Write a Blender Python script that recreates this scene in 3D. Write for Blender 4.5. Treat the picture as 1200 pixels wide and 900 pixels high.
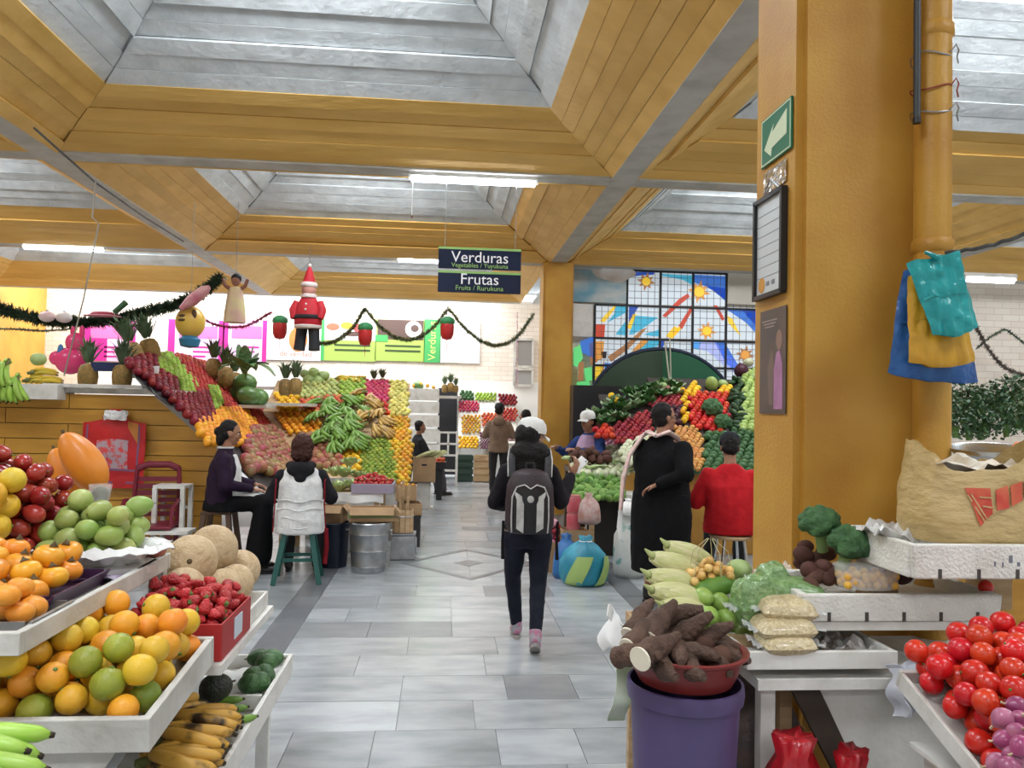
import bpy, bmesh, math, random
import numpy as np
from mathutils import Vector, Matrix, Euler, noise

random.seed(7)
scene = bpy.context.scene
COL = scene.collection
for o in list(bpy.data.objects):
    bpy.data.objects.remove(o, do_unlink=True)
R = math.radians
PI = math.pi

# ---------------------------------------------------------------- camera
FPX = 916.0
EYE = Vector((0.0, 0.0, 1.62))
CAMROT = (Matrix.Rotation(R(-4.98), 4, 'Z') @ Matrix.Rotation(R(90 + 1.85), 4, 'X')
          @ Matrix.Rotation(R(1.2), 4, 'Z'))
camd = bpy.data.cameras.new('camera')
camd.sensor_width = 36.0
camd.lens = FPX / 1200.0 * 36.0
camd.clip_start = 0.05
camd.clip_end = 200
cam = bpy.data.objects.new('camera', camd)
COL.objects.link(cam)
cam.matrix_world = Matrix.Translation(EYE) @ CAMROT
scene.camera = cam

# ---------------------------------------------------------------- colour management, world
vs = scene.view_settings
vs.view_transform = 'Standard'
vs.look = 'None'
vs.gamma = 1.0
vs.use_curve_mapping = False
vs.exposure = 0.85
world = bpy.data.worlds.new('world')
scene.world = world
world.use_nodes = True
world.node_tree.nodes['Background'].inputs[0].default_value = (0.92, 0.96, 1.0, 1)
world.node_tree.nodes['Background'].inputs[1].default_value = 0.40

# grid of the coffered ceiling (beam lines)
GX = [-9.35, -3.80, 1.75, 7.30, 12.85]
GY = [-6.05, -1.45, 3.15, 7.75, 12.35, 16.95]
WALL_Y = 19.2
PART_Y = 12.75                                   # wall that closes the right half of the hall
SOF = 3.94
HB = 0.125

def area_light(name, loc, sx, sy, power, color=(1, 1, 1), rot=(0, 0, 0)):
    l = bpy.data.lights.new(name, 'AREA')
    l.shape = 'RECTANGLE'
    l.size = sx
    l.size_y = sy
    l.energy = power
    l.color = color
    ob = bpy.data.objects.new(name, l)
    ob.location = loc
    ob.rotation_euler = rot
    COL.objects.link(ob)
    return ob

SKY_W = 30  # unseen skylights assumed in the coffer tops, added to daylight the hall
for i in range(4):
    for j in range(5):
        cx = (GX[i] + GX[i + 1]) / 2
        cy = (GY[j] + GY[j + 1]) / 2
        if i >= 2 and j == 4:
            continue
        area_light('unseen_skylight_lamp', (cx, cy, 5.0), 1.45, 0.75, SKY_W, (0.88, 0.94, 1.0))
# glazed strip over the far bay, above the back wall
for cx in (-6.6, -1.4):
    area_light('clerestory_daylight', (cx, 18.1, 4.75), 4.8, 1.3, 150, (0.97, 0.98, 1.0))

# ---------------------------------------------------------------- helpers: pixels of the photograph to points in the hall
def ray(px, py):
    v = Vector(((px - 600) / FPX, -(py - 450) / FPX, -1.0))
    return CAMROT.to_3x3() @ v
def P(px, py, d):
    r = ray(px, py)
    return EYE + r * (d / r.y)
def PZ(px, py, z):
    r = ray(px, py)
    return EYE + r * ((z - EYE.z) / r.z)
def pix(p):
    v = CAMROT.to_3x3().transposed() @ (Vector(p) - EYE)
    return (600 + FPX * v.x / -v.z, 450 - FPX * v.y / -v.z)

# ---------------------------------------------------------------- helpers: materials
MATS = {}
def mat(name, col, rough=0.6, col2=None, scale=8.0, mix=0.5, bump=0.0, bscale=40.0, metal=0.0, spec=0.5,
        vary=0.0, trans=0.0, alpha=1.0, sss=0.0, stretch=(1, 1, 1), detail=3.0, coat=0.0, hue=0.0, sharp=(0.35, 0.65)):
    """Procedural principled material: two colours mixed by noise, random value shift for each object, bump."""
    if name in MATS:
        return MATS[name]
    m = bpy.data.materials.new(name)
    m.use_nodes = True
    nt = m.node_tree
    N, L = nt.nodes, nt.links
    b = N['Principled BSDF']
    b.inputs['Roughness'].default_value = rough
    b.inputs['Metallic'].default_value = metal
    b.inputs['Specular IOR Level'].default_value = spec
    b.inputs['Coat Weight'].default_value = coat
    c = tuple(col) + (1,)
    b.inputs['Base Color'].default_value = c
    tc = N.new('ShaderNodeTexCoord')
    mp = N.new('ShaderNodeMapping')
    mp.inputs['Scale'].default_value = stretch
    L.new(tc.outputs['Object'], mp.inputs['Vector'])
    src = None
    oi = N.new('ShaderNodeObjectInfo')
    if col2 is not None:
        n = N.new('ShaderNodeTexNoise')
        n.noise_dimensions = '4D'
        n.inputs['Scale'].default_value = scale
        n.inputs['Detail'].default_value = detail
        L.new(mp.outputs[0], n.inputs['Vector'])
        mw = N.new('ShaderNodeMath'); mw.operation = 'MULTIPLY'; mw.inputs[1].default_value = 37.0
        L.new(oi.outputs['Random'], mw.inputs[0])
        L.new(mw.outputs[0], n.inputs['W'])
        mr = N.new('ShaderNodeMapRange')
        mr.inputs[1].default_value = sharp[0] + (0.5 - mix) * 0.5
        mr.inputs[2].default_value = sharp[1] + (0.5 - mix) * 0.5
        L.new(n.outputs['Fac'], mr.inputs[0])
        mx = N.new('ShaderNodeMix'); mx.data_type = 'RGBA'
        mx.inputs[6].default_value = c
        mx.inputs[7].default_value = tuple(col2) + (1,)
        L.new(mr.outputs[0], mx.inputs[0])
        src = mx.outputs[2]
    if vary > 0 or hue > 0:
        hs = N.new('ShaderNodeHueSaturation')
        if src is None:
            hs.inputs['Color'].default_value = c
        else:
            L.new(src, hs.inputs['Color'])
        v = N.new('ShaderNodeMapRange')
        v.inputs[3].default_value = 1 - vary
        v.inputs[4].default_value = 1 + vary
        L.new(oi.outputs['Random'], v.inputs[0])
        L.new(v.outputs[0], hs.inputs['Value'])
        if hue > 0:
            fr = N.new('ShaderNodeMath'); fr.operation = 'MULTIPLY'; fr.inputs[1].default_value = 7.31
            f2 = N.new('ShaderNodeMath'); f2.operation = 'FRACT'
            L.new(oi.outputs['Random'], fr.inputs[0]); L.new(fr.outputs[0], f2.inputs[0])
            h = N.new('ShaderNodeMapRange')
            h.inputs[3].default_value = 0.5 - hue
            h.inputs[4].default_value = 0.5 + hue
            L.new(f2.outputs[0], h.inputs[0])
            L.new(h.outputs[0], hs.inputs['Hue'])
        src = hs.outputs['Color']
    if src is not None:
        L.new(src, b.inputs['Base Color'])
    if bump > 0:
        n2 = N.new('ShaderNodeTexNoise')
        n2.inputs['Scale'].default_value = bscale
        n2.inputs['Detail'].default_value = 3
        L.new(mp.outputs[0], n2.inputs['Vector'])
        bp = N.new('ShaderNodeBump')
        bp.inputs['Strength'].default_value = bump
        bp.inputs['Distance'].default_value = 0.02
        L.new(n2.outputs['Fac'], bp.inputs['Height'])
        L.new(bp.outputs[0], b.inputs['Normal'])
    if trans > 0:
        b.inputs['Transmission Weight'].default_value = trans
    if alpha < 1:
        b.inputs['Alpha'].default_value = alpha
    if sss > 0:
        b.inputs['Subsurface Weight'].default_value = sss
        b.inputs['Subsurface Radius'].default_value = (0.02, 0.01, 0.005)
    MATS[name] = m
    return m

def glow(name, col, strength):
    if name in MATS:
        return MATS[name]
    m = bpy.data.materials.new(name)
    m.use_nodes = True
    b = m.node_tree.nodes['Principled BSDF']
    b.inputs['Base Color'].default_value = tuple(col) + (1,)
    b.inputs['Emission Color'].default_value = tuple(col) + (1,)
    b.inputs['Emission Strength'].default_value = strength
    b.inputs['Roughness'].default_value = 0.4
    MATS[name] = m
    return m

def srgb(r, g, b):
    f = lambda c: (c / 255 / 12.92) if c / 255 <= 0.04045 else ((c / 255 + 0.055) / 1.055) ** 2.4
    return (f(r), f(g), f(b))

# ---------------------------------------------------------------- helpers: meshes
class G:
    """Collects vertices and faces of one mesh."""
    def __init__(s):
        s.v, s.f, s.m = [], [], []
        s.cm = 0
        s.T = Matrix.Identity(4)
    def _add(s, vs_, fs_):
        k = len(s.v)
        s.v += [tuple(s.T @ Vector(p)) for p in vs_]
        s.f += [tuple(i + k for i in f) for f in fs_]
        s.m += [s.cm] * len(fs_)
        return s
    def box(s, c, size, rz=0, rx=0, ry=0, taper=1.0):
        x, y, z = size[0] / 2, size[1] / 2, size[2] / 2
        M = Matrix.Translation(c) @ Euler((rx, ry, rz)).to_matrix().to_4x4()
        t = taper
        pts = [(-x * t, -y * t, -z), (x * t, -y * t, -z), (x * t, y * t, -z), (-x * t, y * t, -z), (-x, -y, z), (x, -y, z), (x, y, z), (-x, y, z)]
        return s._add([M @ Vector(p) for p in pts], [(0, 3, 2, 1), (4, 5, 6, 7), (0, 1, 5, 4), (1, 2, 6, 5), (2, 3, 7, 6), (3, 0, 4, 7)])
    def bar(s, a, b, w, h=None, up=(0, 0, 1)):
        """A straight bar from a to b with a w by h section."""
        a, b = Vector(a), Vector(b)
        h = h or w
        d = (b - a).normalized()
        u = Vector(up)
        if abs(d.dot(u)) > 0.95:
            u = Vector((0, 1, 0))
        x = d.cross(u).normalized() * w / 2
        z = x.cross(d).normalized() * h / 2
        p = [a - x - z, a + x - z, a + x + z, a - x + z, b - x - z, b + x - z, b + x + z, b - x + z]
        return s._add(p, [(0, 1, 2, 3), (7, 6, 5, 4), (0, 4, 5, 1), (1, 5, 6, 2), (2, 6, 7, 3), (3, 7, 4, 0)])
    def lathe(s, prof, seg=16, c=(0, 0, 0), M=None, lobes=0, lobe=0.0, sx=1, sy=1):
        """Revolve (r, z) pairs about z."""
        vs_, fs_ = [], []
        for (r, z) in prof:
            for k in range(seg):
                a = 2 * PI * k / seg
                rr = r * (1 + lobe * math.cos(lobes * a)) if lobes else r
                vs_.append(Vector((c[0] + rr * math.cos(a) * sx, c[1] + rr * math.sin(a) * sy, c[2] + z)))
        n = len(prof)
        for i in range(n - 1):
            for k in range(seg):
                k2 = (k + 1) % seg
                fs_.append((i * seg + k, i * seg + k2, (i + 1) * seg + k2, (i + 1) * seg + k))
        if prof[0][0] > 1e-5:
            fs_.append(tuple(range(seg))[::-1])
        if prof[-1][0] > 1e-5:
            fs_.append(tuple((n - 1) * seg + k for k in range(seg)))
        if M is not None:
            vs_ = [M @ p for p in vs_]
        return s._add(vs_, fs_)
    def ball(s, c, r, seg=14, rings=9, rot=None):
        r = (r, r, r) if isinstance(r, (int, float)) else r
        M = Matrix.Translation(c) @ ((Euler(rot).to_matrix().to_4x4()) if rot is not None else Matrix.Identity(4)) @ Matrix.Diagonal((r[0], r[1], r[2], 1))
        prof = [(max(math.sin(PI * i / rings), 1e-6), -math.cos(PI * i / rings)) for i in range(rings + 1)]
        return s.lathe(prof, seg, M=M)
    def tube(s, pts, rad, seg=8, flat=1.0, cap=True, up=(0, 0, 1)):
        """Swept tube through pts with per point radii; flat squashes the section along the up-ish axis."""
        pts = [Vector(p) for p in pts]
        n = len(pts)
        if isinstance(rad, (int, float)):
            rad = [rad] * n
        vs_, fs_ = [], []
        u = None
        for i in range(n):
            d = (pts[min(i + 1, n - 1)] - pts[max(i - 1, 0)]).normalized()
            if u is None:
                w = Vector(up)
                if abs(d.dot(w)) > 0.9:
                    w = Vector((0, 1, 0))
                u = (w - d * w.dot(d)).normalized()
            else:
                u = (u - d * u.dot(d))
                u = u.normalized() if u.length > 1e-6 else Vector((0, 0, 1))
            x = d.cross(u)
            for k in range(seg):
                a = 2 * PI * k / seg
                vs_.append(pts[i] + (x * math.cos(a) + u * math.sin(a) * flat) * rad[i])
        for i in range(n - 1):
            for k in range(seg):
                k2 = (k + 1) % seg
                fs_.append((i * seg + k, i * seg + k2, (i + 1) * seg + k2, (i + 1) * seg + k))
        if cap:
            fs_.append(tuple(range(seg))[::-1])
            fs_.append(tuple((n - 1) * seg + k for k in range(seg)))
        return s._add(vs_, fs_)
    def prism(s, poly, a, b, axis='y'):
        """Extrude a 2D polygon: axis y -> poly is (x, z) from y=a to y=b; axis z -> poly is (x, y); axis x -> (y, z)."""
        f = {'y': lambda p, t: (p[0], t, p[1]), 'z': lambda p, t: (p[0], p[1], t), 'x': lambda p, t: (t, p[0], p[1])}[axis]
        n = len(poly)
        vs_ = [f(p, a) for p in poly] + [f(p, b) for p in poly]
        fs_ = [tuple(range(n)), tuple(range(2 * n - 1, n - 1, -1))]
        for i in range(n):
            j = (i + 1) % n
            fs_.append((i, i + n, j + n, j))
        return s._add(vs_, fs_)
    def quad(s, a, b, c, d, th=0.0):
        if th == 0:
            return s._add([a, b, c, d], [(0, 1, 2, 3)])
        a, b, c, d = map(Vector, (a, b, c, d))
        n = (b - a).cross(d - a).normalized() * th
        return s._add([a, b, c, d, a - n, b - n, c - n, d - n], [(0, 1, 2, 3), (7, 6, 5, 4), (0, 4, 5, 1), (1, 5, 6, 2), (2, 6, 7, 3), (3, 7, 4, 0)])
    def grid(s, fn, nu, nv, th=0.0):
        """Sheet from fn(u, v), u and v from 0 to 1; th gives it thickness along -z of the sheet."""
        pts = [[Vector(fn(i / nu, j / nv)) for j in range(nv + 1)] for i in range(nu + 1)]
        vs_ = [p for row in pts for p in row]
        w = nv + 1
        fs_ = [(i * w + j, (i + 1) * w + j, (i + 1) * w + j + 1, i * w + j + 1) for i in range(nu) for j in range(nv)]
        if th:
            me = bpy.data.meshes.new('t')
            me.from_pydata([tuple(p) for p in vs_], [], fs_)
            me.update()
            nr = [v.normal.copy() for v in me.vertices]
            bpy.data.meshes.remove(me)
            k = len(vs_)
            vs_ = vs_ + [p - nr[i] * th for i, p in enumerate(vs_)]
            fs_ += [tuple(i + k for i in reversed(f)) for f in fs_[:]]
            rim = [i * w for i in range(nu + 1)] + [nu * w + j for j in range(1, nv + 1)] + [i * w + nv for i in range(nu - 1, -1, -1)] + [j for j in range(nv - 1, 0, -1)]
            for a, b in zip(rim, rim[1:] + rim[:1]):
                fs_.append((b, a, a + k, b + k))
        return s._add(vs_, fs_)
    def mesh(s, name, mats, smooth=False):
        me = bpy.data.meshes.new(name)
        me.from_pydata(s.v, [], s.f)
        for m in (mats if isinstance(mats, (list, tuple)) else [mats]):
            me.materials.append(m)
        if any(s.m):
            me.polygons.foreach_set('material_index', s.m)
        bm = bmesh.new(); bm.from_mesh(me)
        bmesh.ops.recalc_face_normals(bm, faces=bm.faces)
        bm.to_mesh(me); bm.free()
        if smooth:
            me.polygons.foreach_set('use_smooth', [True] * len(me.polygons))
            if smooth != 'all':
                try:
                    me.set_sharp_from_angle(angle=R(smooth if smooth is not True else 45))
                except Exception:
                    pass
        me.update()
        return me
    def build(s, name, mats, parent=None, smooth=False, loc=None, rot=None, bevel=0.0):
        ob = bpy.data.objects.new(name, s.mesh(name, mats, smooth))
        COL.objects.link(ob)
        if parent is not None:
            ob.parent = parent
        if loc is not None:
            ob.location = loc
        if rot is not None:
            ob.rotation_euler = rot
        if bevel:
            bv = ob.modifiers.new('bevel', 'BEVEL'); bv.width = bevel; bv.segments = 2; bv.limit_method = 'ANGLE'
        return ob

def tag(o, label, cat, group=None, kind=None):
    o['label'] = label
    o['category'] = cat
    if group:
        o['group'] = group
    if kind:
        o['kind'] = kind
    return o
def thing(name, label, cat, loc=(0, 0, 0), rz=0, group=None, rot=None):
    o = bpy.data.objects.new(name, None)
    o.empty_display_size = 0.05
    COL.objects.link(o)
    o.location = loc
    o.rotation_euler = rot if rot is not None else (0, 0, rz)
    return tag(o, label, cat, group)
def struct(o):
    o['kind'] = 'structure'
    return o
def dup(o, loc=None, rot=None, scl=None, parent=None, label=None, group=None):
    """Copy a thing with its parts and sub-parts; mesh data is shared."""
    c = o.copy()
    COL.objects.link(c)
    if parent is not None:
        c.parent = parent
    if loc is not None:
        c.location = loc
    if rot is not None:
        c.rotation_euler = rot
    if scl is not None:
        c.scale = (scl,) * 3 if isinstance(scl, (int, float)) else scl
    if label: c['label'] = label
    if group: c['group'] = group
    for ch in CHILD.get(o.name, ()):
        dup(ch, parent=c)
    return c
CHILD = {}
def kids(root):
    """Remember the parts of a prototype so copies can be made quickly."""
    CHILD[root.name] = [c for c in bpy.data.objects if c.parent == root]
    for c in CHILD[root.name]:
        CHILD[c.name] = [d for d in bpy.data.objects if d.parent == c]
    return root

def lettering(text, size, material, parent, M, name='lettering', align='CENTER', depth=0.003, spread=1.0):
    """Flat raised letters lying in the local xz plane of M (reads from -y)."""
    cu = bpy.data.curves.new('txt', 'FONT')
    cu.body = text
    cu.size = size
    cu.align_x = align
    cu.align_y = 'CENTER'
    cu.extrude = depth
    cu.resolution_u = 3
    cu.space_character = spread
    ob = bpy.data.objects.new('txt', cu)
    COL.objects.link(ob)
    bpy.context.view_layer.update()
    me = bpy.data.meshes.new_from_object(ob.evaluated_get(bpy.context.evaluated_depsgraph_get()))
    bpy.data.objects.remove(ob, do_unlink=True)
    me.transform(M @ Matrix.Rotation(PI / 2, 4, 'X'))
    me.materials.clear()
    me.materials.append(material)
    o = bpy.data.objects.new(name, me)
    COL.objects.link(o)
    if parent is not None:
        o.parent = parent
    return o

# ---------------------------------------------------------------- common materials
M_YEL = mat('yellow_paint', (0.60, 0.335, 0.055), 0.42, (0.50, 0.26, 0.035), 2.2, 0.45, 0.12, 30)
M_YELC = mat('yellow_concrete', (0.78, 0.49, 0.14), 0.6, (0.66, 0.39, 0.09), 3.0, 0.45, 0.45, 14, stretch=(0.35, 1, 1.6), vary=0.07)
M_COL = mat('column_paint', (0.53, 0.285, 0.042), 0.5, (0.43, 0.20, 0.025), 2.6, 0.42, 0.15, 60)
M_WHC = mat('white_concrete', (0.63, 0.66, 0.67), 0.65, (0.48, 0.51, 0.52), 4.0, 0.4, 0.5, 16, vary=0.05)
M_SOF = mat('soffit_grey', (0.52, 0.51, 0.47), 0.7, (0.40, 0.39, 0.35), 5.0, 0.4, 0.2, 20)
M_WHITE = mat('white_painted_wood', (0.72, 0.71, 0.67), 0.45, (0.55, 0.53, 0.48), 7.0, 0.35, 0.15, 30)
M_WHITE2 = mat('white_worn_board', (0.62, 0.61, 0.57), 0.5, (0.42, 0.40, 0.36), 6.0, 0.35, 0.2, 25)
M_STYRO = mat('foam_box_white', (0.74, 0.73, 0.68), 0.8, (0.60, 0.58, 0.52), 9.0, 0.35, 0.4, 90)
M_BLACK = mat('black_plastic', (0.012, 0.012, 0.014), 0.4)
M_DARK = mat('dark_cloth', (0.016, 0.016, 0.02), 0.85, bump=0.2, bscale=60)
M_GREYM = mat('grey_metal', (0.45, 0.46, 0.47), 0.35, (0.30, 0.31, 0.32), 12, 0.4, metal=0.85)
M_STEEL = mat('steel', (0.65, 0.66, 0.66), 0.22, metal=1.0)
M_CARD = mat('cardboard', (0.42, 0.27, 0.14), 0.8, (0.34, 0.21, 0.11), 6, 0.5, 0.1, 40)
M_CRATE = mat('crate_wood', (0.52, 0.36, 0.20), 0.7, (0.40, 0.26, 0.13), 5, 0.5, 0.2, 30, stretch=(1, 1, 6))
M_PAPER = mat('white_paper', (0.82, 0.82, 0.80), 0.7, (0.66, 0.66, 0.66), 6, 0.4, 0.3, 18)
M_CLEAR = mat('clear_plastic', (0.9, 0.92, 0.92), 0.15, alpha=0.22, bump=0.5, bscale=22)
M_DKGREEN = mat('dark_green_leaf', (0.03, 0.10, 0.02), 0.5, (0.06, 0.17, 0.04), 20, 0.5, vary=0.2)
M_PLANK = mat('yellow_plank', (0.52, 0.27, 0.035), 0.42, (0.42, 0.20, 0.022), 3.5, 0.5, 0.15, 24, stretch=(0.4, 1, 3), vary=0.08)

# ================================================================ THE SETTING
# ---- floor: dark bed with marble slabs laid in rows across the aisle
fl = G().box((1.7, 6.4, -0.03), (22.0, 24.6, 0.04)).build('floor', mat('grout', (0.27, 0.275, 0.28), 0.7))
struct(fl)
M_TILE = mat('marble_slab', (0.37, 0.39, 0.405), 0.20, (0.24, 0.26, 0.275), 2.6, 0.42, 0.03, 60, vary=0.16, stretch=(1, 2.6, 1), detail=6, spec=0.4)
M_TILED = mat('dark_marble', (0.17, 0.175, 0.185), 0.3, (0.11, 0.115, 0.125), 3.5, 0.5, vary=0.10, detail=6)
M_TILEM = mat('mid_marble', (0.25, 0.26, 0.27), 0.3, (0.18, 0.19, 0.20), 3.0, 0.45, vary=0.12, stretch=(1, 2.6, 1), detail=6)
rt = random.Random(3)
def slab(x0, x1, y0, y1, m, name='slab'):
    g = 0.0016
    return G().box(((x0 + x1) / 2, (y0 + y1) / 2, -0.006 + rt.uniform(-0.0006, 0.0006)), (x1 - x0 - 2 * g, y1 - y0 - 2 * g, 0.012)).build(name, m, fl)
AX0, AX1 = -1.0, 1.6
DC = (0.30, 8.25); DR = 0.82                    # the diamond inlay
y = 2.0
row = 0
while y < 18.4:
    h = 0.40
    if not (DC[1] - DR - 0.02 < y + h / 2 < DC[1] + DR + 0.02):
        x = AX0
        first = True
        while x < AX1 - 0.05:
            w = rt.choice([0.4, 0.6, 0.8, 0.8]) if not first else rt.choice([0.3, 0.5, 0.8])
            first = False
            x1 = min(x + w, AX1)
            if AX1 - x1 < 0.2:
                x1 = AX1
            slab(x, x1, y, y + h, M_TILEM if rt.random() < 0.17 else M_TILE)
            x = x1
    y += h
    row += 1
# diamond panel: its square bed of light slabs, outline band and centre
y0, y1 = 7.2, 9.2
for (xa, xb) in ((-1.0, -0.52), (-0.52, 0.3), (0.3, 1.12), (1.12, 1.6)):
    for (ya, yb) in ((7.2, 7.6), (7.6, 8.25), (8.25, 8.9), (8.9, 9.2)):
        slab(xa, xb, ya, yb, M_TILE)
def inlay(outer, inner):
    o = [(DC[0], DC[1] - outer[1]), (DC[0] + outer[0], DC[1]), (DC[0], DC[1] + outer[1]), (DC[0] - outer[0], DC[1])]
    i = [(DC[0], DC[1] - inner[1]), (DC[0] + inner[0], DC[1]), (DC[0], DC[1] + inner[1]), (DC[0] - inner[0], DC[1])]
    for k in range(4):
        j = (k + 1) % 4
        G().prism([o[k], o[j], i[j], i[k]], -0.004, 0.0025, 'z').build('inlay_strip', M_TILED, fl)
inlay((0.72, 0.82), (0.62, 0.71))
G().prism([(DC[0], DC[1] - .17), (DC[0] + .15, DC[1]), (DC[0], DC[1] + .17), (DC[0] - .15, DC[1])], -0.004, 0.0025, 'z').build('inlay_centre', M_TILED, fl)
yy = 2.0
while yy < 18:                                   # dark border strips either side of the aisle
    slab(-1.22, -1.0, yy, yy + 0.8, M_TILED, 'border_slab')
    slab(1.6, 1.82, yy, yy + 0.8, M_TILED, 'border_slab')
    yy += 0.8
for k in range(12):                              # paving beside the aisle
    for (xa, n) in ((-1.22, 3), (1.82, 2)):
        for i in range(n):
            sgn = -1 if xa < 0 else 1
            xs = sorted((xa + sgn * i * 0.7, xa + sgn * (i + 1) * 0.7))
            slab(xs[0], xs[1], 3.4 + k * 0.6, 4.0 + k * 0.6, M_TILE if (i * 7 + k * 3) % 5 else M_TILEM)

# ---- ceiling: coffers of board-marked concrete between grey beams
NEAR = {(1, 2), (1, 3), (0, 2), (2, 2)}
rc = random.Random(11)
def coffer(i, j):
    x0, x1, y0, y1 = GX[i] + HB, GX[i + 1] - HB, GY[j] + HB, GY[j + 1] - HB
    rings = [(0.0, SOF), (0.72, SOF + 0.40), (1.68, SOF + 1.10)]
    def ring(t):
        a, b = (rings[0], rings[1]) if t <= 1 else (rings[1], rings[2])
        f = t if t <= 1 else t - 1
        s_ = a[0] + (b[0] - a[0]) * f
        z = a[1] + (b[1] - a[1]) * f
        return [Vector((x0 + s_, y0 + s_, z)), Vector((x1 - s_, y0 + s_, z)), Vector((x1 - s_, y1 - s_, z)), Vector((x0 + s_, y1 - s_, z))]
    up = Vector((0, 0, 0.045))
    g = G()
    for (ta, tb, k) in ((0, 1, 0), (1, 2, 1)):
        A, B = ring(ta), ring(tb)
        g.cm = k
        for q in range(4):
            r_ = (q + 1) % 4
            g._add([A[q] + up, A[r_] + up, B[r_] + up, B[q] + up], [(0, 1, 2, 3)])
    shell = struct(g.build('ceiling', [M_YELC, M_WHC]))
    cxy = Vector(((x0 + x1) / 2, (y0 + y1) / 2, SOF - 1))
    near = (i, j) in NEAR
    cuts = [(0, 1, 6, M_YELC), (1, 2, 8, M_WHC)]
    for (ta, tb, n, m) in cuts:
        ts = [ta + (tb - ta) * k / n for k in range(n + 1)]
        for k in range(n):
            A, B = ring(ts[k]), ring(ts[k + 1] - (0.03 / n if k < n - 1 else 0))
            if not near:
                gj = G() if k == 0 else gj
            for q in range(4):
                r_ = (q + 1) % 4
                a, b, c, d = A[q], A[r_], B[r_], B[q]
                nrm = (b - a).cross(d - a).normalized()
                if nrm.dot(cxy - a) < 0:
                    nrm = -nrm
                off = nrm * (rc.uniform(-0.022, 0.014) if near else rc.uniform(-0.008, 0.008))
                gg = G() if near else gj
                tw = nrm * rc.uniform(-0.014, 0.014)
                aa, bb, cc, dd = a + off, b + off, c + off + tw, d + off + tw
                bk = -nrm * 0.03
                gg._add([aa, bb, cc, dd, aa + bk, bb + bk, cc + bk, dd + bk], [(0, 1, 2, 3), (0, 4, 5, 1), (1, 5, 6, 2), (2, 6, 7, 3), (3, 7, 4, 0)])
                if near:
                    gg.build('ceiling_board', m, shell)
            if not near and k == n - 1:
                o = gj.build('ceiling_boards', m, shell)
                o['kind'] = 'stuff'
    C = ring(2)
    pane = G().box(((C[0].x + C[1].x) / 2, (C[0].y + C[2].y) / 2, C[0].z + 0.03), (C[1].x - C[0].x, C[2].y - C[0].y, 0.02))
    pane.build('unseen_skylight_pane', glow('unseen_skylight_glow', (0.90, 0.95, 1.0), 6.0), shell)  # glowing pane of an assumed skylight, out of view, brightens the coffer
for i in range(4):
    for j in range(5):
        if not (i >= 2 and j == 4):
            coffer(i, j)
for x in GX:
    yb = 17.07 if x < 1 else 12.47
    struct(G().box((x, (yb - 6.2) / 2, SOF + 0.05), (2 * HB, yb + 6.2, 0.10)).build('beam', M_SOF))
for y in GY:
    for i in range(4 if y < 15 else 2):
        struct(G().box(((GX[i] + GX[i + 1]) / 2, y, SOF + 0.05), (GX[i + 1] - GX[i] - 2 * HB, 2 * HB, 0.096)).build('beam', M_SOF))
# far bay: white roof over the glazed strip
g = G()
g.box((-3.45, 18.15, 5.02), (11.9, 2.2, 0.04))
g.box((-3.45, 17.10, 4.5), (11.9, 0.04, 1.0))
struct(g.build('ceiling', M_WHC))

# ---- walls
def brick_mat(name, c1, c2, mortar, sx=4.5):
    m = bpy.data.materials.new(name); m.use_nodes = True
    N, L = m.node_tree.nodes, m.node_tree.links
    b = N['Principled BSDF']; b.inputs['Roughness'].default_value = 0.6
    tc = N.new('ShaderNodeTexCoord'); mp = N.new('ShaderNodeMapping')
    mp.inputs['Rotation'].default_value = (R(90), 0, 0)
    L.new(tc.outputs['Object'], mp.inputs['Vector'])
    br = N.new('ShaderNodeTexBrick')
    br.inputs['Color1'].default_value = c1 + (1,); br.inputs['Color2'].default_value = c2 + (1,)
    br.inputs['Mortar'].default_value = mortar + (1,)
    br.inputs['Scale'].default_value = sx
    br.inputs['Mortar Size'].default_value = 0.018
    br.inputs['Brick Width'].default_value = 1.4; br.inputs['Row Height'].default_value = 0.5
    L.new(mp.outputs[0], br.inputs['Vector']); L.new(br.outputs['Color'], b.inputs['Base Color'])
    return m
M_BRICKW = brick_mat('white_brick', (0.80, 0.74, 0.66), (0.74, 0.66, 0.57), (0.55, 0.45, 0.36))
struct(G().box((-3.40, WALL_Y + 0.1, 2.5), (12.0, 0.2, 5.0)).build('wall_back', M_BRICKW))
struct(G().box((-9.45, 6.6, 2.5), (0.2, 25.4, 5.0)).build('wall_left', M_YEL))
struct(G().box((12.95, 3.4, 2.5), (0.2, 19.0, 5.0)).build('wall_right', M_BRICKW))
struct(G().box((7.40, PART_Y + 0.1, 2.5), (11.1, 0.2, 5.0)).build('wall_back_right', M_BRICKW))
struct(G().box((2.60, 16.0, 2.5), (0.2, 6.3, 5.0)).build('wall_passage', M_BRICKW))
struct(G().box((2.20, 14.75, SOF + 0.03), (0.64, 4.6, 0.05)).build('ceiling', M_WHC))
# white tiled dado along the back wall
struct(G().box((-2.8, WALL_Y - 0.01, 1.15), (11.4, 0.02, 2.3)).build('trim_1', mat('white_tile', (0.82, 0.82, 0.80), 0.25)))
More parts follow.
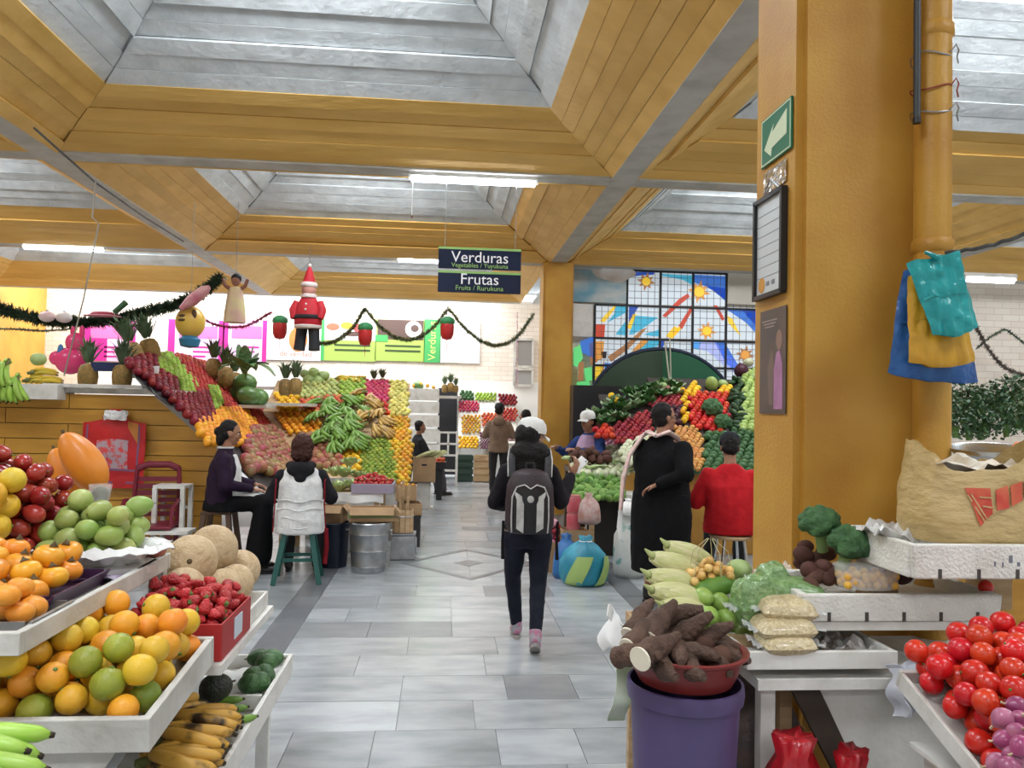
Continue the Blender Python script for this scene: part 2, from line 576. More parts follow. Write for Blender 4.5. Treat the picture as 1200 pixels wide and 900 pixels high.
# grey window openings beside the middle column, with a pale sill
def window_box(name, x0, x1, z0, z1, m):
    g = G().box(((x0 + x1) / 2, WALL_Y - 0.03, (z0 + z1) / 2), (x1 - x0, 0.04, z1 - z0))
    o = struct(g.build(name, m))
    f = G()
    for xx in (x0, x1):
        f.box((xx, WALL_Y - 0.05, (z0 + z1) / 2), (0.06, 0.08, z1 - z0))
    for zz in (z0, z1):
        f.box(((x0 + x1) / 2, WALL_Y - 0.05, zz), (x1 - x0, 0.08, 0.06))
    f.build('window_frame', M_WHITE2, o)
    return o
pa, pb = P(603, 413, WALL_Y), P(636, 413, WALL_Y)
window_box('window_1', pa.x, pb.x - 0.25, P(615, 430, WALL_Y).z, P(615, 398, WALL_Y).z, mat('grey_shutter', (0.28, 0.27, 0.26), 0.6))
window_box('window_2', pa.x, pb.x - 0.25, P(615, 452, WALL_Y).z, P(615, 433, WALL_Y).z, mat('grey_shutter2', (0.33, 0.33, 0.32), 0.6))
# dark doorway in the back wall
dl, dr_ = P(513, 500, WALL_Y), P(535, 500, WALL_Y)
struct(G().box(((dl.x + dr_.x) / 2, WALL_Y - 0.03, 1.05), (dr_.x - dl.x, 0.05, 2.1)).build('door_1', mat('door_dark', (0.012, 0.012, 0.015), 0.6)))

# ---- columns
def column(x0, x1, y0, y1, name='column'):
    c = 0.035
    poly = [(x0 + c, y0), (x1 - c, y0), (x1 - c, y0 + c), (x1, y0 + c), (x1, y1 - c), (x1 - c, y1 - c), (x1 - c, y1), (x0 + c, y1), (x0 + c, y1 - c), (x0, y1 - c), (x0, y0 + c), (x0 + c, y0 + c)]
    return struct(G().prism(poly, 0.0, SOF, 'z').build(name, M_COL))
column(1.47, 2.03, 3.15, 3.63)
column(1.52, 2.00, 12.11, 12.59)

# ================================================================ PEOPLE
def remesh(g, voxel, smooth=4, bumpy=0.0, bs=9.0):
    """One continuous surface from overlapping blobs."""
    me = bpy.data.meshes.new('tmp')
    me.from_pydata(g.v, [], g.f)
    ob = bpy.data.objects.new('tmp', me)
    COL.objects.link(ob)
    md = ob.modifiers.new('r', 'REMESH'); md.mode = 'VOXEL'; md.voxel_size = voxel
    sm = ob.modifiers.new('s', 'SMOOTH'); sm.factor = 0.5; sm.iterations = smooth
    bpy.context.view_layer.update()
    out = bpy.data.meshes.new_from_object(ob.evaluated_get(bpy.context.evaluated_depsgraph_get()))
    bpy.data.objects.remove(ob, do_unlink=True)
    bpy.data.meshes.remove(me)
    if bumpy:
        n = len(out.vertices)
        co = np.empty(n * 3); nr = np.empty(n * 3)
        out.vertices.foreach_get('co', co); out.vertices.foreach_get('normal', nr)
        co = co.reshape(-1, 3); nr = nr.reshape(-1, 3)
        d = np.array([noise.noise(p * bs) + 0.5 * noise.noise(p * bs * 2.3) for p in map(Vector, co)])
        out.vertices.foreach_set('co', (co + nr * (d * bumpy)[:, None]).ravel())
        out.update()
    out.polygons.foreach_set('use_smooth', [True] * len(out.polygons))
    return out

def rm_part(name, g, voxel, material, parent, smooth=4, bumpy=0.0, bs=9.0):
    me = remesh(g, voxel, smooth, bumpy, bs)
    me.materials.clear(); me.materials.append(material)
    o = bpy.data.objects.new(name, me)
    COL.objects.link(o); o.parent = parent
    return o

def limb(g, a, b, ra, rb, seg=12):
    a, b = Vector(a), Vector(b)
    g.tube([a + (b - a) * t for t in (0, .25, .5, .75, 1)], [ra + (rb - ra) * t for t in (0, .25, .5, .75, 1)], seg)
    g.ball(a, ra, 12, 8); g.ball(b, rb, 12, 8)

def loft(g, secs, seg=18):
    """secs: list of (centre, rx, ry) horizontal ellipses."""
    vs_, fs_ = [], []
    for (c, rx, ry) in secs:
        for k in range(seg):
            a = 2 * PI * k / seg
            vs_.append((c[0] + rx * math.cos(a), c[1] + ry * math.sin(a), c[2]))
    for i in range(len(secs) - 1):
        for k in range(seg):
            k2 = (k + 1) % seg
            fs_.append((i * seg + k, i * seg + k2, (i + 1) * seg + k2, (i + 1) * seg + k))
    fs_.append(tuple(range(seg))[::-1]); fs_.append(tuple((len(secs) - 1) * seg + k for k in range(seg)))
    g._add(vs_, fs_)

def hand(g, w, d, n, side, curl=0.6, s=1.0):
    """Palm, four fingers of different length and a thumb at the side of the palm; w wrist, d direction, n palm normal."""
    d = Vector(d).normalized(); n = Vector(n); n = (n - d * n.dot(d)).normalized()
    t = d.cross(n) * side
    w = Vector(w)
    pc = w + d * 0.05 * s
    M = Matrix((t, n, d)).transposed().to_4x4()
    k = len(g.v)
    g.ball((0, 0, 0), (0.040 * s, 0.016 * s, 0.052 * s), 12, 8)
    g.v[k:] = [tuple(pc + M.to_3x3() @ Vector(p)) for p in g.v[k:]]
    for i, ln in enumerate((0.072, 0.080, 0.074, 0.058)):
        b = pc + d * 0.042 * s + t * (0.030 - 0.020 * i) * s
        a1 = curl * 0.7
        p = [b]
        ang = a1 * 0.5
        for f in (0.45, 0.32, 0.23):
            p.append(p[-1] + (d * math.cos(ang) + n * math.sin(ang)) * ln * f * s)
            ang += a1
        g.tube(p, [0.0095 * s, 0.009 * s, 0.0082 * s, 0.006 * s], 7)
        g.ball(p[-1], 0.0065 * s, 7, 5)
    b = pc - d * 0.02 * s + t * 0.030 * s
    q = b + (t * 0.75 + d * 0.65).normalized() * 0.035 * s + n * 0.008 * s
    r_ = q + (t * 0.25 + d * 0.9 + n * 0.4 * curl).normalized() * 0.030 * s
    g.tube([b, q, r_], [0.013 * s, 0.010 * s, 0.007 * s], 7); g.ball(r_, 0.0075 * s, 7, 5)

HAIR = mat('hair_black', (0.008, 0.006, 0.006), 0.65, bump=0.6, bscale=60, spec=0.25)
HAIRB = mat('hair_reddish', (0.045, 0.014, 0.010), 0.65, bump=0.6, bscale=60, spec=0.25)
def skin_mat(k=0):
    c = [(0.34, 0.165, 0.095), (0.28, 0.13, 0.075), (0.40, 0.21, 0.13)][k]
    return mat('skin_%d' % k, c, 0.5, (c[0] * .85, c[1] * .78, c[2] * .75), 14, 0.4, sss=0.08)

def head(root, hg, c, yaw=0.0, pitch=0.0, face=True, s=1.0):
    """Adds the head to the skin blobs; eyes, brows and mouth become parts."""
    M = Matrix.Translation(c) @ Matrix.Rotation(yaw, 4, 'Z') @ Matrix.Rotation(pitch, 4, 'X') @ Matrix.Scale(s, 4)
    hg.T = M
    hg.ball((0, -0.008, 0.02), (0.074, 0.092, 0.098), 18, 12)
    hg.ball((0, 0.022, -0.052), (0.056, 0.062, 0.062), 14, 9)
    hg.ball((0, 0.062, -0.092), (0.026, 0.022, 0.018), 10, 6)
    hg.ball((0, 0.072, 0.022), (0.050, 0.016, 0.014), 10, 6)
    for sd in (-1, 1):
        hg.ball((sd * 0.040, 0.060, -0.030), (0.020, 0.020, 0.018), 8, 6)
        hg.ball((sd * 0.076, -0.008, -0.012), (0.010, 0.018, 0.030), 8, 7, rot=(0.25, 0, 0))
    hg.tube([(0, 0.082, 0.012), (0, 0.098, -0.012), (0, 0.104, -0.026), (0, 0.088, -0.036)], [0.009, 0.011, 0.014, 0.010], 8)
    hg.ball((0, 0.080, -0.062), (0.022, 0.010, 0.008), 8, 5)
    hg.T = Matrix.Identity(4)
    if face:
        for sd in (-1, 1):
            e = G(); e.T = M
            e.ball((sd * 0.031, 0.071, 0.000), (0.0145, 0.010, 0.008), 10, 6)
            e.cm = 1
            e.ball((sd * 0.031, 0.0795, 0.000), (0.006, 0.004, 0.006), 8, 5)
            e.build('eye', [mat('eye_white', (0.75, 0.72, 0.68), 0.3), mat('eye_dark', (0.02, 0.012, 0.01), 0.2)], root, True)
            b = G(); b.T = M
            b.tube([(sd * 0.014, 0.086, 0.018), (sd * 0.032, 0.084, 0.025), (sd * 0.050, 0.068, 0.018)], [0.003, 0.004, 0.002], 6)
            b.build('eyebrow', HAIR, root, True)
        m = G(); m.T = M
        m.tube([(-0.022, 0.078, -0.062), (-0.008, 0.0895, -0.060), (0.008, 0.0895, -0.060), (0.022, 0.078, -0.062)], [0.002, 0.0055, 0.0055, 0.002], 7)
        m.build('mouth', mat('lips', (0.30, 0.09, 0.07), 0.45), root, True)
    return M

def shoe(root, ank, d, m, sole, pitch=0.0, name='shoe', s=1.0):
    M = Matrix.Translation(ank) @ Matrix.Rotation(math.atan2(-d[0], d[1]), 4, 'Z') @ Matrix.Rotation(pitch, 4, 'X') @ Matrix.Scale(s, 4)
    g = G(); g.T = M
    g.ball((0, 0.0, -0.035), (0.040, 0.055, 0.038)); g.ball((0, 0.085, -0.045), (0.043, 0.085, 0.028)); g.tube([(0, -.005, -.03), (0, -.005, .035)], [0.042, 0.043], 12)
    o = rm_part(name, g, 0.008, m, root, 3)
    s_ = G(); s_.T = M
    s_.prism([(0.036 * math.cos(a) * (1 + .12 * math.sin(a)), 0.05 + 0.125 * math.sin(a)) for a in [2 * PI * k / 16 for k in range(16)]], -0.085, -0.062, 'z')
    s_.build('sole', sole, o)
    return o

def cloth(name, c, c2=None, bump=0.3, rough=0.85):
    return mat(name, c, rough, c2 or tuple(x * 0.75 for x in c), 10, 0.4, bump, 26, spec=0.2)

def arm_path(sh, el, wr):
    return Vector(sh), Vector(el), Vector(wr)

# ---- woman walking away: white cap, black jacket, backpack, phone in hand
def walking_woman():
    root = thing('person', 'person walking away along the aisle in black jacket, jeans and white cap', 'person', (0.60, 5.38, 0), R(-4))
    sk = skin_mat(0)
    hp, sh = 0.80, 1.235
    Lh, Rh = Vector((-0.085, 0.0, hp)), Vector((0.085, 0.0, hp))
    Lk, La = Vector((-0.095, 0.13, 0.445)), Vector((-0.060, 0.21, 0.085))
    Rk, Ra = Vector((0.075, -0.02, 0.435)), Vector((0.055, -0.20, 0.13))
    ls, rs = Vector((-0.150, 0, sh - .045)), Vector((0.150, 0, sh - .045))
    le, lw = Vector((-0.235, -0.02, 0.98)), Vector((-0.16, 0.20, 0.93))
    re, rw = Vector((0.225, 0.03, 0.985)), Vector((0.310, 0.20, 1.15))
    hg = G()
    M = head(root, hg, (0.01, 0.045, 1.405), yaw=R(-38), face=True, s=1.10)
    hg.tube([(0, 0.01, 1.22), (0.005, 0.025, 1.34)], [0.052, 0.046], 12)
    loft(hg, [((0, 0, .78), .13, .095), ((0, 0, .95), .115, .08), ((0, 0, 1.1), .125, .085), ((0, 0, 1.22), .15, .075), ((0, 0, 1.25), .08, .06)])
    for a, b, c in ((ls, le, lw), (rs, re, rw)):
        limb(hg, a, b, .045, .036); limb(hg, b, c, .036, .026)
    for a, b, c in ((Lh, Lk, La), (Rh, Rk, Ra)):
        limb(hg, a, b, .075, .05); limb(hg, b, c, .048, .033)
    hand(hg, rw, (0.35, 0.15, 0.75), (-0.6, 0.5, 0), 1, 1.0)
    hand(hg, lw, (0.5, 0.9, -0.1), (0.4, -0.3, -0.8), -1, 0.9)
    rm_part('body', hg, 0.0065, sk, root, 2)
    j = G()
    loft(j, [((0, 0.0, .79), .165, .125), ((0, 0, .90), .155, .115), ((0, 0, 1.05), .165, .12), ((0, 0, 1.17), .18, .115), ((0, -.005, 1.25), .15, .085), ((0, 0, 1.285), .075, .07)])
    for a, b, c in ((ls, le, lw), (rs, re, rw)):
        limb(j, a, b, .062, .054); limb(j, b, c + (b - c) * .06, .054, .042)
    rm_part('jacket', j, 0.014, mat('jacket_black', (0.010, 0.008, 0.011), 0.8, spec=0.2, bump=0.35, bscale=18), root, 3, 0.006, 12)
    t = G()
    loft(t, [((0, 0, .83), .15, .11), ((0, 0, .74), .155, .115), ((0, 0, .68), .14, .1)])
    for a, b, c in ((Lh, Lk, La), (Rh, Rk, Ra)):
        limb(t, a - Vector((0, 0, .06)), b, .088, .060); limb(t, b, c + (b - c) * .03, .060, .043)
    rm_part('trousers', t, 0.012, mat('jeans_navy', (0.008, 0.010, 0.02), 0.75, (0.013, 0.016, 0.03), 14, 0.4, 0.25, 40, spec=0.2), root, 3, 0.004, 16)
    pk = mat('sneaker_pink', (0.42, 0.14, 0.24), 0.6, (0.30, 0.30, 0.33), 18, 0.5, sharp=(0.45, 0.55))
    so = mat('sneaker_sole', (0.30, 0.28, 0.27), 0.8)
    shoe(root, La, (-0.05, 1), pk, so, 0.0)
    shoe(root, Ra, (0.05, 1), pk, so, -0.5)
    h = G(); h.T = M
    h.ball((0, -0.035, 0.03), (0.083, 0.085, 0.095)); h.ball((0, -0.065, -0.06), (0.085, 0.062, 0.09))
    h.T = Matrix.Identity(4)
    h.ball((-0.045, -0.05, 1.30), (0.105, 0.065, 0.10)); h.ball((0.06, -0.05, 1.30), (0.095, 0.065, 0.10)); h.ball((0, -0.07, 1.23), (0.125, 0.055, 0.075))
    rm_part('hair', h, 0.012, HAIR, root, 3, 0.008, 22)
    c = G(); c.T = M @ Matrix.Rotation(R(-6), 4, 'X')
    c.lathe([(0.092, 0.045), (0.096, 0.07), (0.090, 0.105), (0.068, 0.135), (0.030, 0.148), (0.0001, 0.150)], 20, sx=0.95, sy=1.08)
    cap = c.build('cap', cloth('cap_white', (0.78, 0.78, 0.76), (0.62, 0.62, 0.60)), root, 60)
    b = G(); b.T = M @ Matrix.Rotation(R(-6), 4, 'X')
    b.grid(lambda u, v: ((u - .5) * 0.155, 0.088 + 0.085 * v * (1 - (2 * u - 1) ** 2 * 0.6) - 0.03 * (2 * u - 1) ** 2, 0.052 - 0.02 * v - 0.03 * (2 * u - 1) ** 2), 10, 4, 0.006)
    b.build('brim', MATS['cap_white'], cap, True)
    bt = G(); bt.T = M @ Matrix.Rotation(R(-6), 4, 'X'); bt.ball((0, 0, .151), .008, 8, 5)
    bt.build('button', MATS['cap_white'], cap, True)
    # belt ends of the jacket
    for x0 in (-0.17, 0.20):
        s_ = G(); s_.tube([(x0, -.05, .86), (x0 - .005, -.06, .72), (x0, -.05, .60)], [.010, .009, .012], 6, 0.4)
        s_.build('drawstring', MATS['jacket_black'], root, True)
    return root
W1 = walking_woman()

def backpack():
    r_ = thing('backpack', 'dark backpack with silver stripes worn on the walking person', 'backpack', W1.location, R(-4))
    g = G()
    loft(g, [((0, -.20, .80), .14, .070), ((0, -.21, .86), .165, .095), ((0, -.21, 1.0), .165, .105), ((0, -.20, 1.12), .155, .10), ((0, -.185, 1.20), .12, .08), ((0, -.17, 1.225), .06, .05)], 20)
    rm_part('pack_body', g, 0.014, mat('pack_plum', (0.030, 0.015, 0.020), 0.6, (0.02, 0.012, 0.016), 12, 0.4, 0.2, 30), r_, 4)
    def shell_y(x, z):
        ry = np.interp(z, [.80, .86, 1.0, 1.12, 1.20], [.070, .095, .105, .10, .08]); rx = np.interp(z, [.80, .86, 1.0, 1.12, 1.20], [.14, .165, .165, .155, .12])
        cy = np.interp(z, [.80, .86, 1.0, 1.12, 1.2], [-.20, -.21, -.21, -.20, -.185])
        return cy - ry * math.sqrt(max(0.02, 1 - (x / rx) ** 2)) - 0.004
    pn = G(); pn.grid(lambda u, v: ((u - .5) * .21, shell_y((u - .5) * .21, .815 + .29 * v) - 0.012, .815 + .29 * v), 10, 10, 0.02)
    pn.build('front_pocket', mat('pack_black', (0.012, 0.012, 0.014), 0.5), r_, True)
    for sd in (-1, 1):
        st = G(); st.grid(lambda u, v: (sd * (.042 + .045 * u + (.012 * v if v > .8 else 0)), shell_y(sd * (.042 + .045 * u), .82 + .235 * v + .03 * u) - 0.020, .82 + .235 * v + .03 * u), 4, 10, 0.008)
        st.build('silver_stripe', mat('pack_silver', (0.62, 0.62, 0.60), 0.4, (0.40, 0.40, 0.40), 20, 0.4), r_, True)
    pts = [(x, shell_y(x, z) - .016, z) for x, z in [(-.118, .815), (-.122, .92), (-.118, 1.05), (-.09, 1.115), (-.04, 1.13), (0, 1.105), (.04, 1.13), (.09, 1.115), (.118, 1.05), (.122, .92), (.118, .815)]]
    pp = G(); pp.tube(pts, .005, 6); pp.build('piping', MATS['pack_silver'], r_, True)
    lg = G(); lg.lathe([(.022, 0), (.022, .012), (.001, .014)], 14, M=Matrix.Translation((0, shell_y(0, 1.04) - .014, 1.04)) @ Matrix.Rotation(PI / 2, 4, 'X')); lg.build('badge', MATS['pack_silver'], r_, True)
    for sd in (-1, 1):
        s_ = G(); s_.tube([(sd * .12, -.155, 1.17), (sd * .125, -.12, 1.28), (sd * .115, -.04, 1.345), (sd * .115, .06, 1.315), (sd * .125, .145, 1.22), (sd * .14, .16, 1.08), (sd * .15, .10, .95)], .024, 8, 0.35)
        s_.build('shoulder_strap', mat('strap_grey', (0.035, 0.033, 0.04), 0.7, (0.02, 0.02, 0.022), 30, 0.5), r_, True)
        e = G(); e.tube([(sd * .144, -.15, 1.17), (sd * .150, -.12, 1.285), (sd * .140, -.04, 1.352), (sd * .140, .06, 1.32)], .005, 6)
        e.build('strap_edging', MATS['pack_silver'], r_, True)
    hl = G(); hl.tube([(-.03, -.16, 1.21), (-.025, -.15, 1.26), (.025, -.15, 1.26), (.03, -.16, 1.21)], .009, 6); hl.build('grab_loop', MATS['pack_black'], r_, True)
backpack()
ph = thing('phone', 'white phone held up in the walking person\'s hand', 'phone', W1.matrix_basis @ Vector((0.360, 0.245, 1.215)), 0, rot=(R(-25), R(38), R(-20)))
G().box((0, 0, 0.02), (0.066, 0.009, 0.125)).build('case', mat('phone_white', (0.80, 0.80, 0.80), 0.3), ph, bevel=0.004)
G().box((0, 0.0055, 0.02), (0.058, 0.002, 0.11)).build('screen', M_BLACK, ph)
G().ball((0.02, -0.0045, 0.07), (0.006, 0.003, 0.006), 8, 5).build('camera_lens', M_BLACK, ph, True)

# ---- generic standing / seated figures
def figure(label, loc, rz, z0, seated, top, bottom, hair, arms, headyaw=0, headpitch=0, s=1.0, stout=1.0, skirt=False, face=True,
           skin=0, shoe_m=None, voxel=0.012, short_sleeve=False, lean=0.0, long_top=0.0, kneespread=0.13, hairfn=None, topname='top', botname='trousers', foot_z=None):
    """z0 is seat height for seated figures. Local axes: x right, y forward."""
    root = thing('person', label, 'person', loc, rz)
    root.scale = (s, s, s)
    sk = skin_mat(skin)
    w = stout
    if seated:
        hp = z0 + 0.09
        L = [(Vector((-0.09, 0, hp)), Vector((-kneespread, 0.40, hp - 0.02)), Vector((-kneespread, 0.40 + (0.06 if foot_z is None else -0.05), (foot_z or 0) + 0.085))),
             (Vector((0.09, 0, hp)), Vector((kneespread, 0.40, hp - 0.02)), Vector((kneespread, 0.43 + (0.06 if foot_z is None else -0.05), (foot_z or 0) + 0.085)))]
    else:
        hp = 0.84
        L = [(Vector((-0.09, 0, hp)), Vector((-0.10, 0.02, 0.46)), Vector((-0.10, -0.01, 0.085))), (Vector((0.09, 0, hp)), Vector((0.10, 0.02, 0.46)), Vector((0.10, -0.01, 0.085)))]
    shz = hp + 0.46
    sy = lean
    sw = 0.150 * (0.35 + 0.65 * w)
    S = [Vector((-sw, sy, shz - 0.065)), Vector((sw, sy, shz - 0.065))]
    A = []
    for k in (0, 1):
        e, wr = arms[k]
        A.append((S[k], Vector(e) + Vector((0, 0, hp)), Vector(wr) + Vector((0, 0, hp))))
    hc = Vector((0, sy + 0.035 + lean * .2, shz + 0.185))
    hg = G()
    M = head(root, hg, hc, headyaw, headpitch, face)
    hg.tube([(0, sy, shz - .02), hc - Vector((0, 0.012, .06))], [.056, .050], 12)
    loft(hg, [((0, 0, hp - .05), .14 * w, .10 * w), ((0, sy * .4, hp + .15), .125 * w, .085 * w), ((0, sy * .8, hp + .35), .145 * w, .085), ((0, sy, shz + .01), .12, .06)])
    for a, b, c in A:
        limb(hg, a, b, .045, .038); limb(hg, b, c, .038, .027)
    for a, b, c in L:
        limb(hg, a, b, .075, .052); limb(hg, b, c, .05, .034)
    for k in (0, 1):
        d = (A[k][2] - A[k][1])
        hand(hg, A[k][2], d, (0.3 * (1 if k == 0 else -1), -0.1, -1) if abs(d.normalized().z) < .8 else (0.9 * (1 if k == 0 else -1), 0, 0), -1 if k == 0 else 1, 0.8)
    rm_part('body', hg, min(voxel, 0.009), sk, root, 2)
    j = G()
    low = hp - (0.085 if seated else 0.10) - long_top
    loft(j, [((0, 0.01, low), .175 * w, .135 * w), ((0, .01, hp + .03), .165 * w, .13 * w), ((0, sy * .4, hp + .18), .155 * w, .125 * w), ((0, sy * .8, hp + .32), .172 * w, .125 * (.5 + .5 * w)), ((0, sy * .9, hp + .39), .165 * (.3 + .7 * w), .11), ((0, sy - .005, shz - .01), .135, .085), ((0, sy, shz + .05), .070, .062)])
    for a, b, c in A:
        limb(j, a, b, .064 * min(w, 1.2), .060 * min(w, 1.2))
        if not short_sleeve:
            limb(j, b, c + (b - c) * .08, .058, .042)
    rm_part(topname, j, voxel, top, root, 3, 0.006, 11)
    t = G()
    if skirt and seated:
        loft(t, [((0, 0.0, hp + .02), .155 * w, .12 * w), ((0, .03, hp - .03), .18 * w, .16 * w), ((0, .05, hp - .09), .19 * w, .18 * w)])
        for a, b, c in L:
            limb(t, a, b, .09, .085); limb(t, b, c + Vector((0, 0, .10)), .09, .12)
        t.box((0, .22, hp - .03), (.24, .36, .14)); t.box((0, .40, hp - .17), (.27, .14, .26))
    elif skirt:
        loft(t, [((0, 0, hp + .05), .165 * w, .13 * w), ((0, 0, hp - .15), .175 * w, .15 * w), ((0, 0, .26), .165 * w, .15 * w)])
    else:
        loft(t, [((0, 0, hp + .02), .145 * w, .11 * w), ((0, 0, hp - .08), .155 * w, .12 * w)])
        for a, b, c in L:
            limb(t, a - Vector((0, 0, .03)), b, .092, .070); limb(t, b, c + (b - c) * .06, .066, .055)
    rm_part(botname, t, voxel, bottom, root, 3, 0.005, 12)
    for a, b, c in L:
        shoe(root, c, (0.0, 1), shoe_m or mat('shoe_black', (0.015, 0.013, 0.012), 0.5), M_BLACK)
    if hair is not None:
        h = G(); h.T = M
        (hairfn or (lambda q: (q.ball((0, -0.028, 0.032), (0.084, 0.088, 0.098)), q.ball((0, -0.045, -0.03), (0.078, 0.062, 0.075)))))(h)
        rm_part('hair', h, 0.009, hair, root, 2, 0.010 if hair is HAIRB else 0.006, 34 if hair is HAIRB else 20)
    root['_'] = 0
    del root['_']
    return root, M, hp, shz

def short_hair(q):
    q.ball((0, -0.022, 0.036), (0.081, 0.090, 0.096)); q.ball((0, -0.040, -0.015), (0.079, 0.060, 0.065))
def bun_hair(q):
    short_hair(q); q.ball((0, -0.11, 0.0), (0.045, 0.045, 0.045)); q.ball((0, -0.075, -0.06), (0.05, 0.05, 0.08))
def full_hair(q):
    q.ball((0, -0.03, 0.03), (0.105, 0.105, 0.115)); q.ball((0, -0.05, -0.05), (0.10, 0.075, 0.09))

def cap_on(root, M, m, brim=True, name='cap'):
    c = G(); c.T = M
    c.lathe([(0.092, 0.035), (0.096, 0.06), (0.090, 0.10), (0.068, 0.130), (0.030, 0.144), (0.0001, 0.147)], 20, sx=0.95, sy=1.08)
    cap = c.build(name, m, root, 60)
    if brim:
        b = G(); b.T = M
        b.grid(lambda u, v: ((u - .5) * 0.155, 0.088 + 0.080 * v * (1 - (2 * u - 1) ** 2 * 0.6) - 0.03 * (2 * u - 1) ** 2, 0.048 - 0.02 * v - 0.02 * (2 * u - 1) ** 2), 10, 4, 0.006)
        b.build('brim', m, cap, True)
    return cap

# woman in purple cardigan on a stool, turned to the right
p = P(258, 600, 7.75)
root, M, hp, shz = figure('seated person in dark purple cardigan and long black skirt with white apron', (p.x, 7.75, 0), R(-80), 0.60, True,
    cloth('cardigan_purple', (0.022, 0.010, 0.028)), mat('skirt_black', (0.006, 0.006, 0.007), 0.9, bump=0.2, bscale=18, spec=0.15), HAIR,
    (((-.24, .06, .18), (-.12, .30, .14)), ((.24, .06, .17), (.13, .29, .12))), headyaw=R(8), headpitch=R(-8), skirt=True, stout=1.18, skin=0, hairfn=bun_hair, topname='cardigan', botname='skirt', foot_z=0.0, lean=0.03)
g = G(); g.grid(lambda u, v: ((u - .5) * .34, .12 + .36 * v, hp + .115 + .02 * math.sin(u * 9) * v - .06 * v * v - .05 * (2 * u - 1) ** 2), 12, 8, 0.008)
g.build('apron', cloth('apron_white', (0.70, 0.70, 0.68), (0.55, 0.55, 0.55)), root, True)
g = G(); loft(g, [((0, .075, hp + .06), .15, .125), ((0, .07, hp + .18), .14, .115), ((0, .085, hp + .32), .12, .095), ((0, .085, shz - .02), .07, .05)], 20)
rm_part('apron_bib', g, .012, MATS['apron_white'], root, 3)
g = G(); g.tube([(.078 * math.cos(t), .03 + .07 * math.sin(t), shz + .045) for t in [2 * PI * k / 16 for k in range(17)]], .009, 8)
g.build('collar', MATS['apron_white'], root, True)

# woman seen from behind in a white quilted vest, on the green stool
p = P(352, 600, 7.40)
root, M, hp, shz = figure('seated person seen from behind in white quilted vest over black hooded sweater', (p.x, 7.40, 0), R(6), 0.47, True,
    cloth('sweater_black', (0.014, 0.013, 0.016)), mat('trousers_dark', (0.012, 0.011, 0.013), 0.85), HAIRB,
    (((-.27, .05, .20), (-.14, .30, .22)), ((.27, .05, .20), (.15, .30, .22))), headpitch=R(-12), stout=1.15, hairfn=full_hair, topname='sweater', face=False)
g = G(); loft(g, [((0, .0, hp - .12), .22, .18), ((0, 0, hp), .225, .185), ((0, 0, hp + .18), .205, .168), ((0, 0, hp + .36), .205, .155), ((0, -.005, shz - .01), .165, .115), ((0, 0, shz + .03), .11, .085)], 24)
vst = rm_part('vest', g, 0.014, cloth('vest_white', (0.74, 0.74, 0.73), (0.60, 0.60, 0.60), 0.4), root, 3, 0.009, 8)
for zz in (-.05, .03, .11, .19):
    g = G(); a0 = zz + hp
    g.tube([(.20 * math.cos(t) * 1.06, .165 * math.sin(t) * 1.08, a0 + .012 * math.sin(5 * t)) for t in [PI + PI * k / 12 for k in range(13)]], .006, 6)
    g.build('quilting_seam', MATS['vest_white'], vst, True)
g = G(); g.ball((0, -.115, shz + .01), (.13, .055, .075), 16, 10); g.ball((-.08, -.06, shz + .045), (.06, .06, .04)); g.ball((.08, -.06, shz + .045), (.06, .06, .04)); g.ball((0, -.14, shz - .06), (.06, .03, .05))
rm_part('hood', g, 0.012, MATS['sweater_black'], root, 3, 0.004, 18)
g = G(); g.tube([(.235, -.02, hp - .08), (.245, .02, hp - .25), (.23, .05, hp - .42)], .02, 8, 0.5)
g.build('red_sash', cloth('sash_red', (0.25, 0.012, 0.02)), root, True)
for sd in (-1, 1):
    g = G(); g.tube([(sd * .225, .02, shz - .06), (sd * .215, -.10, shz - .10), (sd * .22, -.11, hp + .12), (sd * .235, -.06, hp - .10)], .006, 6)
    g.build('red_piping', MATS['sash_red'], root, True)

# stout woman in black standing at the vegetable bank
p = P(773, 690, 6.55)
root, M, hp, shz = figure('standing person all in black with pale pink scarf, one hand behind the waist', (p.x, 6.55, 0), R(-48), 0, False,
    mat('blouse_black', (0.006, 0.006, 0.007), 0.9, bump=0.25, bscale=20, spec=0.15), mat('skirt_black', (0.006, 0.006, 0.007), 0.9, bump=0.2, bscale=18, spec=0.15), HAIR,
    (((-.25, .10, .22), (-.16, .33, .16)), ((.29, -.12, .22), (.10, -.20, .13))), headyaw=R(-25), headpitch=R(4), s=1.06, stout=1.45, skirt=True, hairfn=short_hair, topname='blouse', botname='skirt', long_top=0.06)
g = G(); g.tube([(.02, -.11, shz + .04), (.09, -.05, shz + .075), (.10, .05, shz + .03), (.10, .15, shz - .12), (.11, .17, hp + .1)], [.03, .035, .035, .03, .03], 10, 0.45)
g.tube([(.02, -.11, shz + .04), (-.09, -.06, shz + .07), (-.15, -.06, shz + .03), (-.20, -.16, shz - .12), (-.235, -.19, hp + .15), (-.25, -.20, hp - .10)], [.03, .035, .04, .04, .045, .035], 10, 0.45)
g.build('scarf', mat('scarf_pink', (0.66, 0.42, 0.38), 0.8, (0.75, 0.62, 0.58), 26, 0.5), root, True)
g = G(); g.tube([(-.255, -.19, hp - .08), (-.26, -.2, hp - .25), (-.25, -.2, hp - .34)], [.02, .025, .01], 8, .4)
g.build('apron_tie', MATS['apron_white'], root, True)
g = G(); g.T = M
for sd in (-1, 1):
    g.tube([(sd * .031 + .022 * math.cos(t), .092, .018 * math.sin(t)) for t in [2 * PI * k / 12 for k in range(13)]], .0025, 6)
    g.tube([(sd * .055, .09, 0), (sd * .078, -.01, .0)], .0025, 6)
g.build('eyeglasses', M_BLACK, root, True)

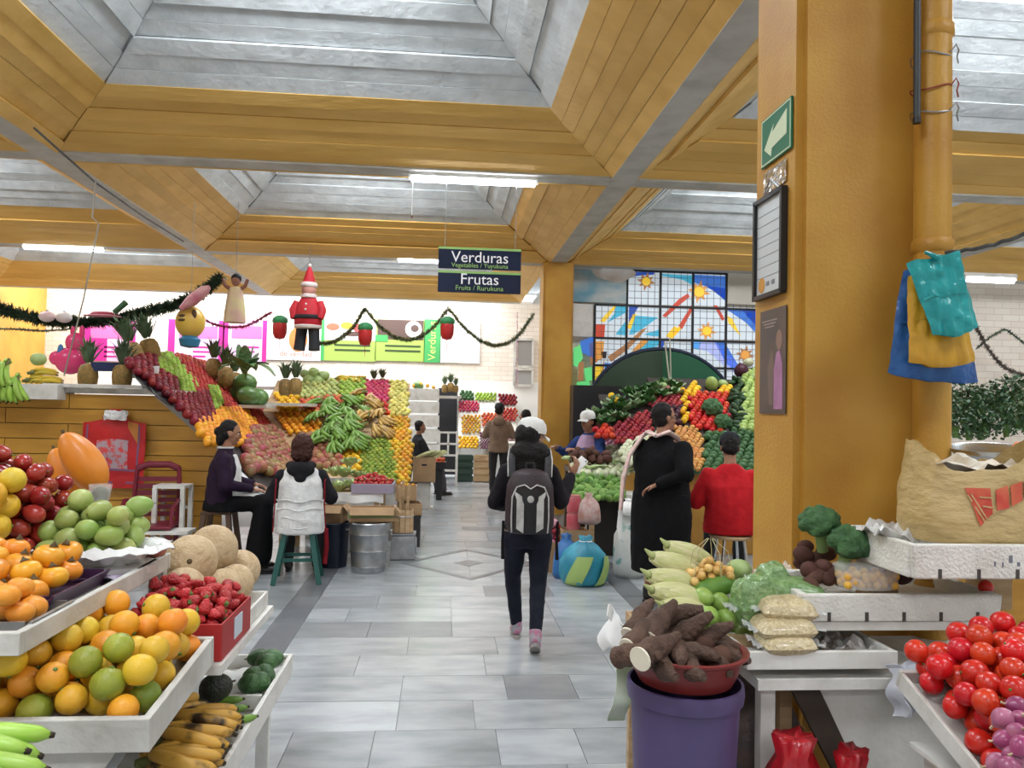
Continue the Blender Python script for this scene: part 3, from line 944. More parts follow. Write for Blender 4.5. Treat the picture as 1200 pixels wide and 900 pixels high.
# man in a red shirt, seated with his back turned beside the yellow column
p = P(856, 620, 6.60)
root, M, hp, shz = figure('seated person in bright red shirt and dark cap beside the yellow column', (p.x, 6.60, 0), R(-14), 0.585, True,
    cloth('shirt_red', (0.50, 0.012, 0.018), (0.40, 0.008, 0.014), 0.25), mat('trousers_dark', (0.012, 0.011, 0.013), 0.85), HAIR,
    (((-.29, .06, .17), (-.16, .32, .20)), ((.29, .06, .17), (.16, .32, .20))), headpitch=R(-22), stout=1.36, hairfn=short_hair, topname='shirt', face=False, short_sleeve=True, lean=0.06)
cap_on(root, M, cloth('cap_dark', (0.022, 0.026, 0.032)))

# vendor with white cap behind the counter
p = P(690, 540, 9.7)
root, M, hp, shz = figure('standing vendor in white cap, blue sleeves and lilac apron behind the counter', (p.x, 9.7, 0), R(140), 0, False,
    cloth('sleeve_blue', (0.025, 0.055, 0.19)), mat('trousers_dark', (0.012, 0.011, 0.013), 0.85), HAIR,
    (((-.25, .16, .24), (-.08, .42, .30)), ((.26, .12, .24), (.22, .42, .32))), headyaw=R(-18), headpitch=R(-6), stout=1.05, hairfn=bun_hair, topname='sweater', s=1.0)
cap_on(root, M, MATS['cap_white'])
g = G(); loft(g, [((0, .0, hp - .2), .19, .155), ((0, 0, hp + .1), .18, .15), ((0, .0, hp + .34), .172, .146), ((0, .01, shz - .03), .12, .125), ((0, .01, shz + .02), .09, .10)], 22)
rm_part('apron', g, 0.014, cloth('apron_lilac', (0.50, 0.33, 0.52), (0.58, 0.42, 0.60)), root, 3)

# man in dark shirt seated at the far stall
p = P(489, 560, 14.5)
root, M, hp, shz = figure('seated person in dark grey shirt beside the cardboard box of corn', (p.x, 14.5, 0), R(-65), 0.52, True,
    cloth('shirt_slate', (0.020, 0.022, 0.024)), mat('trousers_grey', (0.06, 0.06, 0.07), 0.85), HAIR,
    (((-.22, .10, .18), (-.10, .34, .16)), ((.22, .10, .18), (.12, .34, .14))), headyaw=R(-10), skin=1, hairfn=short_hair, topname='shirt', voxel=0.016)

# man in brown hooded jacket, back turned
p = PZ(583, 579, 0)
root, M, hp, shz = figure('standing person in brown hooded jacket and black trousers facing the far stall', (p.x, p.y, 0), R(-8), 0, False,
    cloth('hoodie_brown', (0.20, 0.135, 0.095)), mat('trousers_dark', (0.012, 0.011, 0.013), 0.85), HAIR,
    (((-.25, .02, .20), (-.17, .24, .20)), ((.25, .02, .20), (.17, .24, .20))), headpitch=R(-8), s=1.07, stout=1.1, hairfn=short_hair, topname='hooded_jacket', face=False, voxel=0.016)
g = G(); g.ball((0, -.105, shz - .01), (.11, .045, .08), 14, 9); g.ball((0, -.07, shz + .045), (.10, .07, .035), 14, 9)
rm_part('hood', g, 0.014, MATS['hoodie_brown'], root, 3)
cap_on(root, M, M_DARK, False, 'knit_cap')

# person with dark hair and pale pink top beyond the walking woman
p = P(616, 520, 15.6)
root, M, hp, shz = figure('standing person with loose dark hair and pale pink top beside the middle column', (p.x, 15.6, 0), R(80), 0, False,
    cloth('top_pink', (0.62, 0.40, 0.42)), mat('trousers_dark', (0.012, 0.011, 0.013), 0.85), HAIR,
    (((-.24, .08, .2), (-.14, .32, .18)), ((.24, .08, .2), (.14, .32, .18))), s=1.0, hairfn=full_hair, face=True, voxel=0.016)

# ================================================================ PRODUCE: shapes shared by many copies
KIND = {}
def prof_round(r, zs=1.0, dim=0.0, n=10, pear=0.0):
    out = []
    for i in range(n + 1):
        t = PI * i / n
        rr = max(r * math.sin(t) * (1 - pear * -math.cos(t)), 1e-6)
        z = -r * zs * math.cos(t)
        if dim and i > n / 2:
            z -= dim * r * math.exp(-(rr / (0.38 * r)) ** 2)
        if dim and i < n / 2:
            z += dim * 0.5 * r * math.exp(-(rr / (0.3 * r)) ** 2)
        out.append((rr, z))
    return out
def kind(key, name, cat, g, mats, parts=(), smooth='all'):
    KIND[key] = (name, cat, g.mesh(name, mats, smooth), [(pn, pg.mesh(pn, pm, 'all')) for pn, pg, pm in parts])
def fruit(key, name, cat, r, m, zs=1.0, dim=0.0, pear=0.0, seg=14, n=9, parts=(), lobes=0, lobe=0.0):
    kind(key, name, cat, G().lathe(prof_round(r, zs, dim, n, pear), seg, lobes=lobes, lobe=lobe), m, parts)
def put(key, loc, rot=(0, 0, 0), s=1.0, label=None, group=None, parent=None):
    name, cat, me, parts = KIND[key]
    o = bpy.data.objects.new(name, me)
    COL.objects.link(o)
    o.location = loc
    o.rotation_euler = rot
    o.scale = (s, s, s) if isinstance(s, (int, float)) else s
    if parent is None:
        tag(o, label, cat, group)
    else:
        o.parent = parent
    for pn, pm in parts:
        c = bpy.data.objects.new(pn, pm)
        COL.objects.link(c)
        c.parent = o
    return o

def leafmat(n, a, b):
    return mat(n, a, 0.5, b, 14, 0.5, vary=0.15)
STEM = mat('stem_brown', (0.10, 0.07, 0.03), 0.8)
STEMG = mat('stem_green', (0.10, 0.20, 0.04), 0.7)
def stem(z, r=0.003, h=0.012):
    return G().tube([(0, 0, z - 0.004), (0.001, 0, z + h * .6), (0.003, 0, z + h)], [r, r * .8, r], 6)
# near fruit
o_st = ('stem_end', G().lathe([(0.006, 0.0375), (0.005, 0.0405), (0.0005, 0.041)], 8), STEMG)
for key, a, b in (('orange_y', (0.72, 0.40, 0.02), (0.62, 0.42, 0.03)), ('orange_o', (0.78, 0.27, 0.015), (0.74, 0.36, 0.02)), ('orange_g', (0.38, 0.36, 0.03), (0.20, 0.28, 0.03))):
    fruit(key, 'orange', 'orange', 0.041, mat(key, a, 0.42, b, 9, 0.5, 0.12, 220, vary=0.10, hue=0.012), 0.97, 0.06, 0, 22, 14, (o_st,))
fruit('clementine', 'clementine', 'clementine', 0.034, mat('clementine', (0.80, 0.27, 0.02), 0.42, (0.80, 0.36, 0.04), 8, 0.5, 0.1, 200, vary=0.06), 0.82, 0.10, 0, 20, 12)
cal = ('calyx', G().lathe([(0.012, 0.031), (0.008, 0.036), (0.003, 0.042), (0.002, 0.046)], 6, lobes=3, lobe=.4), STEM)
fruit('persimmon', 'yellow_orange_fruit', 'fruit', 0.042, mat('persimmon', (0.80, 0.36, 0.02), 0.35, (0.72, 0.24, 0.015), 7, 0.45, vary=0.08, hue=0.012), 0.80, 0.16, 0, 22, 12, (cal,), 4, 0.03)
fruit('tree_tomato', 'tree_tomato', 'tree tomato', 0.030, mat('tree_tomato', (0.26, 0.018, 0.015), 0.25, (0.40, 0.05, 0.025), 8, 0.4, vary=0.18, hue=0.01), 1.42, 0, 0.10, 18, 12, (('stalk', stem(0.041, .002, .02), STEMG),))
fruit('green_mango', 'green_mango', 'mango', 0.040, mat('green_mango', (0.24, 0.36, 0.07), 0.4, (0.36, 0.40, 0.12), 8, 0.45, vary=0.12, hue=0.015), 1.28, 0, 0.14, 18, 12, (('stalk', stem(0.05, .002, .01), STEM),))
fruit('melon', 'cantaloupe_melon', 'melon', 0.10, mat('melon_skin', (0.58, 0.44, 0.27), 0.7, (0.48, 0.34, 0.19), 26, 0.5, 0.5, 60, vary=0.05), 0.95, 0.05, 0, 28, 18, (('stem_scar', G().lathe([(0.012, 0.088), (0.008, 0.093), (0.0005, 0.093)], 10), STEM),))
sg = G().lathe([(0.0005, -0.027), (0.009, -0.020), (0.017, -0.004), (0.020, 0.008), (0.014, 0.018), (0.0005, 0.019)], 12)
lf = G().lathe([(0.003, 0.018), (0.008, 0.0185), (0.011, 0.016), (0.008, 0.0205), (0.003, 0.021), (0.0015, 0.027)], 10, lobes=5, lobe=0.35)
kind('strawberry', 'strawberry', 'strawberry', sg, mat('strawberry', (0.42, 0.012, 0.018), 0.3, (0.52, 0.03, 0.03), 30, 0.5, 0.5, 160, vary=0.2), (('leaf_cap', lf, STEMG),))
fruit('tomato', 'tomato', 'tomato', 0.034, mat('tomato', (0.56, 0.018, 0.010), 0.28, (0.60, 0.045, 0.012), 6, 0.35, vary=0.10, hue=0.006), 1.05, 0.10, 0, 22, 13, (('stem_scar', G().lathe([(0.005, 0.0315), (0.003, 0.034), (0.0004, 0.034)], 6), STEMG),))
fruit('red_onion', 'red_onion', 'onion', 0.031, mat('red_onion', (0.26, 0.035, 0.12), 0.3, (0.46, 0.18, 0.26), 12, 0.4, stretch=(1, 1, .15), vary=0.15), 1.0, -0.3, 0, 18, 12, (('root_end', stem(0.036, .004, .016), mat('onion_tip', (0.5, 0.38, 0.25), .8)),))
fruit('avocado', 'avocado', 'avocado', 0.036, mat('avocado', (0.035, 0.10, 0.03), 0.4, (0.06, 0.15, 0.045), 20, 0.5, 0.35, 110, vary=0.2), 1.25, 0, 0.16, 18, 12, (('stalk', stem(0.044, .003, .008), STEM),))
fruit('black_avocado', 'black_avocado', 'avocado', 0.050, mat('black_avocado', (0.014, 0.016, 0.010), 0.45, (0.03, 0.035, 0.02), 18, 0.5, 0.4, 100), 1.1, 0, 0.1, 20, 12, (('stalk', stem(0.054, .004, .010), STEM),))
fruit('papaya', 'orange_papaya', 'papaya', 0.085, mat('papaya', (0.75, 0.26, 0.02), 0.4, (0.66, 0.20, 0.015), 5, 0.4, vary=0.05), 1.9, 0, 0.12, 22, 16, (('stalk', stem(0.158, .009, .02), STEM),), 5, 0.03)
fruit('watermelon', 'watermelon', 'watermelon', 0.13, mat('watermelon', (0.07, 0.17, 0.04), 0.35, (0.16, 0.28, 0.09), 8, 0.5, vary=0.12, stretch=(3, 3, .3)), 1.2, 0, 0, 20, 14, (('stalk', stem(0.152, .005, .03), STEMG),))
fruit('chayote', 'green_chayote', 'chayote', 0.036, mat('chayote', (0.22, 0.36, 0.06), 0.4, (0.30, 0.44, 0.10), 9, 0.5, vary=0.12), 1.2, 0.12, 0.15, 16, 11, (('crease', G().tube([(-.012, 0, -.040), (0, 0, -.0425), (.012, 0, -.040)], .002, 5), STEMG),))
# far fruit (a few pixels each): plain bodies
def far(key, name, cat, r, a, b, zs=1.0, dim=0.1, pear=0.0, vary=0.18, rough=0.45, seg=10, n=7, hue=0.01):
    fruit(key, name, cat, r, mat(key, a, rough, b, 10, 0.5, vary=vary, hue=hue, spec=0.3), zs, dim, pear, seg, n)
far('red_apple', 'red_apple', 'apple', 0.037, (0.36, 0.008, 0.016), (0.46, 0.06, 0.03), 0.92, 0.2)
far('dark_apple', 'dark_red_apple', 'apple', 0.042, (0.13, 0.006, 0.014), (0.24, 0.015, 0.02), 0.92, 0.2)
far('green_apple', 'green_apple', 'apple', 0.037, (0.26, 0.42, 0.05), (0.36, 0.50, 0.08), 0.92, 0.2)
far('peach', 'peach', 'peach', 0.036, (0.66, 0.20, 0.07), (0.56, 0.06, 0.04), 0.95, 0.12)
far('far_orange', 'loose_orange', 'orange', 0.040, (0.80, 0.28, 0.015), (0.82, 0.38, 0.03), 0.97, 0.05, vary=0.08)
far('mandarin', 'mandarin', 'mandarin', 0.036, (0.74, 0.32, 0.02), (0.52, 0.36, 0.03), 0.85, 0.1, hue=0.02)
far('lime', 'lime', 'lime', 0.030, (0.10, 0.20, 0.02), (0.30, 0.34, 0.04), 1.15, 0, hue=0.02)
far('red_mango', 'red_mango', 'mango', 0.055, (0.36, 0.06, 0.07), (0.26, 0.20, 0.07), 1.25, 0, 0.12, hue=0.03)
far('far_avocado', 'dark_green_avocado', 'avocado', 0.042, (0.03, 0.09, 0.03), (0.06, 0.15, 0.05), 1.25, 0, 0.14)
far('pale_apple', 'pale_green_apple', 'apple', 0.037, (0.52, 0.52, 0.16), (0.46, 0.54, 0.20), 0.92, 0.2)
far('pear', 'yellow_pear', 'pear', 0.036, (0.70, 0.58, 0.14), (0.60, 0.58, 0.18), 1.3, 0, 0.25)
far('pink_fruit', 'pink_fruit', 'fruit', 0.034, (0.48, 0.02, 0.10), (0.56, 0.10, 0.14), 1.0, 0.1)
far('yellow_pepper', 'yellow_pepper', 'pepper', 0.038, (0.80, 0.42, 0.01), (0.82, 0.52, 0.03), 1.15, 0.25, seg=12)
far('red_pepper', 'red_pepper', 'pepper', 0.038, (0.52, 0.01, 0.012), (0.62, 0.05, 0.02), 1.15, 0.25, seg=12)
far('dark_zucchini', 'dark_green_zucchini', 'zucchini', 0.038, (0.012, 0.04, 0.014), (0.03, 0.07, 0.02), 2.2, 0)
far('pale_squash', 'pale_green_squash', 'squash', 0.046, (0.40, 0.52, 0.16), (0.30, 0.42, 0.10), 1.25, 0.05)
far('loose_potato', 'small_yellow_potato', 'potato', 0.030, (0.66, 0.36, 0.10), (0.58, 0.26, 0.08), 1.2, 0)
far('radish', 'red_radish', 'radish', 0.030, (0.30, 0.01, 0.03), (0.36, 0.05, 0.05), 1.1, 0)
far('beetroot', 'dark_beetroot', 'beetroot', 0.042, (0.04, 0.008, 0.02), (0.08, 0.02, 0.03), 1.0, -0.2)
far('pink_onion', 'pink_onion', 'onion', 0.040, (0.62, 0.22, 0.34), (0.70, 0.40, 0.48), 1.0, -0.2)
far('white_onion', 'white_onion', 'onion', 0.040, (0.70, 0.70, 0.52), (0.60, 0.66, 0.44), 1.0, -0.25)
far('cucumber', 'green_cucumber', 'cucumber', 0.036, (0.07, 0.19, 0.025), (0.20, 0.34, 0.08), 1.7, 0)
far('cauliflower', 'cauliflower', 'cauliflower', 0.085, (0.70, 0.68, 0.48), (0.56, 0.60, 0.36), 0.8, 0)
far('cabbage', 'green_cabbage', 'cabbage', 0.095, (0.30, 0.44, 0.14), (0.44, 0.56, 0.26), 0.9, 0.1, seg=14, n=10)
far('grape', 'purple_grape', 'grape', 0.020, (0.10, 0.015, 0.06), (0.16, 0.03, 0.09), 1.1, 0)
far('beet_root_brown', 'brown_root', 'root', 0.042, (0.075, 0.030, 0.022), (0.11, 0.05, 0.035), 1.35, 0, 0.12, rough=0.8, seg=16, n=10)
# bananas and plantains
def banana_g(L, r, bend, seg=8):
    g = G()
    pts, rad = [], []
    for i in range(11):
        t = i / 10
        a = (t - .5) * bend
        pts.append((math.sin(a) * L / bend, 0, (math.cos(bend / 2) - math.cos(a)) * -L / bend))
        rad.append(r * (0.30 + 0.70 * math.sin(PI * min(max((t * .86 + .07), 0), 1)) ** 0.55) * (0.45 if i in (0,) else 0.5 if i == 10 else 1))
    g.tube(pts, rad, seg)
    return g, pts
def banana_kind(key, name, L, r, bend, a, b, tip=(0.03, 0.02, 0.01), mixv=0.4, sc=14, sharp=(0.35, 0.65)):
    g, pts = banana_g(L, r, bend)
    tp = G(); e = Vector(pts[-1]); d = (e - Vector(pts[-2])).normalized()
    tp.tube([e - d * .003, e + d * .008], [r * .36, r * .25], 7)
    st_ = G(); e0 = Vector(pts[0]); d0 = (e0 - Vector(pts[1])).normalized()
    st_.tube([e0 - d0 * .004, e0 + d0 * .03], [r * .36, r * .30], 7)
    m = mat(key, a, 0.42, b, sc, mixv, vary=0.10, sharp=sharp)
    kind(key, name, name.split('_')[-1], g, m, (('tip', tp, mat(key + '_tip', tip, .8)), ('stem', st_, m)))
banana_kind('ripe_plantain', 'ripe_plantain', 0.21, 0.021, 1.0, (0.58, 0.32, 0.05), (0.045, 0.025, 0.012), mixv=0.38, sc=11, sharp=(0.47, 0.58))
banana_kind('green_plantain', 'green_plantain', 0.22, 0.021, 1.0, (0.15, 0.28, 0.035), (0.10, 0.21, 0.025))
banana_kind('bright_banana', 'green_banana', 0.20, 0.021, 0.9, (0.30, 0.52, 0.06), (0.38, 0.58, 0.10))
banana_kind('yellow_banana', 'yellow_banana', 0.18, 0.019, 1.0, (0.75, 0.50, 0.04), (0.55, 0.50, 0.06))
banana_kind('brown_plantain', 'yellow_brown_plantain', 0.22, 0.021, 1.0, (0.48, 0.30, 0.07), (0.30, 0.16, 0.04))
def bunch(key, name, label, loc, rz, n, group=None, fan=0.9, tilt=0.3, s=1.0, cat='bananas'):
    """A hand of bananas: each finger is a part of the bunch."""
    b = thing(name, label, cat, loc, rz, group)
    L = {'bright_banana': .20}.get(key, .21)
    for i in range(n):
        t = (i / (n - 1) - .5) if n > 1 else 0
        r2 = random.Random(i * 31 + int(loc[0] * 977))
        a = t * fan + r2.uniform(-.05, .05)
        q = put(key, (math.cos(a) * L * .42 * s, math.sin(a) * L * .5 * s, 0.022 * s + .03 * s * (i % 2)), (R(90) * (.35 + .3 * (i % 2)) , tilt * (i % 2) * .5, a), s, parent=b)
        q.name = 'finger'
    G().tube([(-.05 * s, 0, .03 * s), (0, 0, .04 * s), (.03 * s, 0, .03 * s)], [.012 * s, .02 * s, .026 * s], 8).build('stalk', mat('stalk_olive', (0.16, 0.17, 0.05), .7), b, True)
    return b

# ---- packing
def heap(n, r, rect, base, seed=1, k=0.35, centre=None, cand=70, squash=0.95, fn=None):
    """Drop n balls of radius r one at a time where they come to rest lowest (nearest the centre first)."""
    rg = np.random.RandomState(seed)
    x0, x1, y0, y1 = rect
    cx, cy = centre or ((x0 + x1) / 2, (y0 + y1) / 2)
    pts = np.zeros((0, 3))
    out = []
    for i in range(n):
        c = np.column_stack([rg.uniform(x0 + r, x1 - r, cand), rg.uniform(y0 + r, y1 - r, cand)])
        if fn is not None:
            c = c[[bool(fn(*q)) for q in c]]
            if not len(c):
                continue
        z = np.array([base(*q) for q in c]) + r
        if len(pts):
            d2 = ((c[:, None, :] - pts[None, :, :2]) ** 2).sum(-1)
            D = (2 * r * squash) ** 2
            zz = np.where(d2 < D, pts[None, :, 2] + np.sqrt(np.maximum(D - d2, 0)), -9)
            z = np.maximum(z, zz.max(1))
        cost = z + k * np.hypot(c[:, 0] - cx, c[:, 1] - cy)
        b = int(cost.argmin())
        p = (c[b, 0], c[b, 1], z[b])
        pts = np.vstack([pts, p])
        out.append(Vector(p))
    return out
RF = random.Random(21)
def rrot(full=True):
    return (RF.uniform(-PI, PI), RF.uniform(-PI, PI), RF.uniform(-PI, PI)) if full else (RF.uniform(-.3, .3), RF.uniform(-.3, .3), RF.uniform(-PI, PI))
def lying(rz=None, wob=0.25):
    return (R(90) + RF.uniform(-wob, wob), RF.uniform(-wob, wob), RF.uniform(-PI, PI) if rz is None else rz + RF.uniform(-wob, wob))

def inside(p, poly):
    c = False
    n = len(poly)
    for i in range(n):
        a, b = poly[i], poly[(i + 1) % n]
        if (a[1] > p[1]) != (b[1] > p[1]) and p[0] < (b[0] - a[0]) * (p[1] - a[1]) / (b[1] - a[1]) + a[0]:
            c = not c
    return c
class Bank:
    """A sloping board of produce: origin A, unit directions u and v in the board, normal n."""
    def __init__(s, A, u, v):
        s.A, s.u, s.v = Vector(A), Vector(u).normalized(), Vector(v).normalized()
        s.n = s.u.cross(s.v).normalized()
        if s.n.z < 0:
            s.n = -s.n
    def at(s, px, py):
        r = ray(px, py)
        t = (s.A - EYE).dot(s.n) / r.dot(s.n)
        q = EYE + r * t - s.A
        return (q.dot(s.u), q.dot(s.v))
    def pt(s, a, b, h=0):
        return s.A + s.u * a + s.v * b + s.n * h
    def fill(s, poly, key, gap, label, group, h=None, rot=None, scl=(0.92, 1.08), layers=1, rim=None):
        q = [s.at(*p) for p in poly]
        xs, ys = [p[0] for p in q], [p[1] for p in q]
        n = 0
        for L in range(layers):
            j = 0
            y = min(ys) + (gap * .5 if L else 0)
            while y < max(ys):
                x = min(xs) + (gap / 2 if j % 2 else 0) + (gap * .25 if L else 0)
                while x < max(xs):
                    if inside((x, y), q):
                        e = gap * .07
                        w = s.pt(x + RF.uniform(-e, e), y + RF.uniform(-e, e), (h if h is not None else gap * .5) + L * gap * .75)
                        put(key, w, rot() if callable(rot) else (rot or rrot()), RF.uniform(*scl), label, group)
                        n += 1
                    x += gap
                y += gap * .87
                j += 1
        return n
    def board(s, a0, a1, b0, b1, name, m, label, cat, th=0.03):
        o = G().quad(s.pt(a0, b0, -.004), s.pt(a1, b0, -.004), s.pt(a1, b1, -.004), s.pt(a0, b1, -.004), th)
        if (s.pt(1, 0) - s.pt(0, 0)).cross(s.pt(0, 1) - s.pt(0, 0)).dot(s.n) < 0:
            o = G().quad(s.pt(a0, b1, -.004), s.pt(a1, b1, -.004), s.pt(a1, b0, -.004), s.pt(a0, b0, -.004), th)
        return o

def tray(name, label, x0, x1, y0, y1, z, h, m, cat='tray', th=0.018, tilt=0.0, legs=None, rimname='side_board', group=None, base=True):
    """Open box: base board and four side boards; tilt raises the back (radians)."""
    t = thing(name, label, cat, ((x0 + x1) / 2, y0, z), 0, group, rot=(tilt, 0, 0))
    w, d = x1 - x0, y1 - y0
    G().box((0, d / 2, th / 2 + .002), (w - 1.6 * th, d - 1.6 * th, th)).build('base', m, t)
    G().box((0, th / 2, h / 2), (w, th, h)).build(rimname, m, t, bevel=.003)
    G().box((0, d - th / 2, h / 2), (w, th, h)).build(rimname, m, t, bevel=.003)
    for sd in (-1, 1):
        G().box((sd * (w / 2 - th / 2), d / 2, h / 2 - .001), (th - .001, d - 2 * th - .001, h)).build(rimname, m, t, bevel=.003)
    for (lx, ly, lz) in (legs or ()):
        G().box((lx, ly, -lz / 2), (.045, .035, lz)).build('leg', m, t)
    return t
def sheet(g, cx, cy, w, d, z, amp, seed=0, n=16, th=0.002, drop=0.0, fq=9):
    """Crumpled sheet: noise folds, edges dropping by drop."""
    def fn(u, v):
        x, y = cx + (u - .5) * w, cy + (v - .5) * d
        q = Vector((x * fq, y * fq, seed * 3.7))
        e = max(abs(2 * u - 1), abs(2 * v - 1))
        return (x + .01 * noise.noise(q * 1.7), y + .01 * noise.noise(q * 1.3 + Vector((5, 0, 0))), z + amp * abs(noise.noise(q)) + .5 * amp * noise.noise(q * 2.3) - drop * max(0, e - .7) / .3)
    return g.grid(fn, n, n, th)
def sack(name, label, cat, loc, rx, ry, h, m, seed=0, neck=0.35, parts=(), rz=0, group=None, lump=0.12, tie=None):
    """Filled soft bag, slumped, with a gathered neck."""
    t = thing(name, label, cat, loc, rz, group)
    g = G()
    prof = [(.001, 0), (.8, .0), (.98, .08), (1.0, .25), (.95, .45), (.80, .65), (.55, .80), (neck, .90), (neck * 1.3, 1.0), (.001, .98)]
    seg = 26
    vs_, fs_ = [], []
    for i, (r, z) in enumerate(prof):
        for k in range(seg):
            a = 2 * PI * k / seg
            q = Vector((math.cos(a) * 1.3, math.sin(a) * 1.3, z * 2 + seed * 5.1))
            f = 1 + lump * (noise.noise(q * 1.2) + .6 * noise.noise(q * 3.1)) + (.10 * math.cos(9 * a + seed) if z > .6 else .02 * math.cos(7 * a))
            vs_.append((rx * r * f * math.cos(a), ry * r * f * math.sin(a), h * z * (1 + (.05 * noise.noise(q * 2) if z > .1 else 0))))
    for i in range(len(prof) - 1):
        for k in range(seg):
            k2 = (k + 1) % seg
            fs_.append((i * seg + k, i * seg + k2, (i + 1) * seg + k2, (i + 1) * seg + k))
    g._add(vs_, fs_)
    g.build('bag', m, t, 'all')
    if tie is not None:
        G().tube([(rx * neck * 1.15 * math.cos(a), ry * neck * 1.15 * math.sin(a), h * .9) for a in [2 * PI * k / 12 for k in range(13)]], .006, 6).build('tie', tie, t, True)
    return t

# ================================================================ LEFT FOREGROUND STALL
tray('display_tray', 'low white tray on legs holding ripe plantains and avocados', -1.04, -0.615, 2.28, 3.45, 0.47, 0.085, M_WHITE,
     legs=((-.185, .05, .47), (.185, .05, .47), (-.185, 1.1, .47), (.185, .75, .47)))
dv = G().box((-.83, 2.98, .525), (.38, .016, .05)); tag(dv.build('divider_board', M_WHITE), 'thin white divider board across the low plantain tray', 'board')
ped = thing('stall_pedestal', 'tapered white wooden pedestal under the orange tray', 'stall', (-1.2, 2.1, 0))
G().prism([(-.30, 0), (.13, 0), (.13, .30), (.40, .745), (-.30, .745)], 0, .03, 'y').build('front_panel', M_WHITE2, ped)
G().prism([(-.30, 0), (.13, 0), (.13, .30), (.40, .745), (-.30, .745)], 1.17, 1.2, 'y').build('back_panel', M_WHITE2, ped)
G().box((-.285, .6, .37), (.03, 1.14, .74)).build('side_panel', M_WHITE2, ped)
G().bar((.15, .03, .32), (.40, .03, .735), .03, .03, (0, 1, 0)).build('brace', mat('brace_grey', (.25, .25, .25), .6), ped)
tray('orange_tray', 'tilted white wooden tray heaped with oranges', -1.50, -0.700, 2.02, 2.56, 0.757, 0.085, M_WHITE2, th=0.022, tilt=R(5))
bd = G().box((-.93, 2.95, .775), (.50, .76, .03)); tag(bd.build('counter_board', M_WHITE), 'white counter board under the melons and strawberry box', 'board')
us = tray('mango_shelf', 'upper white wooden shelf with rimmed front edge carrying trays of mangoes', -1.85, -0.985, 1.96, 2.99, 1.012, 0.055, M_WHITE2, cat='shelf', th=0.022)
for (lx, ly) in ((-.40, 1.0), (-.40, .06), (.40, 1.0)):
    G().box((lx, ly, -.5), (.05, .04, 1.012)).build('post', M_WHITE2, us)

def lerp(a, b, t): return a + (b - a) * t
# oranges
pts = heap(104, .041, (-1.48, -.72, 2.045, 2.54), lambda x, y: .79 + (y - 2.03) * .0875, 4, k=.17, centre=(-.97, 2.46))
for i, p in enumerate(pts):
    f = RF.random()
    low = p.y < 2.2 and p.x < -.82
    key = 'orange_g' if (f < .08 or (low and f < .35)) else ('orange_y' if f < .68 else 'orange_o')
    lab = {'orange_g': 'greenish orange in the tilted tray of oranges', 'orange_y': 'yellow-skinned orange heaped in the tilted white tray', 'orange_o': 'deep orange-skinned orange heaped in the tilted white tray'}[key]
    put(key, p, rrot(), RF.uniform(.93, 1.06), lab, {'orange_g': 'greenish oranges in the tray', 'orange_y': 'yellow oranges in the tray', 'orange_o': 'deep oranges in the tray'}[key])
# scrap of paper in the tray corner
# strawberries in the red box
tray('strawberry_box', 'open red cardboard box full of strawberries', -1.00, -0.690, 2.60, 2.98, 0.792, 0.12, mat('red_card', (.42, .02, .02), .5, (.36, .015, .015), 5, .5), cat='box', th=.008, rimname='side_panel')
bx = G().box((-.6885, 2.80, .855), (.003, .10, .07)); tag(bx.build('box_sticker', mat('sticker_blue', (.55, .62, .70), .5)), 'pale blue sticker on the red strawberry box', 'sticker')
for p in heap(150, .0205, (-1.00, -.70, 2.61, 2.97), lambda x, y: .875, 9, k=.22, centre=(-.90, 2.82)):
    put('strawberry', p, rrot(), RF.uniform(.9, 1.15), 'ripe strawberry heaped in the red box', 'strawberries in the red box')
# melons
mb = tray('melon_crate', 'shallow white crate under the cantaloupe melons', -1.06, -.70, 3.02, 3.32, .792, .06, M_WHITE, cat='crate', th=.012)
for (px, py, d, s) in ((224, 657, 3.10, .98), (262, 690, 3.12, .78), (250, 643, 3.34, .98), (275, 683, 3.30, .76), (281, 668, 3.46, .86)):
    q = P(px, py, d)
    put('melon', q, lying(R(20), .2), s, 'tan cantaloupe melon behind the strawberry box', 'cantaloupe melons')
q = P(215, 668, 2.98); put('melon', (q.x, q.y, .93), lying(), .85, 'tan cantaloupe melon behind the strawberry box', 'cantaloupe melons')
# white plastic sheets
tag(sheet(G(), -.80, 3.22, .36, .42, .50, .03, 3, 18).build('plastic_sheet', M_PAPER, None, True), 'crumpled white plastic sheet lining the low tray under the avocados', 'plastic sheet')
# ripe plantains
i = 0
for (px, py, z, rz, n) in ((205, 866, .585, 10, 4), (250, 868, .60, -8, 4), (225, 848, .60, 15, 4), (272, 850, .60, 4, 5), (215, 892, .575, 20, 4), (255, 893, .58, -14, 4), (196, 842, .62, 60, 3)):
    q = PZ(px, py, z)
    q.x = min(q.x, -.76)
    bunch('ripe_plantain', 'plantain_bunch', 'blackened ripe yellow plantains in the low white tray', (q.x - .05, q.y, z - .035), R(rz), n, 'ripe plantain bunches', .55, .2, 1.0, 'plantains')
for (px, py, rz) in ((280, 826, 5), (276, 815, -6), (290, 838, 10)):
    q = PZ(px, py, .575)
    put('green_plantain', (q.x - .05, q.y, .565), (R(90), 0, R(rz)), .75, 'yellow-green plantain lying beside the black avocados', 'green plantains in the low tray')
for (px, py, s) in ((253, 808, 1.05), (231, 822, .95), (262, 826, .7)):
    q = PZ(px, py, .60)
    put('black_avocado', (q.x, q.y, .605 if s > 1 else .56), (R(70), .3, px), s, 'large blackish avocado beside the ripe plantains', 'black avocados')
for (px, py) in ((298, 790), (313, 780), (326, 788), (303, 775), (320, 796), (292, 799), (330, 775)):
    q = PZ(px, py, .57)
    put('avocado', (min(q.x, -.67), q.y, .562 + .02 * (py < 785)), lying(), 1.05, 'green avocado at the far end of the low tray', 'green avocados in the low tray')
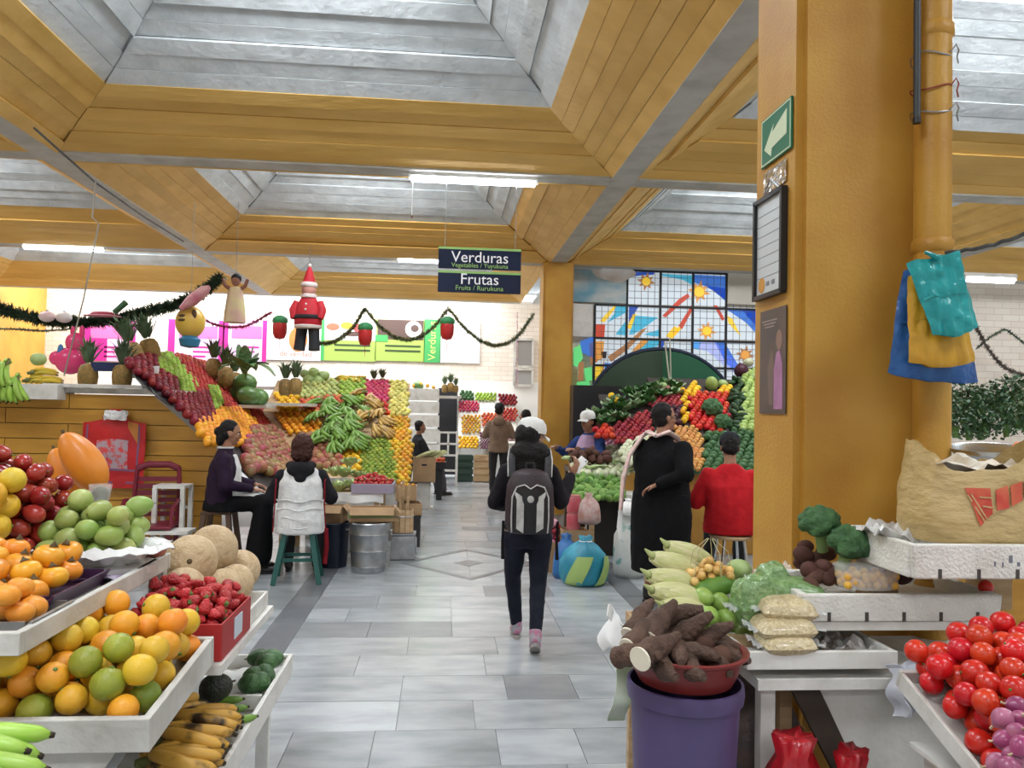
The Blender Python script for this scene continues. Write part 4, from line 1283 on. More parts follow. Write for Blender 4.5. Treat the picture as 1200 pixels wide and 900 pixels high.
# green bananas in the near corner, in a tray of their own
tray('banana_tray', 'white tray under the bright green bananas', -1.35, -.80, 1.35, 1.75, .80, .04, M_WHITE2)
for (px, py, d, rz, n) in ((-12, 876, 1.60, -12, 4), (-6, 905, 1.52, -22, 4)):
    q = P(px, py, d)
    bunch('bright_banana', 'banana_bunch', 'bright green bananas beside the orange tray pedestal', (q.x - .07, q.y, q.z - .03), R(rz), n, 'green bananas below the orange tray', .5, .1, .95)

# steel tray of clementines
tr = thing('steel_tray', 'shallow steel tray of clementines on the mango shelf', 'tray', (-1.22, 2.04, 1.036))
G().prism([(-.20, 0), (.20, 0), (.225, .035), (.215, .036), (.192, .006), (-.192, .006), (-.215, .036), (-.225, .035)], 0, .22, 'y').build('pan', M_GREYM, tr)
G().box((0, .003, .018), (.41, .006, .034)).build('rim', M_GREYM, tr); G().box((0, .217, .018), (.41, .006, .034)).build('rim', M_GREYM, tr)
for p in heap(17, .032, (-1.42, -1.02, 2.05, 2.25), lambda x, y: 1.044, 5, k=.1, centre=(-1.12, 2.15)):
    put('clementine', p, rrot(False), 1.0, 'smooth bright clementine in the steel tray', 'clementines in the steel tray')
# dark dish of yellow-orange fruit
ds = thing('fruit_dish', 'dark plastic dish of yellow-orange fruit on the mango shelf', 'dish', (-1.32, 2.42, 1.036))
G().prism([(-.25, 0), (.25, 0), (.28, .05), (.272, .05), (.245, .008), (-.245, .008), (-.272, .05), (-.28, .05)], -.18, .18, 'y').build('pan', mat('purple_plastic', (.06, .02, .06), .4), ds)
G().box((0, -.178, .026), (.52, .006, .05)).build('rim', MATS['purple_plastic'], ds)
G().box((0, .178, .026), (.52, .006, .05)).build('rim', MATS['purple_plastic'], ds)
for p in heap(38, .0365, (-1.56, -1.07, 2.25, 2.58), lambda x, y: 1.046 + (y - 2.28) * .12, 6, k=.12, centre=(-1.35, 2.50)):
    put('persimmon', p, rrot(False), RF.uniform(.92, 1.08), 'yellow-orange fruit with dark calyx in the dark dish', 'yellow-orange fruit in the dark dish')
# purple tissue under the green mangoes
tag(sheet(G(), -1.13, 2.76, .26, .34, 1.04, .035, 7, 18).build('tissue_sheet', mat('purple_tissue', (.15, .08, .20), .6, (.45, .42, .50), 14, .5, .3, 30), None, True), 'crumpled purple and white tissue on the mango shelf edge', 'tissue')
# paper lined tray of green mangoes
pt_ = thing('paper_tray', 'white paper lined tray heaped with green mangoes', 'tray', (-1.18, 2.80, 1.036))
def ruff(u, v):
    a = 2 * PI * u
    f = 1 + .10 * noise.noise(Vector((math.cos(a) * 3, math.sin(a) * 3, v * 3))) + .05 * math.cos(11 * a)
    r_ = .12 + .13 * v
    return (r_ * f * math.cos(a) * 1.02, r_ * f * math.sin(a) * .72, .02 + .10 * v - .04 * max(0, v - .75) * 4 + .025 * noise.noise(Vector((math.cos(a) * 5, math.sin(a) * 5, v * 6 + 9))))
G().grid(ruff, 60, 10, .003).build('paper_lining', M_PAPER, pt_, True)
G().lathe([(.001, 0), (.20, 0), (.21, .03), (.001, .03)], 24, sy=.72).build('tray_base', M_WHITE, pt_)
for p in heap(34, .036, (-1.34, -1.02, 2.66, 2.94), lambda x, y: 1.085, 8, k=.22, centre=(-1.19, 2.81)):
    put('green_mango', p, lying(None, .3), RF.uniform(.82, .96), 'green mango in the white paper lined tray', 'green mangoes in the paper tray')
put('red_mango', (-1.03, 2.95, 1.082), lying(), .72, 'purple-red mango at the edge of the mango shelf')
# step with tree tomatoes and oranges
tray('raised_box', 'raised white box under the tree tomatoes', -1.90, -1.345, 2.56, 2.98, 1.036, .12, M_WHITE2, cat='box')
for p in heap(120, .034, (-1.88, -1.30, 2.68, 2.99), lambda x, y: 1.10, 12, k=.75, centre=(-1.52, 2.85)):
    put('tree_tomato', p, lying(None, .4), RF.uniform(.95, 1.15), 'glossy dark red tree tomato in the tall heap', 'tree tomatoes heaped on the shelf')
for p in heap(14, .042, (-1.70, -1.34, 2.56, 2.72), lambda x, y: 1.17, 13, k=.5, centre=(-1.48, 2.64)):
    put('orange_y', p, rrot(), 1.02, 'orange beside the tree tomatoes on the raised box', 'oranges beside the tree tomatoes')
bk = thing('papaya_stand', 'white wooden block behind the green mangoes holding the papayas', 'block', (-1.52, 3.12, 0))
G().box((0, 0, .55), (.42, .22, 1.10)).build('block', M_WHITE2, bk); G().box((0, 0, 1.11), (.46, .25, .02)).build('top_board', M_WHITE2, bk)
q = P(97, 535, 3.12); put('papaya', (q.x, 3.12, q.z - .02), (R(-12), R(-32), .4), .80, 'large ribbed orange papaya standing behind the green mangoes')
q = P(70, 548, 3.18); put('papaya', (q.x, 3.24, q.z - .03), (R(-14), R(-30), .2), .72, 'smaller papaya leaning behind the large orange papaya')
cp = thing('plastic_cup', 'clear plastic cup beside the papaya', 'cup', P(117, 590, 3.02))
G().lathe([(.001, 0), (.030, 0), (.04, .07), (.0385, .07), (.029, .004), (.001, .004)], 16).build('cup', M_CLEAR, cp, True)
G().ball((0, 0, .035), (.028, .028, .028)).build('dried_fruit', mat('dried', (.05, .03, .02), .8), cp, True)
# white bag on the floor beyond the tray
sack('plastic_bag', 'white plastic bag slumped on the floor beyond the low tray', 'bag', (PZ(292, 795, .0).x - .02, 3.86, 0), .13, .15, .40, M_PAPER, 3, .4)

# ================================================================ PLANKED STALL WITH THE APPLE BANK
SY = 8.22
stall = thing('planked_stall', 'yellow planked stall side under the sloping apple bank', 'stall', (0, SY, 0))
ph_ = .152
dg0, dg1 = P(190, 466, SY), P(262, 531, SY)
k = 0
z = 1.685
while z > 0.02:
    z0 = max(z - ph_, 0)
    zr = (z + z0) / 2
    def xr(zz):
        return dg0.x + (dg1.x - dg0.x) * min(1, max(0, (dg0.z - zz) / (dg0.z - dg1.z)))
    xl = -5.6
    cuts = [xl, -4.35 if k % 2 else -3.75, None]
    for a in range(2):
        x0_, x1_ = cuts[a], cuts[a + 1]
        top_r = xr(z) if x1_ is None else x1_
        bot_r = xr(z0) if x1_ is None else x1_
        gp = .004
        G().prism([(x0_ + gp, z0 + gp), (bot_r - gp, z0 + gp), (top_r - gp, z - gp), (x0_ + gp, z - gp)], RF.uniform(-.004, .004), .03, 'y').build('plank', M_PLANK, stall)
    z = z0
    k += 1
G().prism([(-5.6, 0), (dg1.x - .01, 0), (dg1.x - .01, dg1.z - .01), (dg0.x - .01, 1.68), (-5.6, 1.68)], .03, .05, 'y').build('backing', mat('dark_gap', (.10, .05, .01), .8), stall)
G().bar((dg0.x - .06, .01, dg0.z + .035), (dg1.x + .02, .01, dg1.z - .01), .06, .02, (0, 1, 0)).build('edge_strip', mat('grey_strip', (.30, .29, .27), .6), stall)
G().box((-4.2, .35, 1.72), (2.9, .75, .05)).build('shelf_board', M_WHITE2, stall)
G().box((-3.5, -.02, 1.765), (.95, .12, .035)).build('shelf_edge', M_WHITE, stall)

# sloping bank
BB = Bank((-2.84, SY + .03, 1.72), (.728, 0, -.686), (0, 1, 0))
o = BB.board(-.50, 1.60, 0, 1.93, 'b', M_BLACK, '', '')
tag(o.build('apple_bank_board', mat('dark_board', (.03, .022, .02), .8)), 'dark sloping display board under the bank of apples', 'board')
for (nm, poly, key, gap, lab) in (
    ('dark red apples at the top of the bank', [(140, 428), (176, 419), (184, 437), (182, 438), (202, 446), (207, 463), (240, 463), (247, 490), (238, 501), (222, 499), (186, 464)], 'dark_apple', .088, 'dark red apple in black dishes at the bank edge'),
    ('green apples in the upper strip', [(176, 420), (197, 416), (226, 450), (226, 463), (208, 463), (203, 446), (184, 437)], 'green_apple', .078, 'green apple in the broad strip of the apple bank'),
    ('green apples in the lower strip', [(241, 455), (253, 455), (257, 480), (243, 481)], 'green_apple', .078, 'green apple in the short strip above the loose oranges'),
    ('red apples in the bank', [(200, 416), (226, 424), (300, 474), (320, 503), (292, 506), (257, 478), (253, 455), (241, 455), (241, 463), (226, 463)], 'red_apple', .078, 'red apple in the sloping bank behind the planked stall'),
    ('peaches in the bank', [(228, 424), (252, 430), (322, 480), (340, 500), (322, 500), (300, 473)], 'peach', .076, 'pinkish peach beside the red apples of the bank'),
    ('oranges at the foot of the bank', [(224, 500), (258, 480), (286, 484), (300, 502), (292, 522), (240, 527)], 'far_orange', .083, 'orange at the foot of the sloping apple bank'),
    ('mangoes at the foot of the bank', [(290, 507), (322, 500), (340, 506), (350, 530), (340, 558), (284, 558), (280, 524)], 'red_mango', .115, 'red and green mango below the apple bank'),
    ('pale apples in the bank', [(312, 484), (326, 478), (346, 496), (334, 506)], 'pale_apple', .077, 'pale green apple at the far end of the bank'),
    ('avocados at the foot of the bank', [(340, 505), (352, 512), (384, 540), (362, 562), (341, 558), (351, 530)], 'far_avocado', .095, 'dark green avocado behind the person in the white vest'),
):
    BB.fill(poly, key, gap * 1.12, lab, nm, scl=(1.03, 1.2))
for (px, py) in ((170, 452), (188, 466), (212, 478), (232, 494)):
    a, b = BB.at(px, py)
    q = BB.pt(a, b, .012)
    t = thing('black_dish', 'shallow black dish of dark apples at the edge of the bank', 'dish', q, 0, 'black apple dishes', rot=(0, R(43.3), 0))
    G().lathe([(.001, 0), (.13, 0), (.17, .02), (.165, .022), (.127, .004), (.001, .004)], 18).build('dish', M_BLACK, t, True)
# pineapples
M_PINE = mat('pineapple_skin', (.36, .20, .05), .6, (.22, .15, .04), 40, .5, .8, 90, vary=.15)
M_PINL = mat('pineapple_leaf', (.06, .11, .05), .5, (.12, .18, .09), 12, .5, vary=.2)
def pine_crown(h=.20, n=34, spread=1.0, seed=0):
    g = G(); r2 = random.Random(seed)
    for i in range(n):
        a = i * 2.4; t = i / n
        L = h * (.65 + .5 * r2.random()) * (1 - .15 * t)
        o_ = (1 - t) * .9 * spread + .1
        p0 = Vector((math.cos(a) * .018, math.sin(a) * .018, .01 + t * .05))
        p1 = p0 + Vector((math.cos(a) * L * .35 * o_, math.sin(a) * L * .35 * o_, L * .5))
        p2 = p1 + Vector((math.cos(a) * L * .45 * o_, math.sin(a) * L * .45 * o_, L * .42 - L * .35 * o_))
        w = Vector((-math.sin(a), math.cos(a), 0)) * .012
        up = Vector((0, 0, .002))
        g._add([p0 - w, p0 + w, p1 + w * .9, p1 - w * .9, p2], [(0, 1, 2, 3), (3, 2, 4)])
    return g
pb = G().lathe([(.001, 0), (.045, .004), (.062, .035), (.067, .085), (.062, .135), (.045, .165), (.02, .172), (.001, .172)], 16)
KIND['pineapple'] = ('pineapple', 'pineapple', pb.mesh('pineapple', M_PINE, 'all'), [])
PCROWN = [pine_crown(.20, 34, 1.0, s).translate if False else pine_crown(.20, 34, 1.0, s) for s in range(2)]
for g_ in PCROWN:
    g_.v = [(x, y, z + .165) for x, y, z in g_.v]
PCM = [g_.mesh('crown', M_PINL, False) for g_ in PCROWN]
def pineapple(loc, s, label, group='pineapples on the planked stall', rot=(0, 0, 0)):
    o = put('pineapple', loc, rot, s, label, group)
    c = bpy.data.objects.new('crown', PCM[RF.randrange(2)]); COL.objects.link(c); c.parent = o; c['kind'] = 'stuff'
    return o
for (px, py, d, s, lab) in ((103, 441, 8.35, 1.45, 'pineapple standing alone on the white shelf of the planked stall'), (143, 444, 8.30, 1.45, 'pineapple beside the white sign card on the planked stall')):
    q = P(px, py, d); pineapple((q.x, q.y, 1.745), s, lab)
for (px, py, d, s) in ((160, 428, 8.75, 1.75), (180, 420, 9.05, 1.6)):
    q = P(px, py, d); pineapple((q.x, q.y, q.z - .05), s, 'large pineapple leaning behind the green apples', 'pineapples behind the green apples', (R(8), R(-14), 0))
for (px, py, d) in ((250, 436, 10.4), (264, 446, 10.35), (274, 452, 10.6)):
    q = P(px, py, d); pineapple((q.x, q.y, q.z - .08), 1.5, 'pineapple at the top of the apple bank beside the watermelons', 'pineapples beside the watermelons')
for (px, py) in ((334, 462), (346, 461)):
    q = P(px, py, 11.0); pineapple((q.x, q.y, q.z - .02), 1.35, 'pineapple upright on the white shelf beside the yellow mangoes', 'pineapples on the far white shelf')
for (px, py, d, s) in ((287, 449, 10.45, 1.0), (290, 464, 10.35, 1.0), (302, 466, 10.5, .95), (280, 462, 10.55, .9)):
    q = P(px, py, d); put('watermelon', q, lying(R(60)), s, 'green watermelon at the top of the apple bank', 'watermelons on the apple bank')
# shelf behind the bank that carries watermelons and pineapples
tag(G().box((-2.85, 10.5, 1.585), (1.2, .6, .04)).build('back_shelf', M_WHITE2), 'white shelf at the far end of the apple bank', 'shelf')
tag(G().box((-2.15, 11.0, 1.62), (.75, .5, .04)).build('back_shelf', M_WHITE2), 'white shelf carrying pineapples beyond the watermelons', 'shelf')
# white card leaning behind the dark apples
q = P(168, 436, 8.34)
tag(G().box((0, 0, 0), (.30, .01, .14), rx=R(-20)).build('price_card', M_PAPER, None, loc=q), 'blank white card leaning behind the dark apples', 'card')
# green bananas and mixed fruit in the white crate at the left
tray('banana_crate', 'white crate of green bananas on the planked stall', -4.75, -3.78, 8.04, 8.40, 1.62, .15, M_WHITE, cat='crate')
for (px, py, rz, n, z) in ((6, 448, 80, 7, 1.70), (24, 447, 95, 7, 1.72), (14, 430, 70, 7, 1.80), (2, 430, 60, 6, 1.80)):
    q = P(px, py, 8.15)
    b = bunch('bright_banana', 'banana_bunch', 'light green bananas in the white crate on the planked stall', (q.x, 8.12, q.z), 0, n, 'green bananas in the white crate', 1.0, .2, 1.35)
    b.rotation_euler = (0, R(70), R(rz + 180))
for (px, py, n) in ((46, 432, 5), (52, 448, 5), (40, 448, 4)):
    q = P(px, py, 8.3)
    bunch('yellow_banana', 'yellow_banana_bunch', 'yellow bananas beside the white crate of green bananas', (q.x - .05, 8.3, 1.765 + (.08 if py < 440 else 0)), R(20), n, 'yellow bananas beside the crate', .6, .2, 1.2)
put('cabbage', P(45, 421, 8.35), (0, 0, 0), .8, 'green cabbage on the yellow bananas of the planked stall')
# pink toy balloons
bl = thing('balloon_figure', 'pink balloon toy with ears standing behind the pineapples', 'balloon toy', P(82, 437, 9.0))
bl.scale = (.8, .8, .8)
M_PNK = mat('balloon_pink', (.80, .06, .22), .25)
for (nm, c, r_) in (('lower_balloon', (0, 0, .17), (.20, .17, .19)), ('upper_balloon', (.06, 0, .42), (.13, .12, .14)), ('ear', (.02, 0, .56), (.035, .03, .09)), ('ear', (.14, 0, .57), (.035, .03, .09)), ('arm', (-.18, 0, .20), (.10, .07, .10))):
    G().ball(c, r_, 18, 12).build(nm, M_PNK, bl, True)
G().ball((-.10, -.08, .30), (.04, .03, .09), 12, 8).build('blue_ribbon', mat('ribbon_blue', (.05, .20, .50), .4), bl, True)
tag(G().box((0, 0, 0), (.30, .10, .09)).build('folded_cloth', mat('cloth_navy', (.02, .03, .10), .8), None, loc=P(127, 430, 8.35)), 'dark blue folded cloth between the pineapples', 'cloth')
# plant with broad striped leaves on the bank
def leafy(name, label, loc, n, L, w, m, droop=.8, seed=1, cat='plant', pot=None, up=.6, group=None):
    t = thing(name, label, cat, loc, 0, group)
    r2 = random.Random(seed)
    for i in range(n):
        a = 2.4 * i + r2.uniform(-.2, .2)
        l = L * r2.uniform(.75, 1.1)
        el = R(80) - (i / n) * R(65)
        def fn(u, v, a=a, l=l, el=el):
            s_ = v * l
            h = s_ * math.sin(el) - droop * s_ * s_ / l * math.cos(el) * .9
            rr = .02 + s_ * math.cos(el)
            ww = w * math.sin(PI * min(v * .9 + .08, 1)) ** .8 * (2 * u - 1)
            return (math.cos(a) * rr - math.sin(a) * ww, math.sin(a) * rr + math.cos(a) * ww, up * L * (i / n) * .5 + h + abs(2 * u - 1) * w * .25)
        G().grid(fn, 2, 6).build('leaf', m, t, True)
    G().tube([(0, 0, -.05), (0, 0, up * L * .5)], [.022, .014], 8).build('stem', STEMG, t, True)
    return t
leafy('striped_leaf_plant', 'broad striped green leaf plant at the top of the apple bank', P(287, 440, 9.7), 14, .42, .075, mat('striped_leaf', (.05, .13, .04), .4, (.18, .28, .12), 22, .45, stretch=(1, 1, 3)), .75, 5)
# stools and chair
def stool(name, label, loc, h, w, m, rz=0, spread=1.25, step=True, slot=False):
    t = thing(name, label, 'stool', loc, rz)
    G().box((0, 0, h - .015), (w, w, .03)).build('seat', m, t, bevel=.008)
    for sx in (-1, 1):
        for sy in (-1, 1):
            a, b = Vector((sx * w * .40, sy * w * .40, h - .03)), Vector((sx * w * .5 * spread, sy * w * .5 * spread, 0))
            G().bar(a, b, .045, .045).build('leg', m, t)
    for sx in (-1, 1):
        G().bar((sx * w * .47, -w * .47, h * .45), (sx * w * .47, w * .47, h * .45), .03, .03).build('rail', m, t)
        G().bar((-w * .47, sx * w * .47, h * .45), (w * .47, sx * w * .47, h * .45), .03, .03).build('rail', m, t)
    return t
q = P(350, 640, 7.42)
stool('plastic_stool', 'dark green plastic stool under the person in the white vest', (q.x, 7.42, 0), .47, .30, mat('green_plastic', (.015, .09, .075), .4), R(6), 1.35)
q = P(256, 640, 7.72)
stool('wooden_stool', 'dark wooden stool under the person in the purple cardigan', (q.x, 7.72, 0), .60, .28, mat('dark_wood', (.08, .04, .02), .6))
# white step stool
q = PZ(229, 652, 0)
ss = thing('step_stool', 'white wooden step stool beside the red plastic chair', 'stool', (q.x, 7.85, 0))
G().box((-.05, .10, .80), (.30, .26, .03)).build('seat', M_WHITE, ss); G().box((.0, -.16, .40), (.44, .26, .03)).build('step', M_WHITE, ss)
for (x, y, zt) in ((-.18, -.02, .79), (.08, -.02, .79), (-.18, .22, .79), (.08, .22, .79), (-.20, -.27, .39), (.20, -.27, .39)):
    G().bar((x, y, 0), (x, y, zt), .04, .04).build('leg', M_WHITE, ss)
for zz in (.25, .58):
    G().bar((-.18, .22, zz), (.08, .22, zz), .03, .03).build('rail', M_WHITE, ss)
q = P(187, 600, 8.0)
rc_ = thing('plastic_chair', 'dark red plastic garden chair against the yellow planks', 'chair', (q.x, 7.78, 0), R(8))
M_RCH = mat('chair_red', (.17, .012, .03), .4)
G().box((0, .0, .44), (.44, .42, .03)).build('seat', M_RCH, rc_, bevel=.01)
for (x, y) in ((-.19, -.18), (.19, -.18), (-.19, .18), (.19, .18)):
    G().bar((x * 1.1, y * 1.15, 0), (x, y, .43), .045, .045).build('leg', M_RCH, rc_)
for x in (-.20, .20):
    G().tube([(x, .19, .44), (x * 1.02, .23, .75), (x * .95, .25, .98)], .022, 8).build('back_post', M_RCH, rc_, True)
    G().tube([(x * 1.08, .20, .66), (x * 1.2, .0, .68), (x * 1.1, -.19, .62), (x * 1.05, -.19, .44)], .02, 8, .8).build('armrest', M_RCH, rc_, True)
G().tube([(-.19, .25, .96), (-.10, .265, 1.0), (.10, .265, 1.0), (.19, .25, .96)], .028, 8, 1.2).build('top_rail', M_RCH, rc_, True)
for i in range(6):
    G().box((0, .225 + .004 * i, .52 + .068 * i), (.36, .012, .045)).build('back_slat', M_RCH, rc_)
# red patterned bag hanging on the planks
rb = thing('hanging_bag', 'red patterned shopping bag hanging on the yellow planks', 'bag', P(136, 483, SY - .04))
bw, bh = .60, .68
def bagf(sgn):
    return lambda u, v: ((u - .5) * bw * (1 + .02 * math.sin(7 * v)), -.02 - sgn * .035 * math.sin(PI * u) * math.sin(PI * min(v * 1.2, 1)) + .012 * noise.noise(Vector((u * 5, v * 5, sgn))), -.08 - bh * v + .025 * math.cos(PI * (2 * u - 1)) * (1 - v))
M_RBAG = mat('bag_red', (.55, .012, .016), .4, (.42, .008, .012), 6, .4, .2, 14)
G().grid(bagf(1), 14, 14).build('front_panel', M_RBAG, rb, True); G().grid(bagf(-.2), 14, 14).build('back_panel', M_RBAG, rb, True)
M_BAGP = mat('bag_print', (.40, .30, .34), .5, (.62, .06, .06), 16, .5, sharp=(.45, .55))
G().grid(lambda u, v: Vector(bagf(1)(.24 + .5 * u, .30 + .42 * v)) - Vector((0, .004, 0)), 12, 12).build('printed_emblem', M_BAGP, rb, True)
for (u0, u1, v0, v1) in ((.06, .09, .04, .95), (.88, .91, .04, .95), (.06, .91, .90, .93), (.06, .91, .72, .75)):
    G().grid(lambda u, v: Vector(bagf(1)(u0 + (u1 - u0) * u, v0 + (v1 - v0) * v)) - Vector((0, .003, 0)), 6, 6).build('printed_border', mat('bag_border', (.20, .08, .16), .5), rb, True)
G().grid(lambda u, v: Vector(bagf(1)(.72 + .16 * u, .02 + .30 * v * (.3 + .7 * u))) - Vector((0, .006, 0)), 6, 6).build('folded_corner', mat('bag_fold', (.55, .20, .03), .5), rb, True)
G().tube([(-.12, -.01, -.06), (-.05, -.01, .02), (.05, -.01, .02), (.12, -.01, -.06)], .012, 8).build('handle', M_RBAG, rb, True)
tag(sheet(G(), 0, 0, .22, .10, 0, .05, 4, 14, fq=16).build('crumpled_paper', M_PAPER, None, True, loc=P(136, 487, SY - .10), rot=(R(70), 0, 0)), 'crumpled white paper stuck on the planks above the red bag', 'paper')

# ================================================================ MIDDLE LEFT STALL: lettuces, strawberries, plantains, citrus
# front table
ft = thing('front_table', 'low produce table with white cloth edge beside the metal bucket', 'table', (-1.15, 8.30, 0))
G().box((0, .45, .70), (1.05, 1.0, .03)).build('table_top', M_CRATE, ft)
for (x, y) in ((-.48, 0), (.48, 0), (-.48, .9), (.48, .9)):
    G().bar((x, y, 0), (x, y, .685), .05, .05).build('leg', M_CRATE, ft)
G().grid(lambda u, v: (-.55 + 1.1 * u, -.06 - .02 * math.sin(u * 17) * v, .722 - .10 * v + .012 * math.sin(u * 23) * v), 24, 5, .004).build('cloth_edge', M_PAPER, ft, True)
for i, (px, py, d, s) in enumerate(((398, 570, 8.45, 1.2), (415, 568, 8.45, 1.15), (403, 553, 8.65, 1.2), (421, 556, 8.7, 1.0), (410, 541, 8.95, 1.1), (392, 552, 8.8, 1.1))):
    q = P(px, py, d)
    lt = thing('lettuce', 'pale green curly lettuce on the front table', 'lettuce', (q.x, q.y, q.z - .05), i, 'lettuces on the front table')
    lt.scale = (s, s, s)
    if i == 0:
        LM = []
        for ring_, (n, rr, el) in enumerate(((7, .085, 25), (6, .07, 50), (4, .045, 75))):
            for j in range(n):
                a = 2 * PI * j / n + ring_ * .4
                def fn(u, v, a=a, rr=rr, el=el, j=j):
                    w = .055 * math.sin(PI * min(.15 + v * .7, 1)) * (2 * u - 1)
                    s_ = rr * 1.3 * v
                    fr = .016 * math.sin(u * 20 + j) * v
                    x = s_ * math.cos(R(el)) + fr; z = s_ * math.sin(R(el)) + fr + .02 * abs(2 * u - 1)
                    return (math.cos(a) * x - math.sin(a) * w, math.sin(a) * x + math.cos(a) * w, z)
                LM.append(G().grid(fn, 8, 5).mesh('leaf', mat('lettuce_leaf', (.34, .46, .16), .5, (.50, .58, .30), 16, .5), 'all'))
        LC = G().ball((0, 0, .04), (.05, .05, .05), 10, 7).mesh('heart', MATS['lettuce_leaf'], 'all')
    for me in LM:
        c = bpy.data.objects.new('leaf', me); COL.objects.link(c); c.parent = lt
    c = bpy.data.objects.new('heart', LC); COL.objects.link(c); c.parent = lt
tray('berry_crate', 'grey plastic crate of red berries on the front table', -.93, -.50, 8.22, 8.66, .715, .10, mat('crate_lilac', (.32, .28, .36), .5), cat='crate', th=.012)
for p in heap(120, .022, (-.92, -.51, 8.23, 8.65), lambda x, y: .79, 31, k=.34, centre=(-.74, 8.46)):
    f = p.x + .1 * RF.random()
    put('strawberry', p, rrot(), 1.15, 'red berry heaped in the grey crate on the front table', 'berries on the front table')
bkt = PZ(430, 672, 0)
gb = thing('metal_bucket', 'galvanised ribbed metal bucket standing on the marble floor', 'bucket', (bkt.x, 7.86, 0))
G().lathe([(.001, .004), (.165, .004), (.168, .05), (.174, .06), (.170, .07), (.180, .20), (.186, .21), (.182, .22), (.190, .36), (.196, .37), (.192, .38), (.198, .46), (.206, .475), (.198, .485), (.192, .46), (.162, .02), (.001, .02)], 36).build('body', M_GREYM, gb, 40)
for sd in (-1, 1):
    G().tube([(sd * .19, -.03, .40), (sd * .225, 0, .40), (sd * .19, .03, .40)], .007, 6).build('handle_lug', M_GREYM, gb, True)
G().lathe([(.001, .45), (.185, .45), (.185, .44), (.001, .44)], 28).build('contents', mat('rice_white', (.55, .52, .46), .8, (.4, .38, .33), 30), gb)
q = PZ(394, 662, 0)
db = thing('plastic_drum', 'dark blue plastic drum beside the metal bucket', 'drum', (q.x - .02, 8.08, 0))
G().lathe([(.001, 0), (.13, 0), (.15, .40), (.158, .41), (.158, .44), (.145, .44), (.12, .02), (.001, .02)], 26).build('body', mat('navy_plastic', (.008, .014, .03), .4), db, 40)
G().tube([(.15 * math.cos(a), .15 * math.sin(a), .44) for a in [2 * PI * k / 20 for k in range(21)]], .008, 6).build('rim', MATS['navy_plastic'], db, True)
def cbox(name, label, loc, w, d, h, rz=0, m=None, flaps=True, cat='box', hole=False, group=None):
    t = thing(name, label, cat, loc, rz, group)
    m = m or M_CARD
    G().box((0, 0, .004), (w, d, .008)).build('bottom', m, t)
    for sd in (-1, 1):
        G().box((0, sd * (d / 2 - .004), h / 2), (w, .008, h)).build('side_panel', m, t)
        G().box((sd * (w / 2 - .004), 0, h / 2), (.008, d - .016, h)).build('side_panel', m, t)
    if flaps:
        G().box((0, -d / 2 - .03, h - .02), (w * .96, .006, .09), rx=R(-40)).build('flap', m, t)
        G().box((w / 2 + .03, 0, h - .02), (.006, d * .9, .09), ry=R(-40)).build('flap', m, t)
    if hole:
        G().box((0, -d / 2 - .001, h * .70), (.08, .006, .028)).build('hand_hole', M_BLACK, t)
    return t
cbox('printed_carton', 'cardboard carton with green printed band on the metal bucket', (bkt.x + .02, 7.90, .487), .44, .28, .13, R(4))
tag(G().box((0, 0, 0), (.445, .004, .035)).build('printed_band', mat('print_green', (.20, .26, .08), .6), None, loc=(bkt.x + .02, 7.753, .55), rot=(0, 0, R(4))), 'green printed band on the carton above the metal bucket', 'print')
cbox('brown_carton', 'brown cardboard carton behind the white vest', (P(388, 600, 8.1).x, 8.12, .442), .28, .26, .16, R(-6))
# wooden pail, kitchen scale, cartons along the aisle
q = P(472, 632, 8.55)
wp = thing('wooden_pail', 'small wooden pail full of sticks on top of the grey scale', 'pail', (q.x, 8.50, .285))
for k in range(12):
    a = 2 * PI * k / 12
    G().box((.105 * math.cos(a), .105 * math.sin(a), .12), (.012, .052, .24), rz=a).build('stave', M_CRATE, wp)
G().tube([(.114 * math.cos(a), .114 * math.sin(a), .17) for a in [2 * PI * k / 20 for k in range(21)]], .006, 6).build('hoop', M_GREYM, wp, True)
for k in range(5):
    G().bar((.03 * math.cos(k * 2), .03 * math.sin(k * 2), .05), (.06 * math.cos(k * 2), .06 * math.sin(k * 2), .42 + .03 * k), .025, .02).build('stick', M_CRATE, wp)
sc = thing('kitchen_scale', 'grey metal weighing scale with round dial on the floor', 'scale', (q.x + .01, 8.50, 0))
G().box((0, 0, .13), (.24, .22, .25), taper=1.12).build('housing', M_GREYM, sc, bevel=.01)
G().lathe([(.001, 0), (.085, 0), (.09, .012), (.001, .012)], 24, M=Matrix.Translation((.128, 0, .14)) @ Matrix.Rotation(R(90), 4, 'Y')).build('dial', mat('dial_grey', (.35, .36, .37), .4), sc)
G().box((0, 0, .27), (.26, .24, .015)).build('platform', M_GREYM, sc)
for i, (px, py, d, w, dd, h, z) in enumerate(((497, 560, 12.75, .36, .30, .40, .42), (476, 565, 9.35, .24, .22, .18, .52), (480, 588, 9.3, .26, .24, .14, .36))):
    q = P(px, py, d)
    if i == 0:
        pd = thing('white_post_stand', 'white wooden stand under the cardboard box of corn', 'stand', (q.x, d, 0))
        G().box((0, 0, .21), (.22, .20, .42)).build('post', M_WHITE2, pd); G().box((0, 0, .01), (.30, .28, .02)).build('foot', M_WHITE2, pd)
        cbox('corn_box', 'cardboard box with hand hole holding corn cobs', (q.x, d, .421), w, dd, .40, 0, None, False, hole=True)
        CQ = Vector((q.x, d, .80))
    else:
        cbox('small_carton', ['', 'small carton of orange fruit beside the aisle behind the lettuces', 'printed carton stacked low beside the aisle'][i], (q.x, d, z), w, dd, h, R(5 * i), None, False)
for k in range(8):
    pass
st_ = thing('dark_crate', 'dark crate under the small cartons beside the aisle', 'crate', (P(478, 595, 9.3).x, 9.32, 0))
